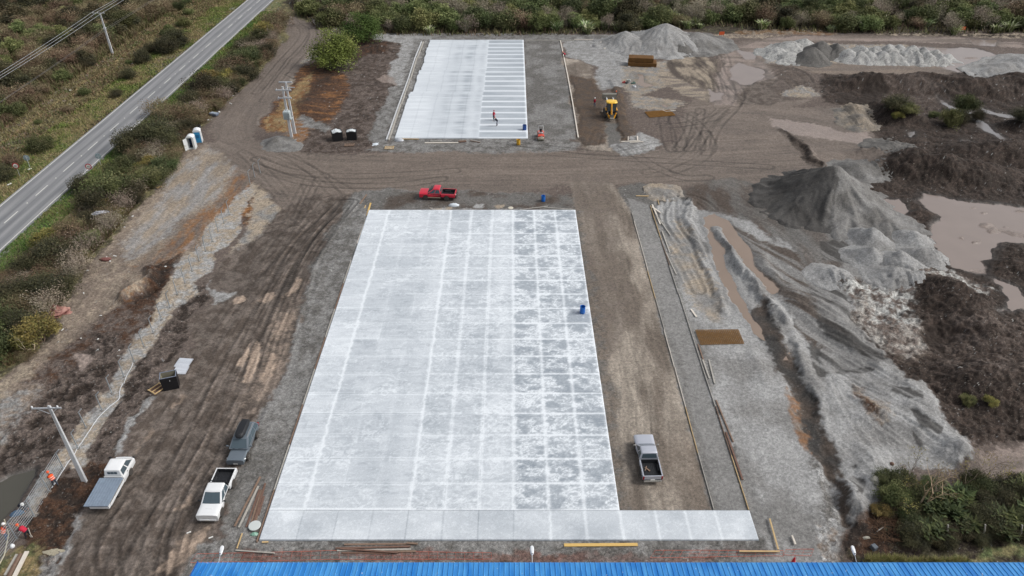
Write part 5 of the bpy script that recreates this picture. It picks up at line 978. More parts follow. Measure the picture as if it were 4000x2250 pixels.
# piles of used boards
for i, (s_, m, z_) in enumerate([("875,838 560,1449", M_OLD, .1), ("850,950 610,1460", M_GREYW, .06), ("865,985 700,1449", M_OLDR, .0), ("890,990 765,1390", M_OLD, .0), ("935,915 800,1390", M_OLDR, .05), ("918,1070 850,1305", M_OLDR, .02), ("895,1000 815,1400", M_OLD, .03)]):
    plank(*zp((740, 1600), s_, 3.15), .16, .07, m, ['longest light brown board on the left of the heap by the slab corner', 'greyish board second from the left in the heap by the slab corner', 'red-brown board in the middle of the heap by the slab corner', 'brown board right of the middle of the heap by the slab corner', 'rightmost red-brown board reaching farthest up in the heap', 'short red-brown board lowest on the right of the heap', 'brown board half hidden in the heap by the slab corner'][i], 'used boards by the left slab corner', zoff=z_)
for i, (s_, m, z_) in enumerate([("400,172 1980,150", M_OLD, .02), ("1890,145 2160,165", M_OLD, .08), ("195,268 1990,222", M_OLDR, .05), ("225,322 1995,280", M_GREYW, .0), ("300,290 1690,385", M_OLDR, .12), ("1400,345 2115,328", M_OLD, .0), ("335,372 1500,380", M_OLDR, .0)]):
    plank(*zp((1280, 2100), s_, 6.133), .15, .06, m, ['topmost long brown board of the pile before the slab', 'short dark board at the right end of the pile before the slab', 'second brown board of the pile before the slab', 'greyish board in the pile before the slab', 'reddish board lying across the top of the pile before the slab', 'brown board sticking out right of the pile before the slab', 'lowest reddish board nearest the roof in the pile'][i], 'used boards in front of the slab', zoff=z_)
for i, (s_, m, w_) in enumerate([("130,1290 40,1449", M_GREYW, .16), ("165,1288 70,1470", M_OLD, .16), ("155,1285 60,1460", M_OLDR, .1), ("208,1272 110,1460", M_PALE, .3)]):
    plank(*zp(B1, s_, 1.932), w_, .12, m, ['grey board leftmost in the bottom left stack', 'brown board in the bottom left stack', 'reddish board in the middle of the bottom left stack', 'wide white board rightmost in the bottom left stack'][i], 'boards stacked at the bottom left', zoff=.05)

# ================================================================== MESH SHEETS
M_RUST = mat('rusty_mesh', srgb(146, 106, 50), .8, noise=.2, nscale=2)
def mesh_sheet(pts, label, z=.06, step=.15, group=None):
    c = [at(x, y, .05) for x, y in pts]; a, b_, c_, d = [np.array(p) for p in c]; o = a.copy(); mb = MB(); z0 = max(gz(*p) for p in c) + z
    n1 = int(np.linalg.norm(b_ - a) / step); n2 = int(np.linalg.norm(d - a) / step); t = empty('wire_mesh_sheet', (o[0], o[1], 0), 0, label, 'mesh sheet', group)
    for L_ in range(3):
        for k in range(n1 + 1): u = k / n1; p, q_ = a + (b_ - a) * u - o, d + (c_ - d) * u - o; mb.bar((p[0], p[1], z0 + L_ * .03), (q_[0], q_[1], z0 + L_ * .03), .035, .018)
        for k in range(n2 + 1): u = k / n2; p, q_ = a + (d - a) * u - o, b_ + (c_ - b_) * u - o; mb.bar((p[0], p[1], z0 + L_ * .03 + .015), (q_[0], q_[1], z0 + L_ * .03 + .015), .035, .018)
    mb.build('wires', M_RUST, t); return t
mesh_sheet(zp((M3), "1385,1040 1710,1038", 1.932)[:2] and [(2000 + 1385 / 1.932, 750 + 1040 / 1.932), (2000 + 1708 / 1.932, 750 + 1037 / 1.932), (2000 + 1752 / 1.932, 750 + 1140 / 1.932), (2000 + 1425 / 1.932, 750 + 1148 / 1.932)], 'rusty brown wire mesh sheet with a visible grid beside the grey strip', .08, .2)
mesh_sheet([(2400 + 615 / 5.173, 200 + 1220 / 5.173), (2400 + 1120 / 5.173, 200 + 1180 / 5.173), (2400 + 1235 / 5.173, 200 + 1285 / 5.173), (2400 + 715 / 5.173, 200 + 1330 / 5.173)], 'flat rusty wire mesh sheet with a pale strip on it, right of the digger', .05, .17)
plank(*zp((2400, 200), "975,1215 1050,1245", 5.173), .12, .05, M_PALE, 'pale bent strip on the flat rusty mesh sheet, left end', zoff=.2, name='strip', cat='strip'); plank(*zp((2400, 200), "1050,1240 1235,1222", 5.173), .12, .05, M_PALE, 'pale strip on the flat rusty mesh sheet, right end', zoff=.2, name='strip', cat='strip')
bx, by = at(2505, 252, 0); t = empty('mesh_stack', (bx, by, gz(bx, by)), R(-7), 'thick brown stack of wire mesh sheets in two tiers', 'mesh stack')
M_RUST2 = mat('rusty_stack', srgb(118, 84, 42), .8, noise=.25, nscale=1.5, bump=.5, bscale=8)
for nm, c_, d_ in (('lower_tier', (.15, 0, .45), (6.0, 2.7, .75)), ('upper_tier', (-.15, .1, 1.35), (5.2, 2.3, .85))):
    mb = MB(); n_ = 9
    for k in range(n_): mb.box((c_[0], c_[1], c_[2] - d_[2] / 2 + (k + .5) * d_[2] / n_), (d_[0] + random.uniform(-.05, .05), d_[1] + random.uniform(-.05, .05), d_[2] / n_ * .72))
    for k in range(int(d_[0] / .25)): mb.box((c_[0] - d_[0] / 2 + k * .25 + .1, c_[1], c_[2] + d_[2] / 2 + .02), (.06, d_[1], .05))
    mb.build(nm, M_RUST2, t)
mb = MB(); mb.box((-2.6, -1.2, .04), (.5, .8, .14)); mb.box((2.4, -1.0, .04), (.5, .8, .14)); mb.build('bearer', M_PALE, t)

# ================================================================== BARRELS, BAGS AND SMALL THINGS
def barrel(px, py, m, label, r=.29, h=.88, tilt=0, open_=True, inner=None):
    x, y = at(px, py, 0 if m is not None and 'slab' in label else -.1); z = 0.0 if 'slab' in label and 'front' not in label else gz(x, y)
    t = empty('barrel', (x, y, z), random.uniform(0, 6), label, 'barrel'); mb = MB()
    mb.lathe([(r * .93, 0), (r, .04), (r, h * .3), (r * 1.04, h * .33), (r, h * .36), (r, h * .64), (r * 1.04, h * .67), (r, h * .7), (r, h - .03), (r * 1.03, h), (r * .93, h), (r * .93, h - .04), (r * .9, h * .25)], 20, caps=False); mb.lathe([(r * .93, 0.004), (.01, .004)], 20, caps=False); mb.build('drum', m, t, smooth=True)
    mb = MB(); mb.lathe([(r * .9, h * (.3 if open_ else .97)), (.01, h * (.3 if open_ else .97))], 20, caps=False); mb.build('filling', inner or mat('dark_liquid', srgb(60, 50, 44), .3), t); return t
M_BB = mat('blue_plastic', srgb(24, 104, 190), .4, noise=.1); M_BB2 = mat('dark_blue_plastic', srgb(30, 72, 140), .45, noise=.15); M_YB = mat('yellow_paint', srgb(206, 160, 46), .5, noise=.2)
barrel(2122, 785, M_BB, 'open blue barrel standing on mud behind the long wood strips'); barrel(2275, 1222, M_BB, 'open blue barrel on the slab near its right edge', .3, .92)
barrel(2025, 562, M_YB, 'yellow barrel standing in front of the upper slab corner', .32, .9); barrel(2049, 507, M_BB2, 'dark blue barrel with a hose on the slab corner by the small roller', .34, .9)
def blob(name, px, py, sx, sy, sz, m, label, cat, seed=0, z=None, rz=0, sharp=.35):
    x, y = at(px, py, -.05); mb = MB(); rr = random.Random(seed); n, k = 14, 7; secs = []
    for i in range(k + 1):
        v = i / k; rad = math.sin(math.acos(max(-1, min(1, 1 - 2 * (v * .85 + .15) if True else 0)))) ; zz = (1 - math.cos(v * math.pi * .5)) ; ring = []
        for j in range(n): a = 2 * math.pi * j / n; w_ = 1 + rr.uniform(-sharp, sharp) * .5; ring.append((math.cos(a) * sx * math.cos(v * math.pi * .48) * w_, math.sin(a) * sy * math.cos(v * math.pi * .48) * w_, math.sin(v * math.pi * .5) * sz * (1 + rr.uniform(-.1, .1)) - .02))
        secs.append(ring)
    mb.loft(secs); o = mb.build(name, m, loc=(x, y, gz(x, y) if z is None else z), rz=rz, smooth=True, angle=50); return tag(o, label, cat)
M_BAG = mat('bag_plastic', srgb(212, 220, 226), .4); M_CLOTH = mat('dark_red_tarp', srgb(128, 84, 78), .6, noise=.35, nscale=1.5); M_STONE = mat('stone', srgb(176, 172, 160), .9, noise=.2)
blob('plastic_bag', 1773, 802, .75, .32, .42, M_BAG, 'translucent white plastic bag on the ground below the red pickup', 'bag', 3)
x, y = at(1995, 811, -.05); mb = MB(); mb.lathe([(.36, 0), (.38, .03), (.35, .06), (.05, .07)], 22); tag(mb.build('lid', mat('lid_cream', srgb(206, 200, 184), .5), loc=(x, y, gz(x, y) + .01)), 'round cream lid lying just behind the slab', 'lid')
x, y = at(996, 2057, -.05); mb = MB(); mb.lathe([(.47, 0), (.5, .05), (.47, .09), (.1, .1)], 26); tag(mb.build('lid', mat('lid_pale', srgb(200, 206, 204), .45), loc=(x, y, gz(x, y) + .15)), 'large round pale lid beside the left slab corner', 'lid')
blob('green_bag', 994, 2086, .35, .2, .2, mat('green_sheet', srgb(48, 140, 104), .5, noise=.3, nscale=6, col2=srgb(190, 215, 205)), 'crumpled green bag under the pale lid', 'bag', 9)
blob('bucket_pile', 3415, 1895, .5, .5, .4, M_STONE, 'cluster of white plastic sacks at the foot of the stone field', 'sacks', 12); blob('tarp', 200, 1190 + 25, 1.5, 1.0, .9, M_CLOTH, 'crumpled dark red tarpaulin heap at the edge of the scrub', 'tarpaulin', 5, rz=R(-25), sharp=.8); blob('tarp', 230, 1222, 1.2, .8, .75, mat('pink_tarp', srgb(186, 146, 132), .6, noise=.4, nscale=1.6, col2=srgb(120, 70, 66)), 'pinkish part of the tarpaulin heap nearest the cleared ground', 'tarpaulin', 6, rz=R(10), sharp=.8)
blob('tarp', 413, 1014, .7, .4, .35, M_CLOTH, 'small dark red rag heap at the scrub edge', 'rags', 8, sharp=.8); blob('tarp', 405, 868, .9, .4, .3, mat('grey_sheet', srgb(160, 162, 170), .6, noise=.2), 'grey plastic sheet caught among the roadside shrubs', 'sheet', 15, z=1.4, rz=R(15), sharp=.9)
blob('white_bag', 870, 316, .7, .4, .5, M_BAG, 'white sack lying in the scrub between road and haul road', 'bag', 16, z=.7); blob('boulder', 976, 282, .9, .5, .6, mat('tan_stone', srgb(186, 160, 120), .9, noise=.2), 'tan boulder at the edge of the haul road', 'boulder', 17)
blob('white_bag', 1290, 46, 2.2, .8, .6, M_BAG, 'white sheeting dumped at the far end of the haul road', 'sheeting', 18, sharp=.8); blob('white_bag', 1240, 30, 1.0, .5, .5, M_BAG, 'smaller white sheeting beyond the dumped one', 'sheeting', 19, sharp=.8)
blob('white_bag', 1467, 562, .8, .5, .15, M_BAG, 'white torn bag on the ground by the yellow pallet', 'bag', 20, rz=R(70), sharp=.9)
blob('blue_bundle', 68, 2004, .55, .3, .3, mat('denim', srgb(84, 112, 140), .8, noise=.3, nscale=5), 'blue cloth bundle lying behind the wire mesh', 'cloth', 21, rz=R(20)); blob('bucket', 48, 2133, .18, .18, .3, M_WH, 'small white bucket at the bottom left below the workers', 'bucket', 22, sharp=.05)
blob('rope', 206, 2152, .8, .3, .12, mat('rope', srgb(168, 160, 140), .9, noise=.4, nscale=12), 'tangled pale rope on the soil at the bottom left', 'rope', 23, sharp=.9)
blob('concrete_spill', 1560, 548, .75, .5, .5, M_GALV, 'grey metal formwork box at the near left corner of the upper slab', 'formwork', 24, sharp=.3)
x, y = at(3413, 2140, 0); mb = MB(); mb.box((0, 0, .2), (.42, .42, .42), bev=.04); tag(mb.build('plastic_box', mat('grey_box', srgb(96, 104, 112), .5), loc=(x, y, gz(x, y)), rz=.4), 'grey plastic box on dark soil left of the brushwood', 'box')
blob('boulder', 3483, 1814, .2, .2, .2, M_OLDR, 'single brown stone on the grey stone field', 'stone', 25)
blob('boulder', 3386, 2098, .3, .15, .15, M_STONE, 'pale stone on the brown soil above the floodlight', 'stone', 26)
x, y = at(3098, 2197, 0); mb = MB(); mb.lathe([(.16, 0), (.14, .3), (.04, .75), (.03, .76)], 14); tag(mb.build('traffic_cone', mat('cone_red', srgb(214, 50, 60), .5), loc=(x, y, gz(x, y))), 'red traffic cone just behind the blue roof edge', 'traffic cone')
# fallen crates near the digger
rr = random.Random(8)
for i, (px_, py_, c_, lb) in enumerate([(2448, 323, (60, 62, 66), 'dark tool case left of the tan puddle'), (2456, 314, (190, 194, 190), 'pale panel among the tools left of the tan puddle'), (2474, 325, (66, 96, 88), 'green machine part left of the tan puddle'), (2437, 322, (160, 60, 60), 'red tool lying leftmost by the tan puddle'), (2478, 338, (206, 208, 212), 'white rod below the tools by the tan puddle')]):
    x, y = at(px_, py_, 0); mb = MB(); mb.box((0, 0, .14), (rr.uniform(.5, .9), rr.uniform(.2, .5), .26), bev=.03); mb.box((.1, .1, .32), (.3, .15, .12)); tag(mb.build('tool', mat('tool', srgb(*c_), .5), loc=(x, y, gz(x, y)), rz=rr.uniform(-1, 1)), lb, 'tool', 'tools left of the tan puddle')
# pallets
def pallet(px, py, rz, m1, m2, label, w_=1.25, l_=1.7):
    x, y = at(px, py, 0); t = empty('pallet', (x, y, gz(x, y) + .02), rz, label, 'pallet'); mb = MB()
    for xx in (-w_ / 2 + .06, 0, w_ / 2 - .06): mb.box((xx, 0, .12), (.1, l_, .08))
    for yy in (-l_ / 2 + .06, l_ / 2 - .06): mb.box((0, yy, .18), (w_, .1, .03))
    mb.build('frame', m1, t, bevel=.006); mb = MB()
    for k in range(7): mb.box((0, -l_ / 2 + .2 + k * (l_ - .4) / 6, .04), (w_ * .96, .13, .03))
    mb.build('slats', m2, t, bevel=.004); return t
pallet(614, 1519, R(-32), M_PINE, M_OLDR, 'pale wooden pallet leaning at the foot of the black bin', 1.15, 1.35)
pallet(1521, 577, R(90), M_PINE, M_PALE, 'yellow wooden pallet on grey mud before the upper slab', 1.1, 1.5); pallet(1365, 566, R(4), M_OLD, M_OLD, 'rough wooden trestle frame below the two black bins', 1.6, 1.0)
# black bins
M_BLK = mat('black_steel', srgb(22, 23, 27), .5, noise=.2, nscale=2); M_RIM = mat('bin_rim', srgb(120, 128, 144), .5); M_INN = mat('bin_inside', srgb(128, 124, 108), .8, noise=.2, nscale=2)
def bin_(px, py, rz, w_, d_, h, label, bag=False):
    x, y = at(px, py, -.1); t = empty('waste_bin', (x, y, gz(x, y)), rz, label, 'waste bin', 'black bins'); k = .93
    mb = MB(); o = [(-w_ / 2 * k, -d_ / 2 * k, 0), (w_ / 2 * k, -d_ / 2 * k, 0), (w_ / 2 * k, d_ / 2 * k, 0), (-w_ / 2 * k, d_ / 2 * k, 0)]; u = [(-w_ / 2, -d_ / 2, h), (w_ / 2, -d_ / 2, h), (w_ / 2, d_ / 2, h), (-w_ / 2, d_ / 2, h)]
    mb.add(o + u, [(3, 2, 1, 0), (0, 1, 5, 4), (1, 2, 6, 5), (2, 3, 7, 6), (3, 0, 4, 7)]); mb.build('shell', M_BLK, t)
    e = .07; mb = MB(); i0 = [(sx * (w_ / 2 * k - e), sy * (d_ / 2 * k - e), .08) for sx, sy in ((-1, -1), (1, -1), (1, 1), (-1, 1))]; i1 = [(sx * (w_ / 2 - e), sy * (d_ / 2 - e), h) for sx, sy in ((-1, -1), (1, -1), (1, 1), (-1, 1))]
    mb.add(i0 + i1, [(0, 1, 2, 3), (0, 4, 5, 1), (1, 5, 6, 2), (2, 6, 7, 3), (3, 7, 4, 0)]); mb.build('inside', M_INN if not bag else mat('liner', srgb(190, 196, 198), .6), t)
    mb = MB(); mb.box((0, -d_ / 2 + e / 2, h + .02), (w_ + .04, e, .05)); mb.box((0, d_ / 2 - e / 2, h + .02), (w_ + .04, e, .05)); mb.box((-w_ / 2 + e / 2, 0, h + .023), (e, d_ - 2 * e, .05)); mb.box((w_ / 2 - e / 2, 0, h + .023), (e, d_ - 2 * e, .05)); mb.build('rim', M_RIM if not bag else M_BLK, t)
    if bag:
        mb = MB(); n_ = 10; P_ = [[(-w_ / 2 + .1 + (w_ - .2) * i / n_, -d_ / 2 + .1 + (d_ - .2) * j / n_, h - .1 + .28 * math.exp(-((i - n_ / 2) / 4) ** 2) + random.uniform(-.05, .07)) for i in range(n_ + 1)] for j in range(n_ + 1)]
        mb.loft(P_, closed=False, cap0=False, cap1=False); mb.build('liner_bag', mat('liner', srgb(196, 202, 204), .6), t)
    return t
t = bin_(672, 1510, R(19), 1.55, 1.05, 1.6, 'large open black bin with a grey rim on the yard edge'); mb = MB(); mb.lathe([(.04, 0), (.04, .02)], 12, Matrix.Translation((.1, -.53, 1.2)) @ Matrix.Rotation(R(90), 4, 'X')); mb.build('cap', M_WH, t)
bin_(1319, 545, R(22), 1.7, 1.6, 1.45, 'left one of the two black bins with pale liners', True); bin_(1376, 543, R(6), 1.7, 1.2, 1.45, 'right one of the two black bins with pale liners', True)
# corrugated sheets
M_CORR = mat('white_sheet', srgb(222, 226, 232), .4)
def corr(px, py, rz, w_, l_, label, z=.05):
    x, y = at(px, py, -.1); mb = MB(); secs = []
    n_ = 24
    secs = [[(-w_ / 2 + (1 if (j % 2) else 0) * .0, -l_ / 2 + l_ * j / n_, z + (.09 if j % 4 in (1, 2) else 0)) for j in range(n_ + 1)], [(w_ / 2, -l_ / 2 + l_ * j / n_, z + (.09 if j % 4 in (1, 2) else 0)) for j in range(n_ + 1)]]
    mb.loft(secs, closed=False, cap0=False, cap1=False); secs2 = [[(a, b_, c_ - .02) for a, b_, c_ in s_] for s_ in secs]; mb.loft(secs2, closed=False, cap0=False, cap1=False)
    return tag(mb.build('roofing_sheet', M_CORR, loc=(x, y, gz(x, y)), rz=rz), label, 'roofing sheet', 'white corrugated sheets by the black bin')
for i in range(3): corr(725 - i * 5, 1414 + i * 5, R(-6 + i), 1.5, .75 + .1 * i, ['top white corrugated sheet of the upper stack beside the black bin', 'second white corrugated sheet of the upper stack', 'lowest white corrugated sheet of the upper stack'][i], .15 - .05 * i)
for i in range(3): corr(712 - i * 3, 1444 + i * 4, R(-2 + i), 1.35, .7 + .1 * i, ['top white corrugated sheet of the lower stack beside the black bin', 'second white corrugated sheet of the lower stack', 'lowest white corrugated sheet of the lower stack'][i], .15 - .05 * i)
# orange netting flat on the ground
M_NET = mat('orange_net', srgb(196, 104, 84), .8)
def netting(pts, label, step=.7):
    c = [np.array(at(x, y, -.1)) for x, y in pts]; a, b_, c_, d = c; mb = MB(); n1 = max(2, int(np.linalg.norm(b_ - a) / step)); n2 = max(2, int(np.linalg.norm(d - a) / .35))
    for k in range(n1 + 1): u = k / n1; p, q_ = a + (b_ - a) * u, d + (c_ - d) * u; mb.bar((*p, gz(*p) + .05), (*q_, gz(*q_) +   .05), .012, .008)
    for k in range(n2 + 1):
        u = k / n2; p, q_ = a + (d - a) * u, b_ + (c_ - b_) * u; w_ = .028 if k in (0, n2) else .01; m_ = 12
        for j in range(m_): p1 = p + (q_ - p) * j / m_; p2 = p + (q_ - p) * (j + 1) / m_; mb.bar((*p1, gz(*p1) + .055), (*p2, gz(*p2) + .055), w_, .01)
    return tag(mb.build('safety_netting', M_NET), label, 'netting', 'orange netting behind the blue roof')
netting([(3070, 2148), (3178, 2145), (3168, 2172), (3060, 2168)], 'end piece of orange netting lying right of the corner frame'); netting([(2560, 2150), (3060, 2152), (3060, 2172), (2540, 2180)], 'long orange netting right of the middle floodlight'); netting([(770, 2165), (1290, 2152), (1290, 2186), (745, 2200)], 'orange netting laid left behind the roof edge'); netting([(1290, 2152), (1920, 2160), (1920, 2185), (1290, 2186)], 'orange netting between the board pile and the middle floodlight')
# portable toilets
M_TW = mat('toilet_white', srgb(214, 218, 218), .45, noise=.04); M_TB = mat('toilet_blue', srgb(52, 140, 190), .45, noise=.12); M_TD = mat('toilet_inside', srgb(38, 58, 92), .6)
def toilet(px, py, rz, label, open_):
    x, y = at(px, py, -.1); t = empty('portable_toilet', (x, y, gz(x, y)), rz, label, 'portable toilet', 'portable toilets'); w_, d_, h = 1.15, 1.15, 2.05
    mb = MB()
    if open_: mb.box((-w_ / 2 + .05, 0, h / 2), (.1, d_, h)); mb.box((w_ / 2 - .05, 0, h / 2), (.1, d_, h)); mb.box((0, d_ / 2 - .04, h / 2), (w_ - .2, .08, h)); mb.box((w_ / 2 - .2, -d_ / 2 + .05, h / 2), (.2, .1, h)); mb.box((0, 0, .06), (w_ - .2, d_ - .1, .1))
    else: mb.box((0, 0, h / 2), (w_, d_, h), bev=.04)
    mb.build('cabin', M_TW, t)
    if open_:
        mb = MB(); mb.box((-.02, d_ / 2 - .1, h / 2), (w_ - .24, .03, h - .2)); mb.build('inside_panel', M_TD, t); mb = MB(); mb.box((0, .2, .3), (.8, .55, .45), bev=.08); mb.build('bench', mat('bench_dark', srgb(30, 34, 46), .5), t)
    else: mb = MB(); mb.box((0, -d_ / 2 - .01, h / 2 - .05), (w_ - .2, .03, h - .25)); mb.build('door', M_TB, t); mb = MB(); mb.box((.02, -d_ / 2 - .04, 1.15), (.5, .02, .55)); mb.build('door_panel', mat('toilet_blue_dark', srgb(36, 104, 150), .5), t)
    mb = MB(); n_ = 10; r_ = [[(-w_ / 2 - .03 + (w_ + .06) * k / n_, yy, h + .28 * math.sin(math.pi * k / n_) ** .7) for k in range(n_ + 1)] + [(w_ / 2 + .03, yy, h - .05), (-w_ / 2 - .03, yy, h - .05)] for yy in (-d_ / 2 - .05, d_ / 2 + .05)]; mb.loft(r_); mb.build('roof', M_WH, t)
    if open_:
        mb = MB(); mb.box((.38, 0, h / 2 - .02), (.76, .05, h - .12)); o = mb.build('door', M_TW, t)
        o.location = (-w_ / 2 + .05, -d_ / 2 - .02, 0); o.rotation_euler = (0, 0, R(-118))
    return t
toilet(754, 578, R(6), 'portable toilet with its white door open and a blue inside', True); toilet(779, 553, R(14), 'portable toilet with a closed blue door and white sides', False)
x, y = at(778, 500, 0); mb = MB(); mb.lathe([(.35, 0), (.42, .1), (.42, .25), (.35, .33), (.22, .3), (.22, .05)], 20, Matrix.Rotation(R(35), 4, 'X')); tag(mb.build('tyre', M_BLK, loc=(x, y, gz(x, y) + .3)), 'black tyre lying behind the closed toilet', 'tyre')
x, y = at(837, 449, 0); t = empty('bathtub', (x, y, gz(x, y)), R(-20), 'dumped grey-blue tub at the edge of the haul road', 'tub'); mb = MB(); mb.box((0, 0, .3), (1.5, .8, .5), taper=1.1, bev=.08); mb.build('shell', mat('tub_grey', srgb(110, 120, 136), .5), t); mb = MB(); mb.box((0, 0, .555), (1.3, .6, .03)); mb.build('basin', mat('tub_in', srgb(150, 160, 172), .5), t)
# litter of pale scraps along the scrub edge, each a scrap
rr = random.Random(12); SM = [mat('scrap_white', srgb(214, 214, 210), .6), mat('scrap_tan', srgb(190, 160, 116), .8), mat('scrap_red', srgb(150, 70, 66), .7)]
for i, s_ in enumerate(["1800,688", "1760,720", "1570,903", "1655,843", "1720,745", "1740,780", "1690,770", "1650,640", "885,1105", "520,785", "1215,430", "995,480", "1372,300", "70,1390", "222,1272", "1225,350", "1200,1410", "530,680", "620,490"] ):
    a, b_ = map(float, s_.split(',')); x, y = at(a / 1.932, b_ / 1.932, 0); mb = MB(); mb.box((0, 0, .06), (rr.uniform(.3, .8), rr.uniform(.15, .4), .08), bev=.02); tag(mb.build('scrap', SM[0 if i % 4 else 1], loc=(x, y, gz(x, y) + .04), rz=rr.uniform(0, 3)), 'small pale scrap lying among the roadside plants', 'scrap', 'pale scraps along the scrub')
for i, s_ in enumerate(["1000,180", "940,265", "800,490", "660,590", "630,760", "900,1195", "470,1035", "740,1110", "865,480", "1250,565", "830,520", "610,1100", "760,930"]):
    a, b_ = map(float, s_.split(',')); x, y = at(a / 1.932, 750 + b_ / 1.932, 0); mb = MB(); mb.box((0, 0, .04), (rr.uniform(.15, .5), rr.uniform(.1, .25), .06), bev=.02); tag(mb.build('scrap', SM[0], loc=(x, y, gz(x, y) + .03), rz=rr.uniform(0, 3)), 'small white scrap on the cleared strip below the scrub', 'scrap', 'white scraps on the cleared strip')
for s_, lb in (("1590,1155 B1", 'white scrap on the yard below the white pickup'), ("1423,1117 B1", 'tiny white scrap on the yard below the white pickup')):
    a, b_ = map(float, s_.split()[0].split(',')); x, y = at(a / 1.932, 1500 + b_ / 1.932, 0); mb = MB(); mb.box((0, 0, .04), (.35, .13, .06), bev=.02); tag(mb.build('scrap', SM[0], loc=(x, y, gz(x, y) + .02), rz=.5), lb, 'scrap')
# ================================================================== VEHICLES (x forward, y left)
M_GLASS = mat('vehicle_glass', srgb(76, 90, 98), .08, spec=.7); M_TYRE = mat('tyre_rubber', srgb(70, 66, 62), .9, noise=.2); M_STEEL = mat('wheel_steel', srgb(170, 168, 162), .4, metal=.5, noise=.2, nscale=9)
M_TRIM = mat('black_trim', srgb(30, 32, 36), .55); M_LAMP = mat('lamp_glass', srgb(210, 214, 216), .12); M_TAIL = mat('tail_lamp', srgb(150, 24, 34), .2); M_PLATE = mat('plate', srgb(226, 226, 220), .5); M_LINER = mat('bed_liner', srgb(40, 42, 46), .6, noise=.2, nscale=8); M_MUDDY = mat('dried_mud', srgb(168, 146, 126), .9, noise=.2)
def paint(name, c, metal=0, rough=.28): return mat(name, srgb(*c), rough, metal=metal, coat=.6, noise=.03, nscale=2)
def wheel(p, x, y, r, w_, rim=M_STEEL, spokes=0):
    s_ = 1 if y > 0 else -1; MX = Matrix.Translation((x, y, r)) @ Matrix.Rotation(R(-90 * s_), 4, 'X')
    mb = MB(); mb.lathe([(r * .62, -w_ / 2), (r * .9, -w_ / 2), (r, -w_ * .32), (r, w_ * .32), (r * .9, w_ / 2), (r * .62, w_ / 2)], 24, MX); wh = mb.build('wheel', M_TYRE, p, smooth=True, angle=35)
    mb = MB(); mb.lathe([(r * .64, w_ * .30), (r * .62, w_ * .46), (r * .54, w_ * .42), (r * .5, w_ * .22), (r * .2, w_ * .30), (r * .16, w_ * .46)], 20, MX)
    if spokes:
        for k in range(spokes): a = 2 * math.pi * k / spokes; mb.bar(MX @ Vector((0, 0, w_ * .42)), MX @ Vector((math.cos(a) * r * .56, math.sin(a) * r * .56, w_ * .44)), .07, .03)
    mb.build('rim', rim, wh, smooth=True, angle=30)
def body_secs(st, W, wheels, rw, zb, rows=None):
    """stations: x, top z, half width factor, shoulder z"""
    xs = sorted(set([round(s_[0], 3) for s_ in st] + [round(xc + d * rw * 1.14, 3) for xc in wheels for d in (-1, -.93, -.75, -.45, 0, .45, .75, .93, 1)])); out = []
    X_ = [s_[0] for s_ in st]
    def it(x, j):
        return float(np.interp(x, X_, [s_[j] for s_ in st]))
    for x in xs:
        zt, k, zs = it(x, 1), it(x, 2), it(x, 3); hw = W / 2 * k; b0 = zb
        for xc in wheels:
            d = abs(x - xc)
            if d < rw * 1.15: b0 = max(b0, rw + math.sqrt(max(0, (rw * 1.14) ** 2 - d * d)) * .98)
        b0 = min(b0, zs - .05)
        half = [(hw * .93, b0), (hw * .985, b0 + (zs - b0) * .3), (hw, b0 + (zs - b0) * .7), (hw * .975, zs), (hw * .90, zs + (zt - zs) * .75), (hw * .6, zt), (0, zt + .02)]
        ring = [(x, -a, b_) for a, b_ in half[::-1]][::-1]; ring = [(x, -a, b_) for a, b_ in half] + [(x, a, b_) for a, b_ in half[-2::-1]]
        out.append(ring)
    return out
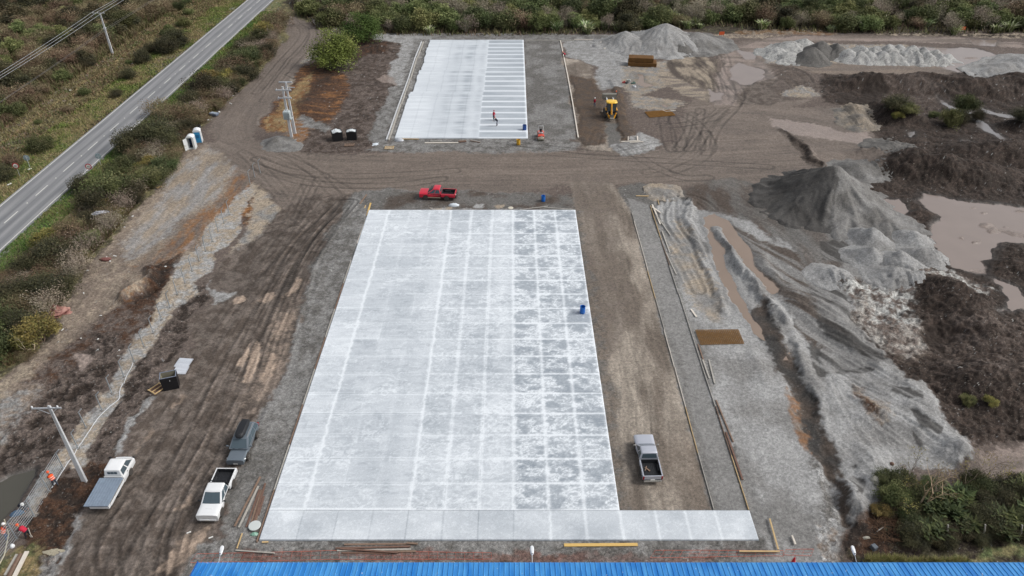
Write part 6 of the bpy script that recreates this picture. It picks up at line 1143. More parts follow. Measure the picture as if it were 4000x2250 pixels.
def greenhouse(p, bx, tx, wb, wt, zb, zt, pm, doors=2, slope_y=None, backglass=True):
    """cabin: painted frame with glass panes a few millimetres proud. bx=(rear,front) at belt, tx at roof"""
    mb = MB(); k = .10
    ring = lambda x0, x1, w_, z: [(x0, -w_, z), (x1, -w_, z), (x1, w_, z), (x0, w_, z)]
    def rr_(x0, x1, w_, z, c): return [(x0 + c, -w_, z), (x1 - c * 1.2, -w_, z), (x1 - c * .4, -w_ * .88, z), (x1, 0, z), (x1 - c * .4, w_ * .88, z), (x1 - c * 1.2, w_, z), (x0 + c, w_, z), (x0, w_ - c, z), (x0, -w_ + c, z)]
    mb.loft([rr_(bx[0], bx[1], wb, zb - .05, .05), rr_(bx[0], bx[1], wb, zb, .05), rr_(tx[0], tx[1], wt, zt - .06, .07), rr_(tx[0] + .06, tx[1] - .05, wt - .06, zt - .015, .07), rr_(tx[0] + .18, tx[1] - .15, wt - .2, zt + .012, .07)]); cab = mb.build('cabin', pm, p, smooth=True, angle=25)
    h = zt - .06 - zb
    def P(u, v, s_):  # u along 0 rear..1 front, v up
        xb = bx[0] + (bx[1] - bx[0]) * u; xt = tx[0] + (tx[1] - tx[0]) * u; return (xb + (xt - xb) * v, s_ * ((wb + (wt - wb) * v) + .012), zb + h * v)
    segs = {2: [(.07, .46), (.52, .84)], 1: [(.12, .82)], 3: [(.05, .27), (.31, .58), (.62, .86)]}[doors]
    for s_ in (-1, 1):
        for a, b_ in segs:
            mb = MB(); q4 = [P(a, .1, s_), P(b_, .1, s_), P(b_, .88, s_), P(a, .88, s_)]
            if b_ == segs[-1][1]: q4[1] = P(b_ + .07, .1, s_)
            mb.add(q4 + [(x, y - s_ * .02, z) for x, y, z in q4], [(0, 1, 2, 3), (7, 6, 5, 4), (0, 4, 5, 1), (1, 5, 6, 2), (2, 6, 7, 3), (3, 7, 4, 0)]); mb.build('window', M_GLASS, p)
    def F(v, yk, off=.015):  # windscreen
        x = bx[1] + (tx[1] - bx[1]) * v; w_ = wb + (wt - wb) * v; return (x + off - abs(yk) * .03, yk * w_ * .86, zb + h * v + off * .6)
    mb = MB(); ys_ = (-1, -.5, 0, .5, 1); secs = [[F(v, k_) for k_ in ys_] for v in (.06, .95)]; mb.loft(secs, closed=False, cap0=False, cap1=False); mb.loft([[(x - .03, y, z - .02) for x, y, z in s_] for s_ in secs], closed=False, cap0=False, cap1=False); mb.build('windscreen', M_GLASS, p)
    if backglass:
        mb = MB(); q4 = [(bx[0] + (tx[0] - bx[0]) * v - .014, yk * (wb + (wt - wb) * v) * .82, zb + h * v) for v, yk in ((.2, -1), (.2, 1), (.88, 1), (.88, -1))]; mb.add(q4 + [(x + .02, y, z) for x, y, z in q4], [(0, 1, 2, 3), (7, 6, 5, 4), (0, 4, 5, 1), (1, 5, 6, 2), (2, 6, 7, 3), (3, 7, 4, 0)]); mb.build('rear_window', M_GLASS, p)
    return cab
def mirror(p, x, y, z, m): s_ = 1 if y > 0 else -1; mb = MB(); mb.bar((x, y, z), (x, y + s_ * .14, z + .03), .04); mb.box((x, y + s_ * .2, z + .06), (.1, .2, .17), bev=.03); mb.build('mirror', m, p)
def place(t, w1, w2, side, W, wb):
    """w1, w2: world contact of front and rear wheel on the visible side (+1 left, -1 right)"""
    hx, hy = w1[0] - w2[0], w1[1] - w2[1]; a = math.atan2(hy, hx); mx, my = (w1[0] + w2[0]) / 2, (w1[1] + w2[1]) / 2; nx, ny = -math.sin(a) * side, math.cos(a) * side
    t.location = (mx - nx * W / 2 * .92, my - ny * W / 2 * .92, 0); sc_ = max(.93, min(1.0, math.hypot(hx, hy) / wb)); t.scale = (sc_,) * 3; t.location.z = gz(t.location.x, t.location.y) - .01; t.rotation_euler = (0, 0, a); print('veh', t.name, math.hypot(hx, hy))
def pickup(label, pm, opts):
    L, W, wb = 5.2, 1.86, 3.08; xf, xr = wb / 2, -wb / 2; rw = .385; x1, x0 = xf + .88, xr - 1.24
    t = empty('pickup_truck', (0, 0, 0), 0, label, 'pickup')
    cabr = -.72       # rear of the cab
    st = [(x1 + .02, .68, .50, .56), (x1 - .03, .79, .70, .66), (x1 - .14, .89, .86, .76), (x1 - .35, .98, .94, .86), (x1 - .7, 1.03, .99, .92), (xf - .35, 1.10, 1, .98), (xf - .6, 1.12, 1, 1.02), (cabr, 1.10, 1, 1.03)]
    mb = MB(); mb.loft(body_secs(st, W, [xf], rw, .42)); mb.build('body', pm, t, smooth=True, angle=35)
    # load bed: floor, sides, tailgate
    st = [(cabr - .03, .66, 1, .62), (x0 + .02, .66, .985, .62)]
    mb = MB(); mb.loft([[(p_[0], p_[1], min(p_[2], .66)) for p_ in r_] for r_ in body_secs(st, W, [xr], rw, .46)], cap1=True); bed = mb.build('bed_floor', M_LINER, t)
    for s_ in (-1, 1):
        mb = MB(); zt = 1.10; o_ = W / 2; secs = []
        xs = [x0 + .02] + [xr + d * rw * 1.14 for d in (-1, -.93, -.75, -.45, 0, .45, .75, .93, 1)] + [cabr - .03]
        for x in xs:
            d = abs(x - xr); b0 = .46 if d >= rw * 1.13 else max(.46, rw + math.sqrt(max(0, (rw * 1.14) ** 2 - d * d)) * .98)
            secs.append([(x, s_ * o_ * .93, b0), (x, s_ * o_ * .985, b0 + (zt - b0) * .35), (x, s_ * o_, b0 + (zt - b0) * .7), (x, s_ * o_ * .965, zt), (x, s_ * (o_ - .13), zt), (x, s_ * (o_ - .14), b0)])
        mb.loft(secs); mb.build('bed_side', pm, t, smooth=True, angle=35)
    mb = MB(); mb.box((x0 + .05, 0, .86), (.09, W - .26, .46), bev=.015); mb.build('tailgate', pm, t)
    mb = MB(); [mb.box((( x0 + cabr) / 2, yy, .67 + .012), (abs(x0 - cabr) - .2, .06, .02)) for yy in np.linspace(-.6, .6, 9)]; mb.box((xr, .69, .78), (.8, .18, .22), bev=.03); mb.box((xr, -.69, .78), (.8, .18, .22), bev=.03); mb.box((cabr - .06, 0, .86), (.05, W - .34, .46)); [mb.box(((x0 + cabr) / 2, s_ * (W / 2 - .155), .88), (abs(x0 - cabr) - .2, .03, .42)) for s_ in (-1, 1)]; mb.box((x0 + .115, 0, .86), (.03, W - .36, .40)); mb.build('bed_liner', M_LINER, t)
    greenhouse(t, (cabr + .02, 1.28), (cabr + .16, .42), W / 2 - .04, W / 2 - .20, 1.08, 1.78, pm)
    for x in (xf, xr):
        for y in (-W / 2 + .13, W / 2 - .13): wheel(t, x, y, rw, .25)
    for s_ in (-1, 1): mirror(t, .98, s_ * (W / 2 - .03), 1.14, opts.get('mirror', M_TRIM))
    mb = MB(); mb.box((x1 - .04, 0, .50), (.2, W * .78, .24), bev=.05); mb.build('front_bumper', opts.get('bumper', pm), t)
    mb = MB(); mb.box((x1 - .035, 0, .73), (.08, .95, .16), bev=.02); mb.build('grille', M_TRIM, t)
    mb = MB(); mb.box((x1 + .01, 0, .73), (.02, .75, .025)); mb.build('grille_bar', M_STEEL, t)
    for s_ in (-1, 1):
        mb = MB(); mb.box((x1 - .17, s_ * .70, .76), (.24, .26, .18), rz=-s_ * R(28), bev=.03); mb.build('headlight', M_LAMP, t)
        mb = MB(); mb.box((x0 + .0, s_ * (W / 2 - .10), .86), (.07, .13, .36), bev=.01); mb.build('tail_light', M_TAIL, t)
    mb = MB(); mb.box((x0 - .07, 0, .50), (.14, W * .86, .16), bev=.02); mb.build('rear_bumper', opts.get('rbumper', M_TRIM), t)
    mb = MB(); mb.box((x0 - .02, 0, .62), (.03, .38, .12)); mb.build('number_plate', M_PLATE, t); mb = MB(); mb.box((x1 + .065, 0, .52), (.02, .36, .1)); mb.build('number_plate', M_PLATE, t)
    for s_ in (-1, 1):
        for dx in (-.15, .72): mb = MB(); mb.box((dx - .35, s_ * (W / 2 + .005), .96), (.16, .03, .035)); mb.build('door_handle', opts.get('handle', M_TRIM), t)
    if opts.get('roll'):
        mb = MB(); mb.tube([(cabr - .15, -.8, 1.1), (cabr - .12, -.72, 1.66), (cabr - .12, .72, 1.66), (cabr - .15, .8, 1.1)], .035, 8); mb.box((cabr - .1, 0, 1.3), (.04, 1.5, .3)); mb.build('roll_bar', M_TRIM, t)
    if opts.get('scoop'): mb = MB(); mb.box((1.72, 0, 1.10), (.12, .55, .06), bev=.02); mb.build('bonnet_scoop', pm, t); 
    if opts.get('muddy'): 
        mb = MB(); mb.box((.30, W / 2 - .045, .49), (1.9, .05, .16)); mb.build('mud_splash', M_MUDDY, t)
    return t, W
REDP, WHP, SILP, GRYP = paint('red_paint', (204, 30, 56)), paint('white_paint', (232, 234, 235)), paint('silver_paint', (186, 190, 200), .25, .3), paint('grey_paint', (108, 118, 127), .2, .3)
t, W = pickup('bright red double cab pickup parked side-on above the slab', REDP, dict(bumper=M_TRIM, muddy=True)); place(t, at(1663, 781, -.1), at(1745, 784, -.1), 1, W, 3.08)
t, W = pickup('white double cab pickup facing down with an open black load bed', WHP, dict(roll=True, scoop=True)); place(t, at(871, 2011, -.1), at(916, 1900, -.1), 1, W, 3.08)
t, W = pickup('silver pickup seen from behind on the brown lane right of the slab', SILP, dict(mirror=M_STEEL, handle=M_STEEL, rbumper=M_STEEL)); c0 = at(2549, 1892, -.1); t.scale = (.93, .96, .96); t.location = (c0[0] - .12, c0[1] + 2.6, gz(c0[0], c0[1] + 2.6)); t.rotation_euler = (0, 0, R(91.5))
mb = MB(); mb.bar((-1.3, .45, .72), (-1.75, .1, .74), .12, .05); mb.bar((-1.2, .3, .75), (-1.7, .5, .75), .08, .04); o = mb.build('wood_scrap', M_OLD, loc=t.location.copy(), rz=R(91.5)); tag(o, 'brown wood scraps lying in the bed of the silver pickup', 'wood scraps')
# grey estate with a roof box
W = 1.89; t = empty('estate_car', (0, 0, 0), 0, 'grey SUV with a black roof box at the slab side of the yard', 'SUV'); wb = 2.7; xf, xr = 1.35, -1.35; rw = .36
st = [(2.34, .60, .46, .5), (2.30, .68, .66, .58), (2.20, .77, .83, .67), (1.95, .87, .95, .78), (1.6, .96, 1, .86), (1.1, 1.04, 1, .95), (.95, 1.07, 1, .98), (-1.9, 1.10, 1, 1.03), (-2.22, 1.06, .94, .98), (-2.33, .9, .86, .8)]
mb = MB(); mb.loft(body_secs(st, W, [xf, xr], rw, .34)); mb.build('body', GRYP, t, smooth=True, angle=35)
greenhouse(t, (-2.20, 1.12), (-1.85, .32), W / 2 - .05, W / 2 - .24, 1.05, 1.68, GRYP, 3)
for x in (xf, xr):
    for y in (-W / 2 + .12, W / 2 - .12): wheel(t, x, y, rw, .23, M_STEEL, 5)
for s_ in (-1, 1):
    mirror(t, .82, s_ * (W / 2 - .03), 1.1, GRYP); mb = MB(); mb.box((2.02, s_ * .70, .70), (.40, .22, .16), rz=-s_ * R(32), bev=.04); mb.build('headlight', M_LAMP, t); mb = MB(); mb.box((-2.24, s_ * .78, .95), (.16, .16, .32), bev=.02); mb.build('tail_light', M_TAIL, t)
    mb = MB(); mb.tube([(-1.6, s_ * .64, 1.69), (-1.5, s_ * .64, 1.75), (.05, s_ * .64, 1.75), (.15, s_ * .64, 1.69)], .02, 6); mb.build('roof_rail', M_STEEL, t)
mb = MB(); mb.box((2.27, 0, .66), (.1, .8, .16), bev=.03); mb.build('grille', M_TRIM, t); mb = MB(); mb.box((2.2, 0, .40), (.24, 1.5, .16), bev=.05); mb.build('front_bumper', GRYP, t); mb = MB(); mb.box((2.34, 0, .43), (.02, .4, .1)); mb.build('number_plate', M_PLATE, t)
mb = MB(); mb.box((2.33, 0, .66), (.02, .12, .06)); mb.build('badge', M_STEEL, t); mb = MB(); mb.bar((1.1, -.55, 1.085), (1.02, .0, 1.10), .02); mb.bar((1.12, 0, 1.085), (1.04, .55, 1.10), .02); mb.build('wiper', M_TRIM, t)
place(t, at(975, 1793, -.1), at(1009, 1709, -.1), 1, W, wb)
rb = empty('roof_box', t.location.copy(), t.rotation_euler.z, 'long black roof box on top of the grey SUV', 'roof box'); mb = MB()
mb.loft([[(x, sy * a, 1.79 + b_ * sz) for a, b_ in ((-1, 0), (-.96, .6), (-.7, .95), (0, 1), (.7, .95), (.96, .6), (1, 0), (.9, -.15), (-.9, -.15))] for x, sy, sz in ((-1.75, .3, .15), (-1.6, .38, .3), (-1.0, .42, .36), (.0, .42, .36), (.35, .34, .28), (.5, .18, .12))]); mb.build('shell', M_TRIM, rb, smooth=True); mb = MB(); mb.box((.3, .05, 2.06), (.1, .06, .02)); mb.box((-.5, .38, 1.98), (.25, .02, .06)); mb.build('badge', M_STEEL, rb)
# white cab-over truck with a flat bed
W = 1.72; t = empty('flatbed_truck', (0, 0, 0), 0, 'small white double cab flatbed truck parked on the left of the yard', 'truck'); xf, xr, rw = 1.30, -1.15, .34
st = [(2.36, .92, .70, .6), (2.30, 1.08, .90, .85), (2.1, 1.16, .98, .98), (1.6, 1.20, 1, 1.08), (.05, 1.2, 1, 1.1), (.0, 1.2, 1, 1.1)]
mb = MB(); mb.loft(body_secs(st, W, [xf], rw, .42)); mb.build('body', WHP, t, smooth=True, angle=35)
greenhouse(t, (.02, 2.28), (.12, 1.55), W / 2 - .03, W / 2 - .15, 1.16, 1.96, WHP, 2, backglass=False)
mb = MB(); [mb.box((.055, yy, 1.62), (.03, .26, .26)) for yy in (-.3, 0, .3)]; mb.build('rear_window', M_GLASS, t); mb = MB(); [mb.box((.9, yy, 1.975), (.85, .05, .025)) for yy in np.linspace(-.4, .4, 7)]; mb.build('roof_ribs', WHP, t)
mb = MB(); mb.box((-1.35, 0, .62), (2.7, .7, .16)); mb.build('chassis', M_TRIM, t)
mb = MB(); mb.box((-1.42, 0, .80), (2.74, 1.72, .08)); mb.build('flat_bed', M_GREYW, t)
for s_ in (-1, 1): mb = MB(); mb.box((-1.42, s_ * .87, .78), (2.74, .04, .26)); mb.build('side_rail', WHP, t)
mb = MB(); mb.box((-2.95, 0, .78), (.3, 1.7, .28)); mb.build('tailboard', WHP, t); mb = MB(); mb.box((-.06, 0, 1.05), (.05, 1.6, .5)); mb.build('headboard', WHP, t)
for x, y in ((xf, .73), (xf, -.73), (xr, .70), (xr, -.70)): wheel(t, x, y, rw, .2)
for s_ in (-1, 1): mirror(t, 2.05, s_ * (W / 2 + .02), 1.45, M_TRIM); mb = MB(); mb.box((2.33, s_ * .62, .78), (.06, .3, .2), bev=.02); mb.build('headlight', M_LAMP, t); mb = MB(); mb.box((.85, s_ * (W / 2 + .005), 1.02), (.15, .03, .035)); mb.build('door_handle', M_TRIM, t)
mb = MB(); mb.box((2.36, 0, .48), (.14, 1.5, .2), bev=.03); mb.build('front_bumper', WHP, t)
place(t, at(516, 1855, -.1), at(472, 1938, -.1), -1, W, 2.45)
ms = empty('mesh_load', t.location.copy(), t.rotation_euler.z, 'blue-grey wire mesh panels stacked on the bed of the white truck', 'mesh panels'); M_BG = mat('blue_galv', srgb(140, 154, 170), .5, metal=.1, noise=.15, nscale=3)
mb = MB(); mb.box((-1.62, .12, 1.10), (2.95, 1.98, .10)); 
for k in range(9): mb.box((-1.62, -.80 + k * .23, 1.165), (2.95, .03, .03))
for k in range(22): mb.box((-3.05 + k * .137, .12, 1.163), (.03, 1.96, .02))
mb.build('panels', M_BG, ms); mb = MB(); [mb.box((x, .1, .945), (.1, 1.7, .21)) for x in (-2.4, -.8)]; mb.build('bearer', M_OLD, ms)
# backhoe loader
M_Y = paint('machine_yellow', (226, 160, 34), 0, .45); M_YR = paint('cab_roof', (244, 196, 60), 0, .4); M_BUCK = mat('bucket_steel', srgb(136, 134, 126), .5, metal=.4, noise=.2)
x, y = at(2388, 471, -.1); t = empty('backhoe_loader', (x, y + 1.0, gz(x, y + 1)), R(90), 'yellow backhoe loader with its arm folded behind the cab', 'digger')
t.scale = (1.08, 1.1, 1.12)
for xx, yy, r_, w_ in ((.35, .88, .72, .42), (.35, -.88, .72, .42), (2.55, .82, .48, .34), (2.55, -.82, .48, .34)): wheel(t, xx, yy, r_, w_, M_GREYW)
mb = MB(); mb.box((2.0, 0, 1.15), (1.9, .85, .7), taper=.9, bev=.06); mb.build('bonnet', M_Y, t); mb = MB(); mb.box((1.0, 0, .72), (3.8, .7, .35), bev=.03); mb.build('chassis', M_TRIM, t)
mb = MB(); cx = .35
for a, b_ in ((-.62, -.72), (-.62, .72), (.62, -.72), (.62, .72)): mb.bar((cx + a, b_, 1.1), (cx + a * .92, b_ * .95, 2.62), .09)
mb.build('cab_frame', M_TRIM, t)
for rz_, d_, w_ in ((0, .62, 1.3), (180, .62, 1.3), (90, .70, 1.1), (270, .70, 1.1)):
    a = R(rz_); mb = MB(); mb.box((cx + math.cos(a) * d_, math.sin(a) * d_, 1.95), (.03, w_, 1.25), rz=a); mb.build('cab_glass', M_GLASS, t)
mb = MB(); mb.loft([[(cx + .02 + s_ * .78 * c_, .88 * s_ * d_, z) for c_, d_ in ((-1, -.55), (-.6, -1), (.6, -1), (1, -.55), (1, .55), (.6, 1), (-.6, 1), (-1, .55))] for s_, z in ((1, 2.62), (1.02, 2.70), (.94, 2.80), (.6, 2.86))]); mb.build('cab_roof', M_YR, t, smooth=True, angle=30)
for s_ in (-1, 1):
    mb = MB(); mb.box((.35, s_ * .80, 1.5), (1.3, .4, .08), bev=.03); mb.build('fender', M_Y, t)
    mb = MB(); mb.bar((1.0, s_ * .52, 1.7), (2.6, s_ * .52, 2.35), .14, .2); mb.bar((2.6, s_ * .52, 2.35), (3.45, s_ * .52, 2.2), .14, .2); mb.build('loader_arm', M_WH, t)
    mb = MB(); mb.bar((-.75, s_ * .75, 1.25), (-1.15, s_ * .28, .45), .16, .2); mb.build('stabiliser', M_Y, t)
mb = MB(); mb.prism([(3.35, 1.95), (4.15, 2.0), (4.25, 2.1), (3.55, 2.1), (3.5, 2.75), (3.75, 2.9), (3.7, 2.96), (3.38, 2.8)], -1.15, 1.15); mb.build('front_bucket', M_BUCK, t); mb = MB(); mb.box((3.75, 1.17, 2.45), (.7, .04, .85), taper=.7); mb.box((3.75, -1.17, 2.45), (.7, .04, .85), taper=.7); mb.build('bucket_side', M_BUCK, t)
mb = MB(); mb.box((-.78, 0, 1.0), (.3, 1.5, .35), bev=.03); mb.build('slide_frame', M_TRIM, t)
mb = MB(); mb.bar((-.95, .06, 1.0), (-.62, .1, 2.75), .2, .26); mb.build('boom', M_Y, t); mb = MB(); mb.bar((-.72, .1, 2.7), (-1.35, .05, 1.15), .16, .2); mb.build('dipper', M_Y, t); mb = MB(); mb.tube([(-1.05, -.02, 2.1), (-1.25, -.02, 1.2)], .05, 8); mb.build('ram', M_STEEL, t)
mb = MB(); mb.prism([(-1.3, 1.2), (-1.05, .95), (-1.15, .5), (-1.5, .42), (-1.62, .55), (-1.3, .7)], -.3, .3); mb.build('rear_bucket', M_BUCK, t)
# small red roller
M_RR = paint('roller_red', (214, 72, 48), 0, .45); x, y = at(2113, 548, -.1); t = empty('road_roller', (x, y + .9, gz(x, y + .9)), R(-90), 'small orange-red double drum roller facing the haul road', 'roller')
for xx in (.95, -.95): mb = MB(); mb.lathe([(.35, -.5), (.36, -.48), (.36, .48), (.35, .5)], 24, Matrix.Translation((xx, 0, .36)) @ Matrix.Rotation(R(90), 4, 'X')); mb.build('drum', mat('drum_steel', srgb(166, 162, 146), .5, metal=.3, noise=.15), t, smooth=True, angle=40)
for xx in (.75, -.75): mb = MB(); mb.box((xx, 0, .82), (.75, 1.06, .28), bev=.08); [mb.box((xx * 1.2, s_ * .53, .5), (.3, .06, .5)) for s_ in (-1, 1)]; mb.build('frame', M_RR, t)
mb = MB(); mb.box((.1, 0, 1.0), (.55, .8, .25), bev=.06); mb.build('engine_cover', mat('cover_grey', srgb(176, 164, 168), .5), t); mb = MB(); mb.box((-.15, 0, 1.15), (.42, .42, .14), bev=.05); mb.box((-.35, 0, 1.38), (.12, .42, .4), bev=.04); mb.build('seat', M_TRIM, t)
mb = MB(); [mb.tube([(-.6, s_ * .42, .9), (-.62, s_ * .42, 1.95)], .035, 8) for s_ in (-1, 1)]; mb.tube([(-.62, -.42, 1.95), (-.62, .42, 1.95)], .035, 8); mb.build('roll_bar', M_WH, t); mb = MB(); mb.lathe([(.17, 0), (.19, .01), (.17, .02)], 16, Matrix.Translation((.42, 0, 1.35)) @ Matrix.Rotation(R(-30), 4, 'Y')); mb.bar((.5, 0, 1.0), (.43, 0, 1.34), .04); mb.build('steering_wheel', M_TRIM, t)
mb = MB(); mb.box((1.25, .1, .86), (.03, .3, .08)); mb.build('headlight', M_WH, t)
# ================================================================== PEOPLE
SKIN = mat('skin', srgb(176, 128, 100), .6); M_DARKC = mat('dark_cloth', srgb(36, 38, 50), .9, noise=.15, nscale=12); M_JEANS = mat('jeans', srgb(72, 96, 128), .9, noise=.2, nscale=12); M_JEAND = mat('work_trousers', srgb(62, 70, 84), .9, noise=.2, nscale=12); M_BOOT = mat('boots', srgb(60, 52, 46), .8)
M_VO = mat('vest_orange', srgb(240, 92, 40), .8, noise=.1, nscale=10); M_VR = mat('vest_red', srgb(186, 32, 60), .8, noise=.1, nscale=10); M_REFL = mat('reflective', srgb(226, 226, 220), .5); HO = mat('helmet_orange', srgb(238, 96, 52), .35); HW = mat('helmet_white', srgb(236, 236, 234), .35); HP = mat('helmet_pink', srgb(216, 120, 104), .4); M_HAIR = mat('hair', srgb(40, 32, 28), .9)
def person(px, py, face, label, vest, trousers, helmet, bend=20, arms=((35, 40), (35, 40)), stride=.12, sleeves=M_DARKC, head_dz=0, knee=0.0, cat='person', hips=.93):
    """a body grown over a skeleton; bend = lean of the trunk in degrees, arms = (swing forward, elbow bend)"""
    x, y = at(px, py, 0 if 'slab' in label and 'beside' not in label else -.1); z0 = 0 if ('on the upper slab' in label) else gz(x, y)
    V = []; E = []; Rr = []; M_ = []
    def v(p, r, m, par=None):
        V.append(Vector(p)); Rr.append(r); M_.append(m); i = len(V) - 1
        if par is not None: E.append((par, i))
        return i
    b = R(bend); up = Vector((math.sin(b), 0, math.cos(b))); H = Vector((-.04 * bend / 20, 0, hips))
    pel = v(H, .13, 'T'); wa = v(H + up * .14, .125, 'V', pel); ch = v(H + up * .34, .15, 'V', wa); nb = v(H + up * .50, .085, 'V', ch); nk = v(H + up * .57, .052, 'S', nb)
    hd = H + up * .60 + Vector((math.sin(b * .6), 0, math.cos(b * .6))) * .06; h1 = v(hd, .075, 'S', nk); h2 = v(hd + Vector((.02, 0, .09)), .088, 'S', h1); v(hd + Vector((.015, 0, .165)), .07, 'S', h2)
    hands = []
    for s_, (sw, el) in zip((1, -1), arms):
        hp = v(H + Vector((0, s_ * .09, -.05)), .1, 'T', pel); f = s_ * stride; kn = Vector((f * .5 + knee, s_ * .11, hips * .52)); ft = Vector((f - .02, s_ * .12, .09))
        k_ = v(kn, .068, 'T', hp); c_ = v(kn * .5 + ft * .5 + Vector((-.01, 0, .04)), .06, 'T', k_); a_ = v(ft, .045, 'B', c_); v(ft + Vector((.06, 0, -.04)), .045, 'B', a_); v(ft + Vector((.17, s_ * .02, -.055)), .035, 'B', len(V) - 1)
        sh = H + up * .46 + Vector((0, s_ * .17, 0)); S_ = v(sh, .062, 'A', nb); a1 = R(sw); up_ = Vector((math.sin(a1), s_ * .12, -math.cos(a1))).normalized(); el_ = sh + up_ * .29; e_ = v(el_, .046, 'A', S_)
        a2 = R(sw + el); fo = Vector((math.sin(a2), -s_ * .12, -math.cos(a2))).normalized(); wr = el_ + fo * .25; w_ = v(wr, .032, 'A', e_); hands.append((wr, fo, s_)); hn = v(wr + fo * .07, .036, 'S', w_)
        for k in range(4): off = Vector((0, (k - 1.5) * .02, 0)); f1 = v(wr + fo * .10 + off, .010, 'S', hn); v(wr + fo * (.145 - abs(k - 1.3) * .008) + off + Vector((0, 0, -.02)), .009, 'S', f1)
        th = v(wr + fo * .06 + Vector((.02, -s_ * .035, 0)), .011, 'S', hn); v(wr + fo * .09 + Vector((.03, -s_ * .045, 0)), .009, 'S', th)
    me = bpy.data.meshes.new('person'); me.from_pydata([tuple(p) for p in V], E, []); o = bpy.data.objects.new('person', me); COL.objects.link(o)
    md = o.modifiers.new('skin', 'SKIN'); md.use_smooth_shade = True
    for i, sv in enumerate(me.skin_vertices[0].data): sv.radius = (Rr[i], Rr[i]); sv.use_root = (i == 0)
    sb = o.modifiers.new('sub', 'SUBSURF'); sb.levels = 1; sb.render_levels = 1
    dg = bpy.context.evaluated_depsgraph_get(); dg.update(); m2 = bpy.data.meshes.new_from_object(o.evaluated_get(dg)); o.modifiers.clear(); o.data = m2; bpy.data.meshes.remove(me); m2.name = 'person'
    mats = {'S': SKIN, 'T': trousers, 'V': sleeves, 'A': sleeves, 'B': M_BOOT}; keys = list(mats); m2.materials.clear(); [m2.materials.append(mats[k]) for k in keys]
    VV = np.array([tuple(p) for p in V])
    for f_ in m2.polygons: c = np.array(f_.center); i = int(np.argmin(((VV - c) ** 2).sum(1) - np.array(Rr) ** 2)); f_.material_index = keys.index(M_[i])
    o.location = (x, y, z0); o.rotation_euler = (0, 0, face); tag(o, label, cat)
    # vest: a shell round the trunk
    fr = up.cross(Vector((0, 1, 0))) * -1; fw = Vector((math.cos(b), 0, -math.sin(b))); mb = MB(); secs = []
    for t_, rx, ry in ((-.02, .155, .20), (.14, .16, .195), (.34, .175, .225), (.46, .15, .215), (.52, .09, .10)):
        c = H + up * t_; secs.append([tuple(c + fw * math.cos(a) * rx + Vector((0, 1, 0)) * math.sin(a) * ry) for a in [2 * math.pi * k / 14 for k in range(14)]])
    mb.loft(secs, cap0=False, cap1=False); mb.build('vest', vest, o, smooth=True, angle=60)
    if vest is M_VO:
        mb = MB(); 
        for t_ in (.06, .24): mb.loft([[tuple(H + up * tt + fw * math.cos(a) * .178 + Vector((0, 1, 0)) * math.sin(a) * .224) for a in [2 * math.pi * k / 14 for k in range(14)]] for tt in (t_, t_ + .045)], cap0=False, cap1=False)
        mb.build('reflective_stripe', M_REFL, o)
    hc = hd + Vector((.018, 0, .10)); hb = R(bend * .6); MX = Matrix.Translation(hc) @ Matrix.Rotation(hb, 4, 'Y')
    # face
    mb = MB(); mb.box((.088, 0, .0), (.03, .022, .035), taper=.6, M=MX); mb.build('nose', SKIN, o); mb = MB(); [mb.box((.083, s_ * .03, .022), (.012, .02, .01), M=MX) for s_ in (-1, 1)]; mb.box((.082, 0, -.045), (.01, .04, .008), M=MX); mb.build('face', M_HAIR, o); mb = MB(); [mb.box((0, s_ * .088, .0), (.035, .016, .05), M=MX, bev=.006) for s_ in (-1, 1)]; mb.build('ear', SKIN, o)
    mb = MB(); mb.lathe([(.135, .035), (.118, .045), (.118, .08), (.10, .13), (.06, .16), (.01, .168)], 18, MX); mb.box((.11, 0, .04), (.09, .14, .012), M=MX); mb.build('helmet', helmet, o, smooth=True, angle=50)
    return o, hands
person(220, 1900, R(150), 'worker in an orange high-visibility vest and orange helmet beside the mesh fence', M_VO, M_JEAND, HO, 22, ((30, 30), (10, 25)), .16, M_DARKC)
person(113, 2100, R(170), 'worker in a dark red vest and orange helmet bending by the fence', M_VR, M_DARKC, HO, 48, ((40, 25), (30, 30)), .12, M_DARKC)
person(32, 2107, R(60), 'worker in an orange vest, blue jeans and white helmet at the left edge', M_VO, M_JEANS, HW, 26, ((45, 40), (60, 20)), .14, M_DARKC)
person(92, 1993, R(330), 'crouching worker in dark clothes and white helmet behind the wire mesh', M_DARKC, M_JEAND, HW, 60, ((50, 30), (50, 30)), .22, M_DARKC, knee=.1, hips=.62)
person(1929, 469, R(60), 'worker in a bright red jacket seen from behind on the upper slab', M_VR, M_DARKC, mat('hood_red', srgb(150, 60, 70), .8), 8, ((25, 30), (20, 40)), .08, M_VR)
person(1941, 492, R(190), 'stooping worker in dark overalls and reddish helmet on the upper slab', M_DARKC, mat('overalls', srgb(66, 64, 84), .9), HP, 35, ((30, 40), (35, 35)), .1, M_DARKC)
person(2322, 420, R(250), 'worker in a dark red vest, jeans and white helmet beside the digger', M_VR, M_JEANS, HW, 6, ((8, 40), (25, 30)), .08, M_DARKC)
person(2205, 224, R(200), 'crouching worker with a pinkish helmet beside the far form boards', M_VR, M_DARKC, HP, 50, ((50, 20), (40, 30)), .2, M_DARKC, knee=.1, hips=.66)
person(2404, 396, R(270), 'worker with a red helmet mostly hidden behind the bucket of the digger', M_DARKC, M_DARKC, HO, 10, ((20, 30), (20, 30)), .1)
# spade and tool in hands
for (px, py, a, b_, m, lb) in ((123, 2098, (0, 0, 0), (.12, .05, 1.1), M_PALE, 'pale handled spade held by the worker in the dark red vest'),):
    x, y = at(px, py, -.1); mb = MB(); mb.bar(a, b_, .04); mb.box((0, 0, .1), (.18, .03, .25)); tag(mb.build('spade', m, loc=(x, y, gz(x, y))), lb, 'spade')
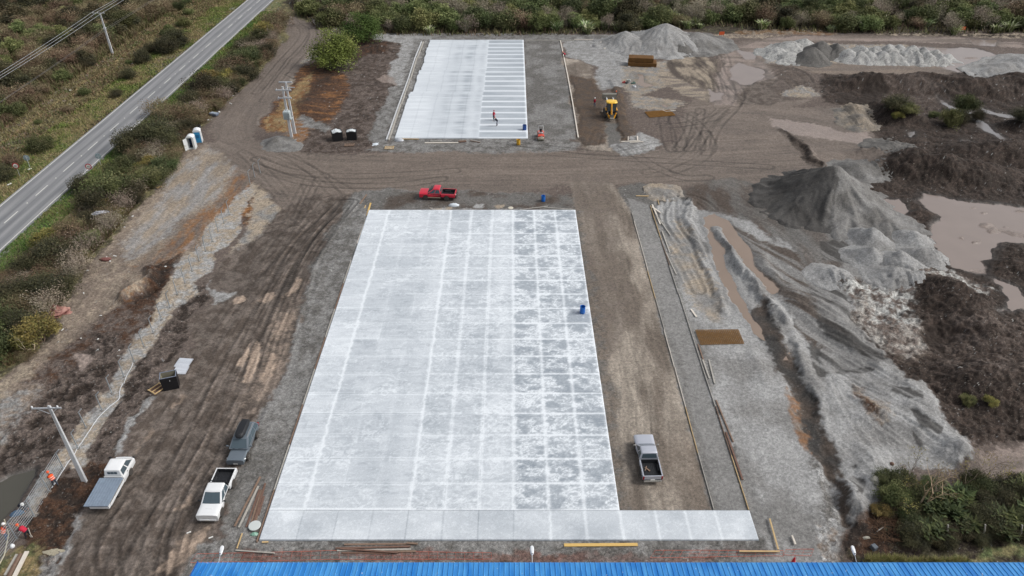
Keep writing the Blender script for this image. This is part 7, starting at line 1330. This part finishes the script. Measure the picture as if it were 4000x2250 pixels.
# ================================================================== VEGETATION
RG = np.random.RandomState(4)
def veg_mat(name, rough=.75, trans=.0):
    m = bpy.data.materials.new(name); m.use_nodes = True; n = m.node_tree; b = n.nodes['Principled BSDF']; A = n.nodes.new('ShaderNodeAttribute'); A.attribute_name = 'Tone'
    oi = n.nodes.new('ShaderNodeObjectInfo'); hs_ = n.nodes.new('ShaderNodeHueSaturation'); mr = n.nodes.new('ShaderNodeMapRange'); mr.inputs[3].default_value = .85; mr.inputs[4].default_value = 1.5; n.links.new(oi.outputs['Random'], mr.inputs[0]); n.links.new(mr.outputs[0], hs_.inputs['Value'])
    m3 = n.nodes.new('ShaderNodeMapRange'); m3.inputs[3].default_value = .47; m3.inputs[4].default_value = .525; wn = n.nodes.new('ShaderNodeTexWhiteNoise'); wn.noise_dimensions = '1D'; n.links.new(oi.outputs['Random'], wn.inputs['W']); n.links.new(wn.outputs['Value'], m3.inputs[0]); n.links.new(m3.outputs[0], hs_.inputs['Hue'])
    n.links.new(A.outputs['Color'], hs_.inputs['Color']); n.links.new(hs_.outputs[0], b.inputs['Base Color']); b.inputs['Roughness'].default_value = rough; b.inputs['Specular IOR Level'].default_value = .25
    return m
M_LEAF = veg_mat('foliage'); M_TWIG = veg_mat('twigs', .9)
def soup(name, V, F, Cc, m, parent=None):
    """V (n,k,3) separate faces with k corners, Cc (n,3) colours"""
    n, k = V.shape[:2]; me = bpy.data.meshes.new(name); me.vertices.add(n * k); me.vertices.foreach_set('co', V.astype(np.float32).ravel()); me.loops.add(n * k); me.loops.foreach_set('vertex_index', np.arange(n * k, dtype=np.int32)); me.polygons.add(n); me.polygons.foreach_set('loop_start', (np.arange(n) * k).astype(np.int32)); me.update(calc_edges=True)
    a = me.attributes.new('Tone', 'FLOAT_COLOR', 'POINT'); a.data.foreach_set('color', np.repeat(np.concatenate([Cc, np.ones((n, 1))], 1), k, 0).astype(np.float32).ravel()); me.materials.append(m)
    o = bpy.data.objects.new(name, me); COL.objects.link(o); 
    if parent: o.parent = parent
    return o
def leaves(P_, size, Cc, up=.5, asp=1.7):
    n = len(P_); N_ = RG.randn(n, 3); N_[:, 2] = np.abs(N_[:, 2]) + up; N_ /= np.linalg.norm(N_, axis=1)[:, None]; T = np.cross(N_, RG.randn(n, 3)); T /= np.linalg.norm(T, axis=1)[:, None] + 1e-9; B = np.cross(N_, T)
    s_ = size * RG.uniform(.6, 1.4, (n, 1)); return np.stack([P_ - T * s_ * asp / 2, P_ + B * s_ * .45, P_ + T * s_ * asp / 2, P_ - B * s_ * .45], 1)
def sticks(segs, Cc):     # segs: list of (p0, p1, r0, r1) -> three sided prisms as quads
    V = []; C2 = []
    for (p0, p1, r0, r1), c in zip(segs, Cc):
        p0, p1 = np.array(p0), np.array(p1); d = p1 - p0; d = d / (np.linalg.norm(d) + 1e-9); a = np.cross(d, [.3, .8, .5]); a /= np.linalg.norm(a) + 1e-9; b = np.cross(d, a)
        R_ = [a * math.cos(t) + b * math.sin(t) for t in (0, 2.09, 4.19)]
        for i in range(3): j = (i + 1) % 3; V.append([p0 + R_[i] * r0, p0 + R_[j] * r0, p1 + R_[j] * r1, p1 + R_[i] * r1]); C2.append(c)
    return np.array(V), np.array(C2)
def branches(h, spread, n, lv=3, r=.05, col=(104, 92, 80), seed=0, lean=.0):
    rg = np.random.RandomState(seed); segs = []; cols = []; tips = []; c0 = np.array(srgb(*col))
    def grow(p, d, L, r, k):
        q_ = p + d * L * .5 + rg.randn(3) * L * .05; e = q_ + (d + rg.randn(3) * .12) * L * .5; c = c0 * rg.uniform(.7, 1.3); segs.append((p, q_, r, r * .8)); segs.append((q_, e, r * .8, r * .55)); cols.extend([c, c])
        if k == 0: tips.append(e); return
        for i in range(rg.randint(2, 4)):
            dd = d + rg.randn(3) * .5; dd[2] = abs(dd[2]) * .8 + .15; dd /= np.linalg.norm(dd); grow(q_ + (e - q_) * rg.rand() if i else e, dd, L * rg.uniform(.5, .72), r * .55, k - 1)
    for i in range(n):
        a = rg.uniform(0, 6.28); d = np.array([math.cos(a) * spread * rg.rand() + lean, math.sin(a) * spread * rg.rand(), 1.0]); d /= np.linalg.norm(d); grow(np.array([math.cos(a) * .15 * spread, math.sin(a) * .15 * spread, -.1]), d, h * rg.uniform(.38, .5), r, lv)
    return segs, cols, np.array(tips)
def crown_pts(n, rx, h, z0, clumps, seed, spread=.28, flat=1.0):
    rg = np.random.RandomState(seed); cl = []
    while len(cl) < clumps:
        p = rg.randn(3); p /= np.linalg.norm(p); p *= rg.uniform(.55, 1.0)
        if p[2] > -.5: cl.append((p[0] * rx * rg.uniform(.75, 1.1), p[1] * rx * rg.uniform(.75, 1.1), z0 + (p[2] * .5 + .5) * (h - z0) * rg.uniform(.8, 1.08), rg.uniform(.6, 1.3)))
    cl = np.array(cl); k = rg.randint(0, clumps, n); s_ = rx * spread * cl[k, 3]; P_ = cl[k, :3] + np.clip(rg.randn(n, 3), -1.5, 1.5) * s_[:, None] * np.array([1, 1, .75]); P_[:, 2] = np.maximum(P_[:, 2], .1); return P_, k
def palette(k, cols, seed, var=.12):
    rg = np.random.RandomState(seed); base = np.array([srgb(*c) for c in cols]); kk = rg.randint(0, len(cols), k.max() + 1); c = base[kk[k]] * (1 + rg.randn(len(k), 1) * var); c *= (.86 + .28 * rg.rand(k.max() + 1))[k][:, None]; return np.clip(c, .003, .6)
def make_shrub(name, rx, h, n, size, cols, clumps=16, twigs=5, twcol=(110, 98, 84), seed=1, z0=.3, bare=0.0, spread=.28, stem='stems', up=.5):
    t = empty(name, (0, 0, -50)); segs, tc, tips = branches(h * .95, rx / h * .9, twigs, 3 if bare else 2, .045 + .01 * h, twcol, seed)
    V, C2 = sticks(segs, tc); s_ = np.abs(V[..., :2]).max(); V[..., :2] *= min(1, rx * 1.05 / s_); V[..., 2] *= min(1, h * 1.05 / V[..., 2].max()); soup(stem, V, None, C2, M_TWIG, t)
    P_, k = crown_pts(n, rx, h, z0, clumps, seed, spread); soup('crown', leaves(P_, size, None, up), None, palette(k, cols, seed + 3), M_LEAF, t); return t
G1 = [(70, 78, 46), (82, 86, 54), (62, 68, 42), (90, 92, 62)]; G2 = [(62, 62, 42), (72, 68, 48), (80, 76, 54), (54, 54, 40)]; B1_ = [(104, 92, 72), (92, 78, 60), (112, 104, 80), (88, 86, 60)]; B2_ = [(100, 76, 66), (86, 68, 58), (112, 92, 76), (84, 74, 56)]; G3 = [(84, 92, 54), (102, 106, 68), (76, 84, 50)]; GO = [(104, 94, 52), (88, 86, 46), (114, 106, 62)]
PR = dict(
 green=make_shrub('leafy_shrub', 1.9, 2.6, 9500, .105, G1, 22, 5, seed=1), dark=make_shrub('dark_shrub', 2.2, 2.9, 10000, .105, G2, 24, 6, seed=2), brown=make_shrub('brown_shrub', 1.8, 2.2, 5000, .09, B1_, 18, 9, (118, 104, 90), 3, bare=1, spread=.34),
 red=make_shrub('reddish_shrub', 1.7, 2.1, 4600, .09, B2_, 16, 10, (114, 92, 86), 4, bare=1, spread=.34), light=make_shrub('pale_green_shrub', 1.8, 2.5, 8000, .105, G3, 20, 6, (132, 124, 104), 5), gold=make_shrub('yellowish_shrub', 1.6, 2.2, 5600, .10, GO, 14, 6, seed=6),
 grey=make_shrub('bare_grey_shrub', 1.9, 2.6, 2200, .09, [(122, 114, 100), (106, 96, 84)], 14, 16, (140, 130, 118), 7, bare=1, spread=.36))
# far, taller scrub: coarser leaves (they are seen from 150 m)
PF = dict(green=make_shrub('bushy_tree', 3.0, 4.4, 8000, .19, G1, 22, 4, seed=11, stem='trunk'), dark=make_shrub('dark_bushy_tree', 3.2, 4.6, 8200, .19, G2, 22, 4, seed=12, stem='trunk'), brown=make_shrub('brown_bushy_tree', 2.9, 4.2, 5200, .16, B1_, 20, 9, (116, 104, 90), 13, bare=1, stem='trunk', spread=.34),
 light=make_shrub('pale_bushy_tree', 2.8, 4.2, 7200, .18, G3, 20, 5, (128, 120, 100), 14, stem='trunk'), grey=make_shrub('bare_grey_tree', 2.8, 4.6, 2400, .15, [(120, 112, 98), (104, 98, 82)], 16, 14, (138, 130, 118), 15, bare=1, stem='trunk', spread=.36))
# flax-like clump of long pale blades
def blades(n, L_, cols, seed, w_=.10, droop=.5):
    rg = np.random.RandomState(seed); V = []; cc = []; base = [np.array(srgb(*c)) for c in cols]
    for i in range(n):
        a = rg.uniform(0, 6.28); tl = rg.uniform(.25, 1.0); l = L_ * rg.uniform(.6, 1.1); d = np.array([math.cos(a) * tl, math.sin(a) * tl, 1.1]); d /= np.linalg.norm(d); p0 = np.array([rg.randn() * .25, rg.randn() * .25, 0]); p1 = p0 + d * l * .55; p2 = p1 + (d + np.array([math.cos(a), math.sin(a), 0]) * droop * .6 - np.array([0, 0, droop])) * l * .45
        s_ = np.array([-math.sin(a), math.cos(a), 0]) * w_; c = base[rg.randint(len(base))] * rg.uniform(.75, 1.25); V.append([p0 - s_ * .6, p0 + s_ * .6, p1 + s_, p1 - s_]); V.append([p1 - s_, p1 + s_, p2 + s_ * .15, p2 - s_ * .15]); cc += [c, c * 1.05]
    return np.array(V), np.array(cc)
def make_flax(name, n, L_, cols, seed, w_=.1): t = empty(name, (0, 0, -50)); V, c = blades(n, L_, cols, seed, w_); soup('leaves', V, None, c, M_LEAF, t); return t
FLAX = make_flax('spiky_plant', 90, 2.2, [(150, 158, 122), (124, 138, 92), (166, 168, 140), (96, 110, 66)], 5, .10)
FERN = make_flax('fern', 70, 1.3, [(60, 70, 40), (76, 84, 50), (50, 60, 36)], 6, .12)
def brighten(t, k):
    for c_ in [c for c in COL.objects if c.parent == t]:
        a = c_.data.attributes['Tone']; n_ = len(a.data); v_ = np.empty(n_ * 4, np.float32); a.data.foreach_get('color', v_); a.data.foreach_set('color', v_ * k)
for k_ in PF.values(): brighten(k_, 1.35)
for k_ in ('brown', 'grey', 'red', 'gold'): brighten(PR[k_], 1.3)
_used = set()
def put(pr_, x, y, s_, sz=1.0, label=None, cat='shrub', group=None):
    t = pr_ if id(pr_) not in _used else copy_tree(pr_); _used.add(id(pr_)); t.location = (x, y, gz(x, y) - .05); t.rotation_euler = (0, 0, random.uniform(0, 6.28)); t.scale = (s_, s_, s_ * sz); return tag(t, label, cat, group)
LB = dict(green='green leafy', dark='dark green', brown='brown half-bare', red='reddish brown', light='pale green', gold='yellowish', grey='bare grey')
def in_poly(pts, x, y): return poly_sd(np.array([x]), np.array([y]), pts)[0] > 0
nS = [0]; placed = []
def scatter(pts, step, kinds, prs, where, group, smin, smax, cat, jit=.45, cond=None, maxn=300):
    xs = [p[0] for p in pts]; ys = [p[1] for p in pts]; y = min(ys); n = 0
    while y < max(ys):
        x = min(xs)
        while x < max(xs):
            px_, py_ = x + random.uniform(-1, 1) * jit * step, y + random.uniform(-1, 1) * jit * step
            if n < maxn and in_poly(pts, px_, py_) and (cond is None or cond(px_, py_)) and all((px_ - a) ** 2 + (py_ - b) ** 2 > (step * .45) ** 2 for a, b in placed[-60:]):
                nz = vnoise(np.array([px_ * .06]), np.array([py_ * .06]), 3)[0] + random.uniform(-.5, .5); k = kinds[int(np.clip((nz + .75) / 1.5 * len(kinds), 0, len(kinds) - 1))]
                put(prs[k], px_, py_, random.uniform(smin, smax), random.uniform(.8, 1.15), f'{LB[k]} {cat} in {where}', cat, group); n += 1; placed.append((px_, py_))
            x += step
        y += step
    nS[0] += n; print('scatter', where, n)
# --- individual shrubs of the roadside strip (px, py of the crown middle, radius scale, kind)
for i, (px_, py_, s_, k, lb) in enumerate([(790, 345, 1.35, 'dark', 'large dark round shrub leaning over the edge of the highway'), (590, 525, 1.35, 'dark', 'wide dark shrub above the portable toilets, beside the road'), (662, 566, .8, 'green', 'green shrub just left of the portable toilets'), (430, 735, 1.45, 'green', 'large dense green shrub below the right hand speed sign'), (310, 722, .75, 'dark', 'small blue-green shrub at the road edge beside the large green one'),
     (640, 545, 1.1, 'dark', 'dark shrub between the wide dark one and the toilets'), (500, 555, 1.2, 'dark', 'dark shrub at the left end of the wide dark one'), (185, 930, 1.1, 'gold', 'yellow-green shrub on the verge above the red tarpaulin'), (260, 915, 1.25, 'red', 'reddish bare shrub beside the yellow-green one'), (330, 930, .8, 'light', 'small bright green bush left of the grey plastic sheet'), (1080, 70, 1.7, 'brown', 'brown shrub at the bend of the haul road'), (1030, 110, 1.5, 'gold', 'yellowish shrub beside the far end of the highway verge'),
     (900, 250, 1.5, 'brown', 'brown shrub left of the tan boulder'), (960, 225, 1.3, 'green', 'green shrub right of the white sack'), (700, 440, 1.5, 'brown', 'tall brown shrub behind the toilets'), (620, 420, 1.3, 'brown', 'brown shrub at the road edge above the toilets'), (140, 1290, 1.3, 'gold', 'golden shrub with pale dead stems at the lower scrub edge'), (680, 155, 1.2, 'dark', 'long dark gorse-like shrub across the highway'), (650, 180, 1.1, 'dark', 'dark gorse-like shrub next to the long one across the highway'), (560, 225, .8, 'dark', 'small dark gorse-like shrub across the highway'),
     (495, 290, .7, 'dark', 'little dark shrub by the grassy track'), (455, 365, .5, 'dark', 'low shrub on the grass across the highway'), (155, 560, .9, 'green', 'lone round shrub on the grass left of the grey sign'), (45, 618, .75, 'brown', 'brown shrub behind the left speed sign'), (8, 672, .8, 'dark', 'dark shrub at the left picture edge beside the verge')]):
    x, y = at(px_, py_, 1.2 * s_); put(PR[k], x, y, s_, 1.0, lb, 'shrub', 'roadside shrubs'); placed.append((x, y))
TR_ = make_shrub('bushy_tree', 4.2, 5.8, 15000, .17, [(78, 98, 46), (92, 110, 54), (66, 84, 40), (100, 112, 60)], 34, 12, (150, 142, 122), 31, z0=.5, spread=.24, stem='trunk')
x, y = at(1300, 215, 2.4); put(TR_, x, y, 1.1, 1.05, 'bushy green tree with visible pale stems standing alone beside the orange soil', 'tree'); x, y = at(1408, 118, 2.2); put(TR_, x, y, 1.0, .95, 'bushy green tree at the wood edge behind the one by the orange soil', 'tree')
STRIP = [(-61.4, 68)] + [(-61.0, 190)] + pxs("1085,150 1060,215 985,285 940,350 880,409 810,460 760,507 705,595 660,668 600,725 540,800 500,853 435,931 330,1030 285,1123 228,1205 177,1319 110,1397 -60,1500")
scatter(STRIP, 2.3, ['red', 'brown', 'grey', 'brown', 'dark', 'brown', 'grey', 'green', 'gold'], PR, 'the scrub strip between highway and site', 'shrubs between highway and site', .55, 1.15, 'shrub')
x0_ = lambda x, y: not (x > -91 and random.random() < .5)
scatter([(-150, 80), (-150, 150), (-160, 262), (-92, 262), (-90, 200), (-91, 150), (-88, 110), (-84, 80)], 4.1, ['grey', 'brown', 'light', 'brown', 'dark', 'brown', 'green', 'light'], PF, 'the scrub left of the roadside wires', 'shrubs left of the roadside wires', .5, .95, 'tall shrub', cond=lambda x, y: abs(x) < 12 + y * .74 and x < -88 - 6 * random.random())
scatter([(-92, 90), (-93, 240), (-80, 240), (-79, 90)], 4.2, ['dark', 'brown', 'green', 'light', 'brown'], PR, 'the rough grass across the highway', 'low shrubs across the highway', .3, .8, 'low shrub', cond=lambda x, y: random.random() < .3 and not -88 < x < -84.5)
TW = [(-60, 205), (-48, 182), (-36, 178), (-20, 177), (0, 177), (30, 179), (50, 185), (70, 180), (100, 178), (150, 181), (165, 181), (165, 262), (-60, 262)]
scatter([(p[0], p[1] + (2.5 if p[1] < 250 else 0)) for p in TW], 4.4, ['grey', 'dark', 'brown', 'grey', 'light', 'green', 'grey', 'light'], PF, 'the dense scrub behind the site', 'shrubs behind the site', .6, 1.15, 'bushy tree', cond=lambda x, y: abs(x) < 8 + y * .73 and (y < 225 or random.random() < .6))
n = 0
for i in range(900):
    x, y = random.uniform(-45, 150), random.uniform(178, 225)
    if abs(x) < 8 + y * .72 and in_poly(TW, x, y) and n < 220: put(FLAX, x, y, random.uniform(.7, 1.4), 1.1, 'pale spiky clump in the dense scrub behind the site', 'spiky plant', 'pale spiky plants behind the site'); n += 1
# bottom right thicket
THK = pxs("3430,1900 3500,1880 3620,1890 3720,1905 3850,1880 4150,1870 4150,2130 3900,2110 3700,2140 3560,2120 3470,2020 3440,1960")
scatter(THK, 1.2, ['dark', 'dark', 'green', 'dark', 'brown'], PR, 'the thicket at the lower right corner', 'shrubs of the lower right thicket', .28, .55, 'shrub', cond=lambda x, y: x > 27.5)
scatter(THK, 1.4, ['grey', 'brown', 'red', 'grey', 'dark'], PR, 'the bare left part of the thicket', 'shrubs of the lower right thicket', .25, .5, 'shrub', cond=lambda x, y: x <= 27.8)
for i in range(26):
    x, y = at(random.uniform(3560, 4060), random.uniform(1900, 2110), 0)
    if in_poly(THK, x, y): put(FERN, x, y, random.uniform(.7, 1.2), 1, 'fern with arching fronds in the lower right thicket', 'fern', 'ferns of the lower right thicket').location.z += .55
x, y = at(3490, 1935, .8); put(PR['light'], x, y, .62, 1.1, 'bright yellow-green bush at the left end of the thicket', 'shrub'); x, y = at(3440, 1990, .4); put(PR['gold'], x, y, .45, 1, 'small golden bush at the left foot of the thicket', 'shrub')
def bare_tree(px_, py_, h, label, seed, lean=0, n=1, col=(140, 128, 110), spread=.35, r=.07, grp=None, cat='bare tree'):
    x, y = at(px_, py_, -.1); t = empty('bare_tree', (x, y, gz(x, y)), 0, label, cat, grp); segs, tc, tips = branches(h, spread, n, 3, r, col, seed, lean); V, c = sticks(segs[:2 * n if n > 1 else 2], tc[:2 * n if n > 1 else 2]); soup('trunk', V, None, c, M_TWIG, t); V, c = sticks(segs[2 * n if n > 1 else 2:], tc[2 * n if n > 1 else 2:]); soup('twigs', V, None, c, M_TWIG, t)
    P_ = tips[RG.randint(0, len(tips), 90)] + RG.randn(90, 3) * .15; soup('leaves', leaves(P_, .07, None), None, np.tile(np.array(srgb(120, 112, 66)), (90, 1)) * RG.uniform(.7, 1.2, (90, 1)), M_LEAF, t); return t
bare_tree(3580, 1995, 6.0, 'tallest bare tree with two pale trunks leaning over the thicket', 21, .25, 2, (150, 136, 110), .3, .09)
for i, (a, b_, h_, lb) in enumerate([(3480, 1985, 3.6, 'thin bare tree by the yellow-green bush'), (3518, 1965, 3.2, 'slender bare tree left of the tallest one'), (3740, 1915, 3.8, 'thin dark bare sapling rising above the mud track, first from the left'), (3795, 1905, 4.0, 'dark bare sapling, second from the left above the mud track'), (3835, 1878, 3.4, 'dark bare sapling, third from the left above the mud track'), (3670, 1925, 3.0, 'bare sapling with a few leaves right of the tallest tree'), (3905, 1860, 1.6, 'small twiggy sapling at the mud track edge'), (3620, 1960, 3.4, 'many-stemmed bare tree right beside the tallest'), (3560, 1890, 3.6, 'bare tree reaching over the stone field')]): bare_tree(a, b_, h_, lb, 30 + i, .12, 1 if 'many' not in lb else 4, (112, 100, 88), .3, .045, 'bare trees of the thicket')
for i, (a, b_, h_, k) in enumerate([(100, 1390, 3.6, 1), (120, 1360, 3.0, 3), (135, 1375, 2.6, 2)]): bare_tree(a, b_, h_, ['tall pale dead tree at the lower scrub edge', 'bent pale dead tree right of the tall one', 'short pale dead tree nearest the cleared ground'][i], 50 + i, .3, k, (176, 160, 138), .4, .07, 'dead trees at the lower scrub edge', 'dead tree')
for i, (a, b_) in enumerate([(3685, 2108), (3830, 2105), (3973, 2107)]):
    x, y = at(a, b_, -.1); mb = MB(); mb.tube([(0, 0, -.2), (.05, .05, .8), (.02, .3, 1.45)], [.075, .07, .06], 8); tag(mb.build('wooden_post', M_GREYW, loc=(x, y, gz(x, y)), smooth=True), ['leaning weathered wooden post, left one of three before the thicket', 'leaning weathered wooden post, middle one of three before the thicket', 'leaning weathered wooden post, right one of three before the thicket'][i], 'wooden post', 'wooden posts before the thicket')
for i, (s_, r_, lb) in enumerate([("370,705 660,945", .09, 'cut log with a bright end lying before the thicket'), ("20,748 330,738", .05, 'thin log lying left of the thicket'), ("400,950 680,960", .04, 'thin branch with a split end below the cut log'), ("395,965 425,1040", .06, 'short stub beside the black pipe mouth'), ("75,945 145,900", .05, 'short stick on the brown soil left of the thicket')]):
    a, b_, c_, d_ = zp((3400, 1750), s_, 2.898); p0, p1 = at(a, b_, .1), at(c_, d_, .1); mb = MB(); z0, z1 = gz(*p0) + .2, gz(*p1) + .15; mb.tube([(*p0, z0), ((p0[0] + p1[0]) / 2, (p0[1] + p1[1]) / 2, (z0 + z1) / 2 + .05), (*p1, z1)], [r_, r_ * .9, r_ * .7], 7); tag(mb.build('log', M_GREYW, smooth=True), lb, 'log')
segs = []; cc = []; rg = np.random.RandomState(3); c0 = np.array(srgb(112, 84, 68))
for i in range(420):
    x, y = at(rg.uniform(3420, 3600), rg.uniform(2030, 2125), 0); a = rg.uniform(0, 3.14); l = rg.uniform(.3, 1.1); z = gz(x, y) + rg.uniform(.05, .5); segs.append(((x, y, z), (x + math.cos(a) * l, y + math.sin(a) * l, z + rg.uniform(-.1, .15)), .014, .008)); cc.append(c0 * rg.uniform(.6, 1.4))
V, c = sticks(segs, cc); tag(soup('brushwood', V, None, c, M_TWIG), 'heap of reddish cut brushwood before the thicket', 'brushwood', kind='stuff')
# small plants on the right-hand soil
for a, b_, s_, k, lb in [(3772, 425, .95, 'green', 'young green tree standing alone on the dark soil'), (3760, 470, .6, 'dark', 'dark bush at the foot of the lone young tree'), (3815, 460, .5, 'dark', 'small dark bush right of the lone young tree'), (3715, 475, .9, 'light', 'bright green bush left of the lone young tree'), (3480, 440, 1.0, 'dark', 'dark green bush on the soil bank under the pink mud flat'), (3540, 455, .9, 'light', 'pale bush on the soil bank beside the dark one'), (3650, 445, .5, 'light', 'small pale bush between the bank and the lone tree'), (3980, 480, .9, 'dark', 'dark bush at the right edge by the wet wheel tracks'), (3505, 470, .6, 'gold', 'yellowish tuft below the dark green bush'), (3780, 1570, .35, 'light', 'little green weed on the soil above the mud track'), (3860, 1590, .4, 'gold', 'yellowish weed right of the little green one')]:
    x, y = at(a, b_, .8 * s_); put(PR[k], x, y, s_, 1.35 if 'young' in lb else .8, lb, 'bush')
# ground cover: grass and low undergrowth, one body for each kind of cover
def cover(name, label, n, region, cols, L_, seed, w_=.03, cond=None):
    rg = np.random.RandomState(seed); xs = [p[0] for p in region]; ys = [p[1] for p in region]; m = n * 3; y = ys_ = rg.uniform(min(ys), max(ys), m); x = rg.uniform(min(xs), max(xs), m); ok = (poly_sd(x, y, region) > .3) & (np.abs(x) < 10 + y * .74)
    if cond is not None: ok &= cond(x, y)
    x, y = x[ok][:n], y[ok][:n]; n = len(x); z = np.array([gz(a, b) for a, b in zip(x, y)]); a = rg.uniform(0, 6.28, n); l = L_ * rg.uniform(.4, 1.3, n) * (1 + .5 * fbm(x * .3, y * .3, 2, seed)); f = (y / 90)[:, None] ** .7
    P0 = np.stack([x, y, z], 1); D = np.stack([np.cos(a) * l * .55, np.sin(a) * l * .55, l * .8], 1); S = np.stack([-np.sin(a), np.cos(a), 0 * a], 1) * w_ * f; V = np.stack([P0 - S, P0 + S, P0 + D], 1)
    base = np.array([srgb(*c) for c in cols]); k = np.clip(((fbm(x * .25, y * .25, 3, seed + 9) + rg.randn(n) * .25 + .6) / 1.2 * len(cols)).astype(int), 0, len(cols) - 1); tag(soup(name, V, None, base[k] * rg.uniform(.7, 1.3, (n, 1)), M_LEAF), label, 'ground cover', kind='stuff')
cover('grass', 'short green grass on the verges of the highway', 52000, [(-81, 70), (-73.4, 70), (-73.4, 250), (-81, 250)], [(96, 112, 56), (80, 100, 46), (120, 120, 74), (128, 118, 84)], .35, 1, .05)
cover('grass', 'green grass between highway and scrub strip', 26000, [(-66.3, 60), (-62, 60), (-62, 200), (-66.3, 200)], [(84, 104, 48), (96, 114, 54), (112, 112, 66)], .35, 2, .05)
cover('dry_grass', 'rough dry grass across the highway', 46000, [(-93, 80), (-80, 80), (-80, 250), (-93, 250)], [(132, 124, 88), (112, 108, 72), (120, 100, 78), (88, 96, 56)], .5, 3, .06)
cover('undergrowth', 'low undergrowth below the shrubs of the strip', 95000, STRIP, [(100, 86, 66), (112, 100, 70), (84, 88, 52), (104, 88, 76)], 1.0, 4, .06)
cover('undergrowth', 'tangled undergrowth of the far scrub', 60000, TW, [(86, 80, 56), (104, 100, 70), (74, 82, 46), (90, 76, 62)], 1.1, 5, .07)
cover('dry_grass', 'tussocky dry grass band behind the blue roof', 16000, q(*B4, "700,1300 900,1290 1200,1310 1500,1300 1700,1250 1932,1230 2200,1230 2200,1400 700,1400"), [(142, 138, 88), (120, 124, 70), (150, 140, 100), (104, 108, 58)], .45, 6, .04)
cover('dry_grass', 'low grass at the bottom left corner', 7000, q(*B1, "80,1230 250,1180 330,1260 330,1380 280,1449 0,1449 0,1330"), [(120, 118, 72), (100, 108, 60), (132, 120, 84)], .16, 8, .02)
cover('undergrowth', 'brown undergrowth of the scrub left of the wires', 120000, [(-150, 80), (-150, 262), (-91, 262), (-88, 80)], [(100, 92, 66), (92, 92, 58), (112, 100, 76), (84, 90, 54), (104, 88, 70)], 1.5, 9, .07)
for k_ in list(PR.values()) + list(PF.values()) + [FLAX, FERN]:
    if id(k_) not in _used:
        for c_ in [c for c in COL.objects if c.parent == k_]: bpy.data.objects.remove(c_)
        bpy.data.objects.remove(k_)
print('shrubs', nS)
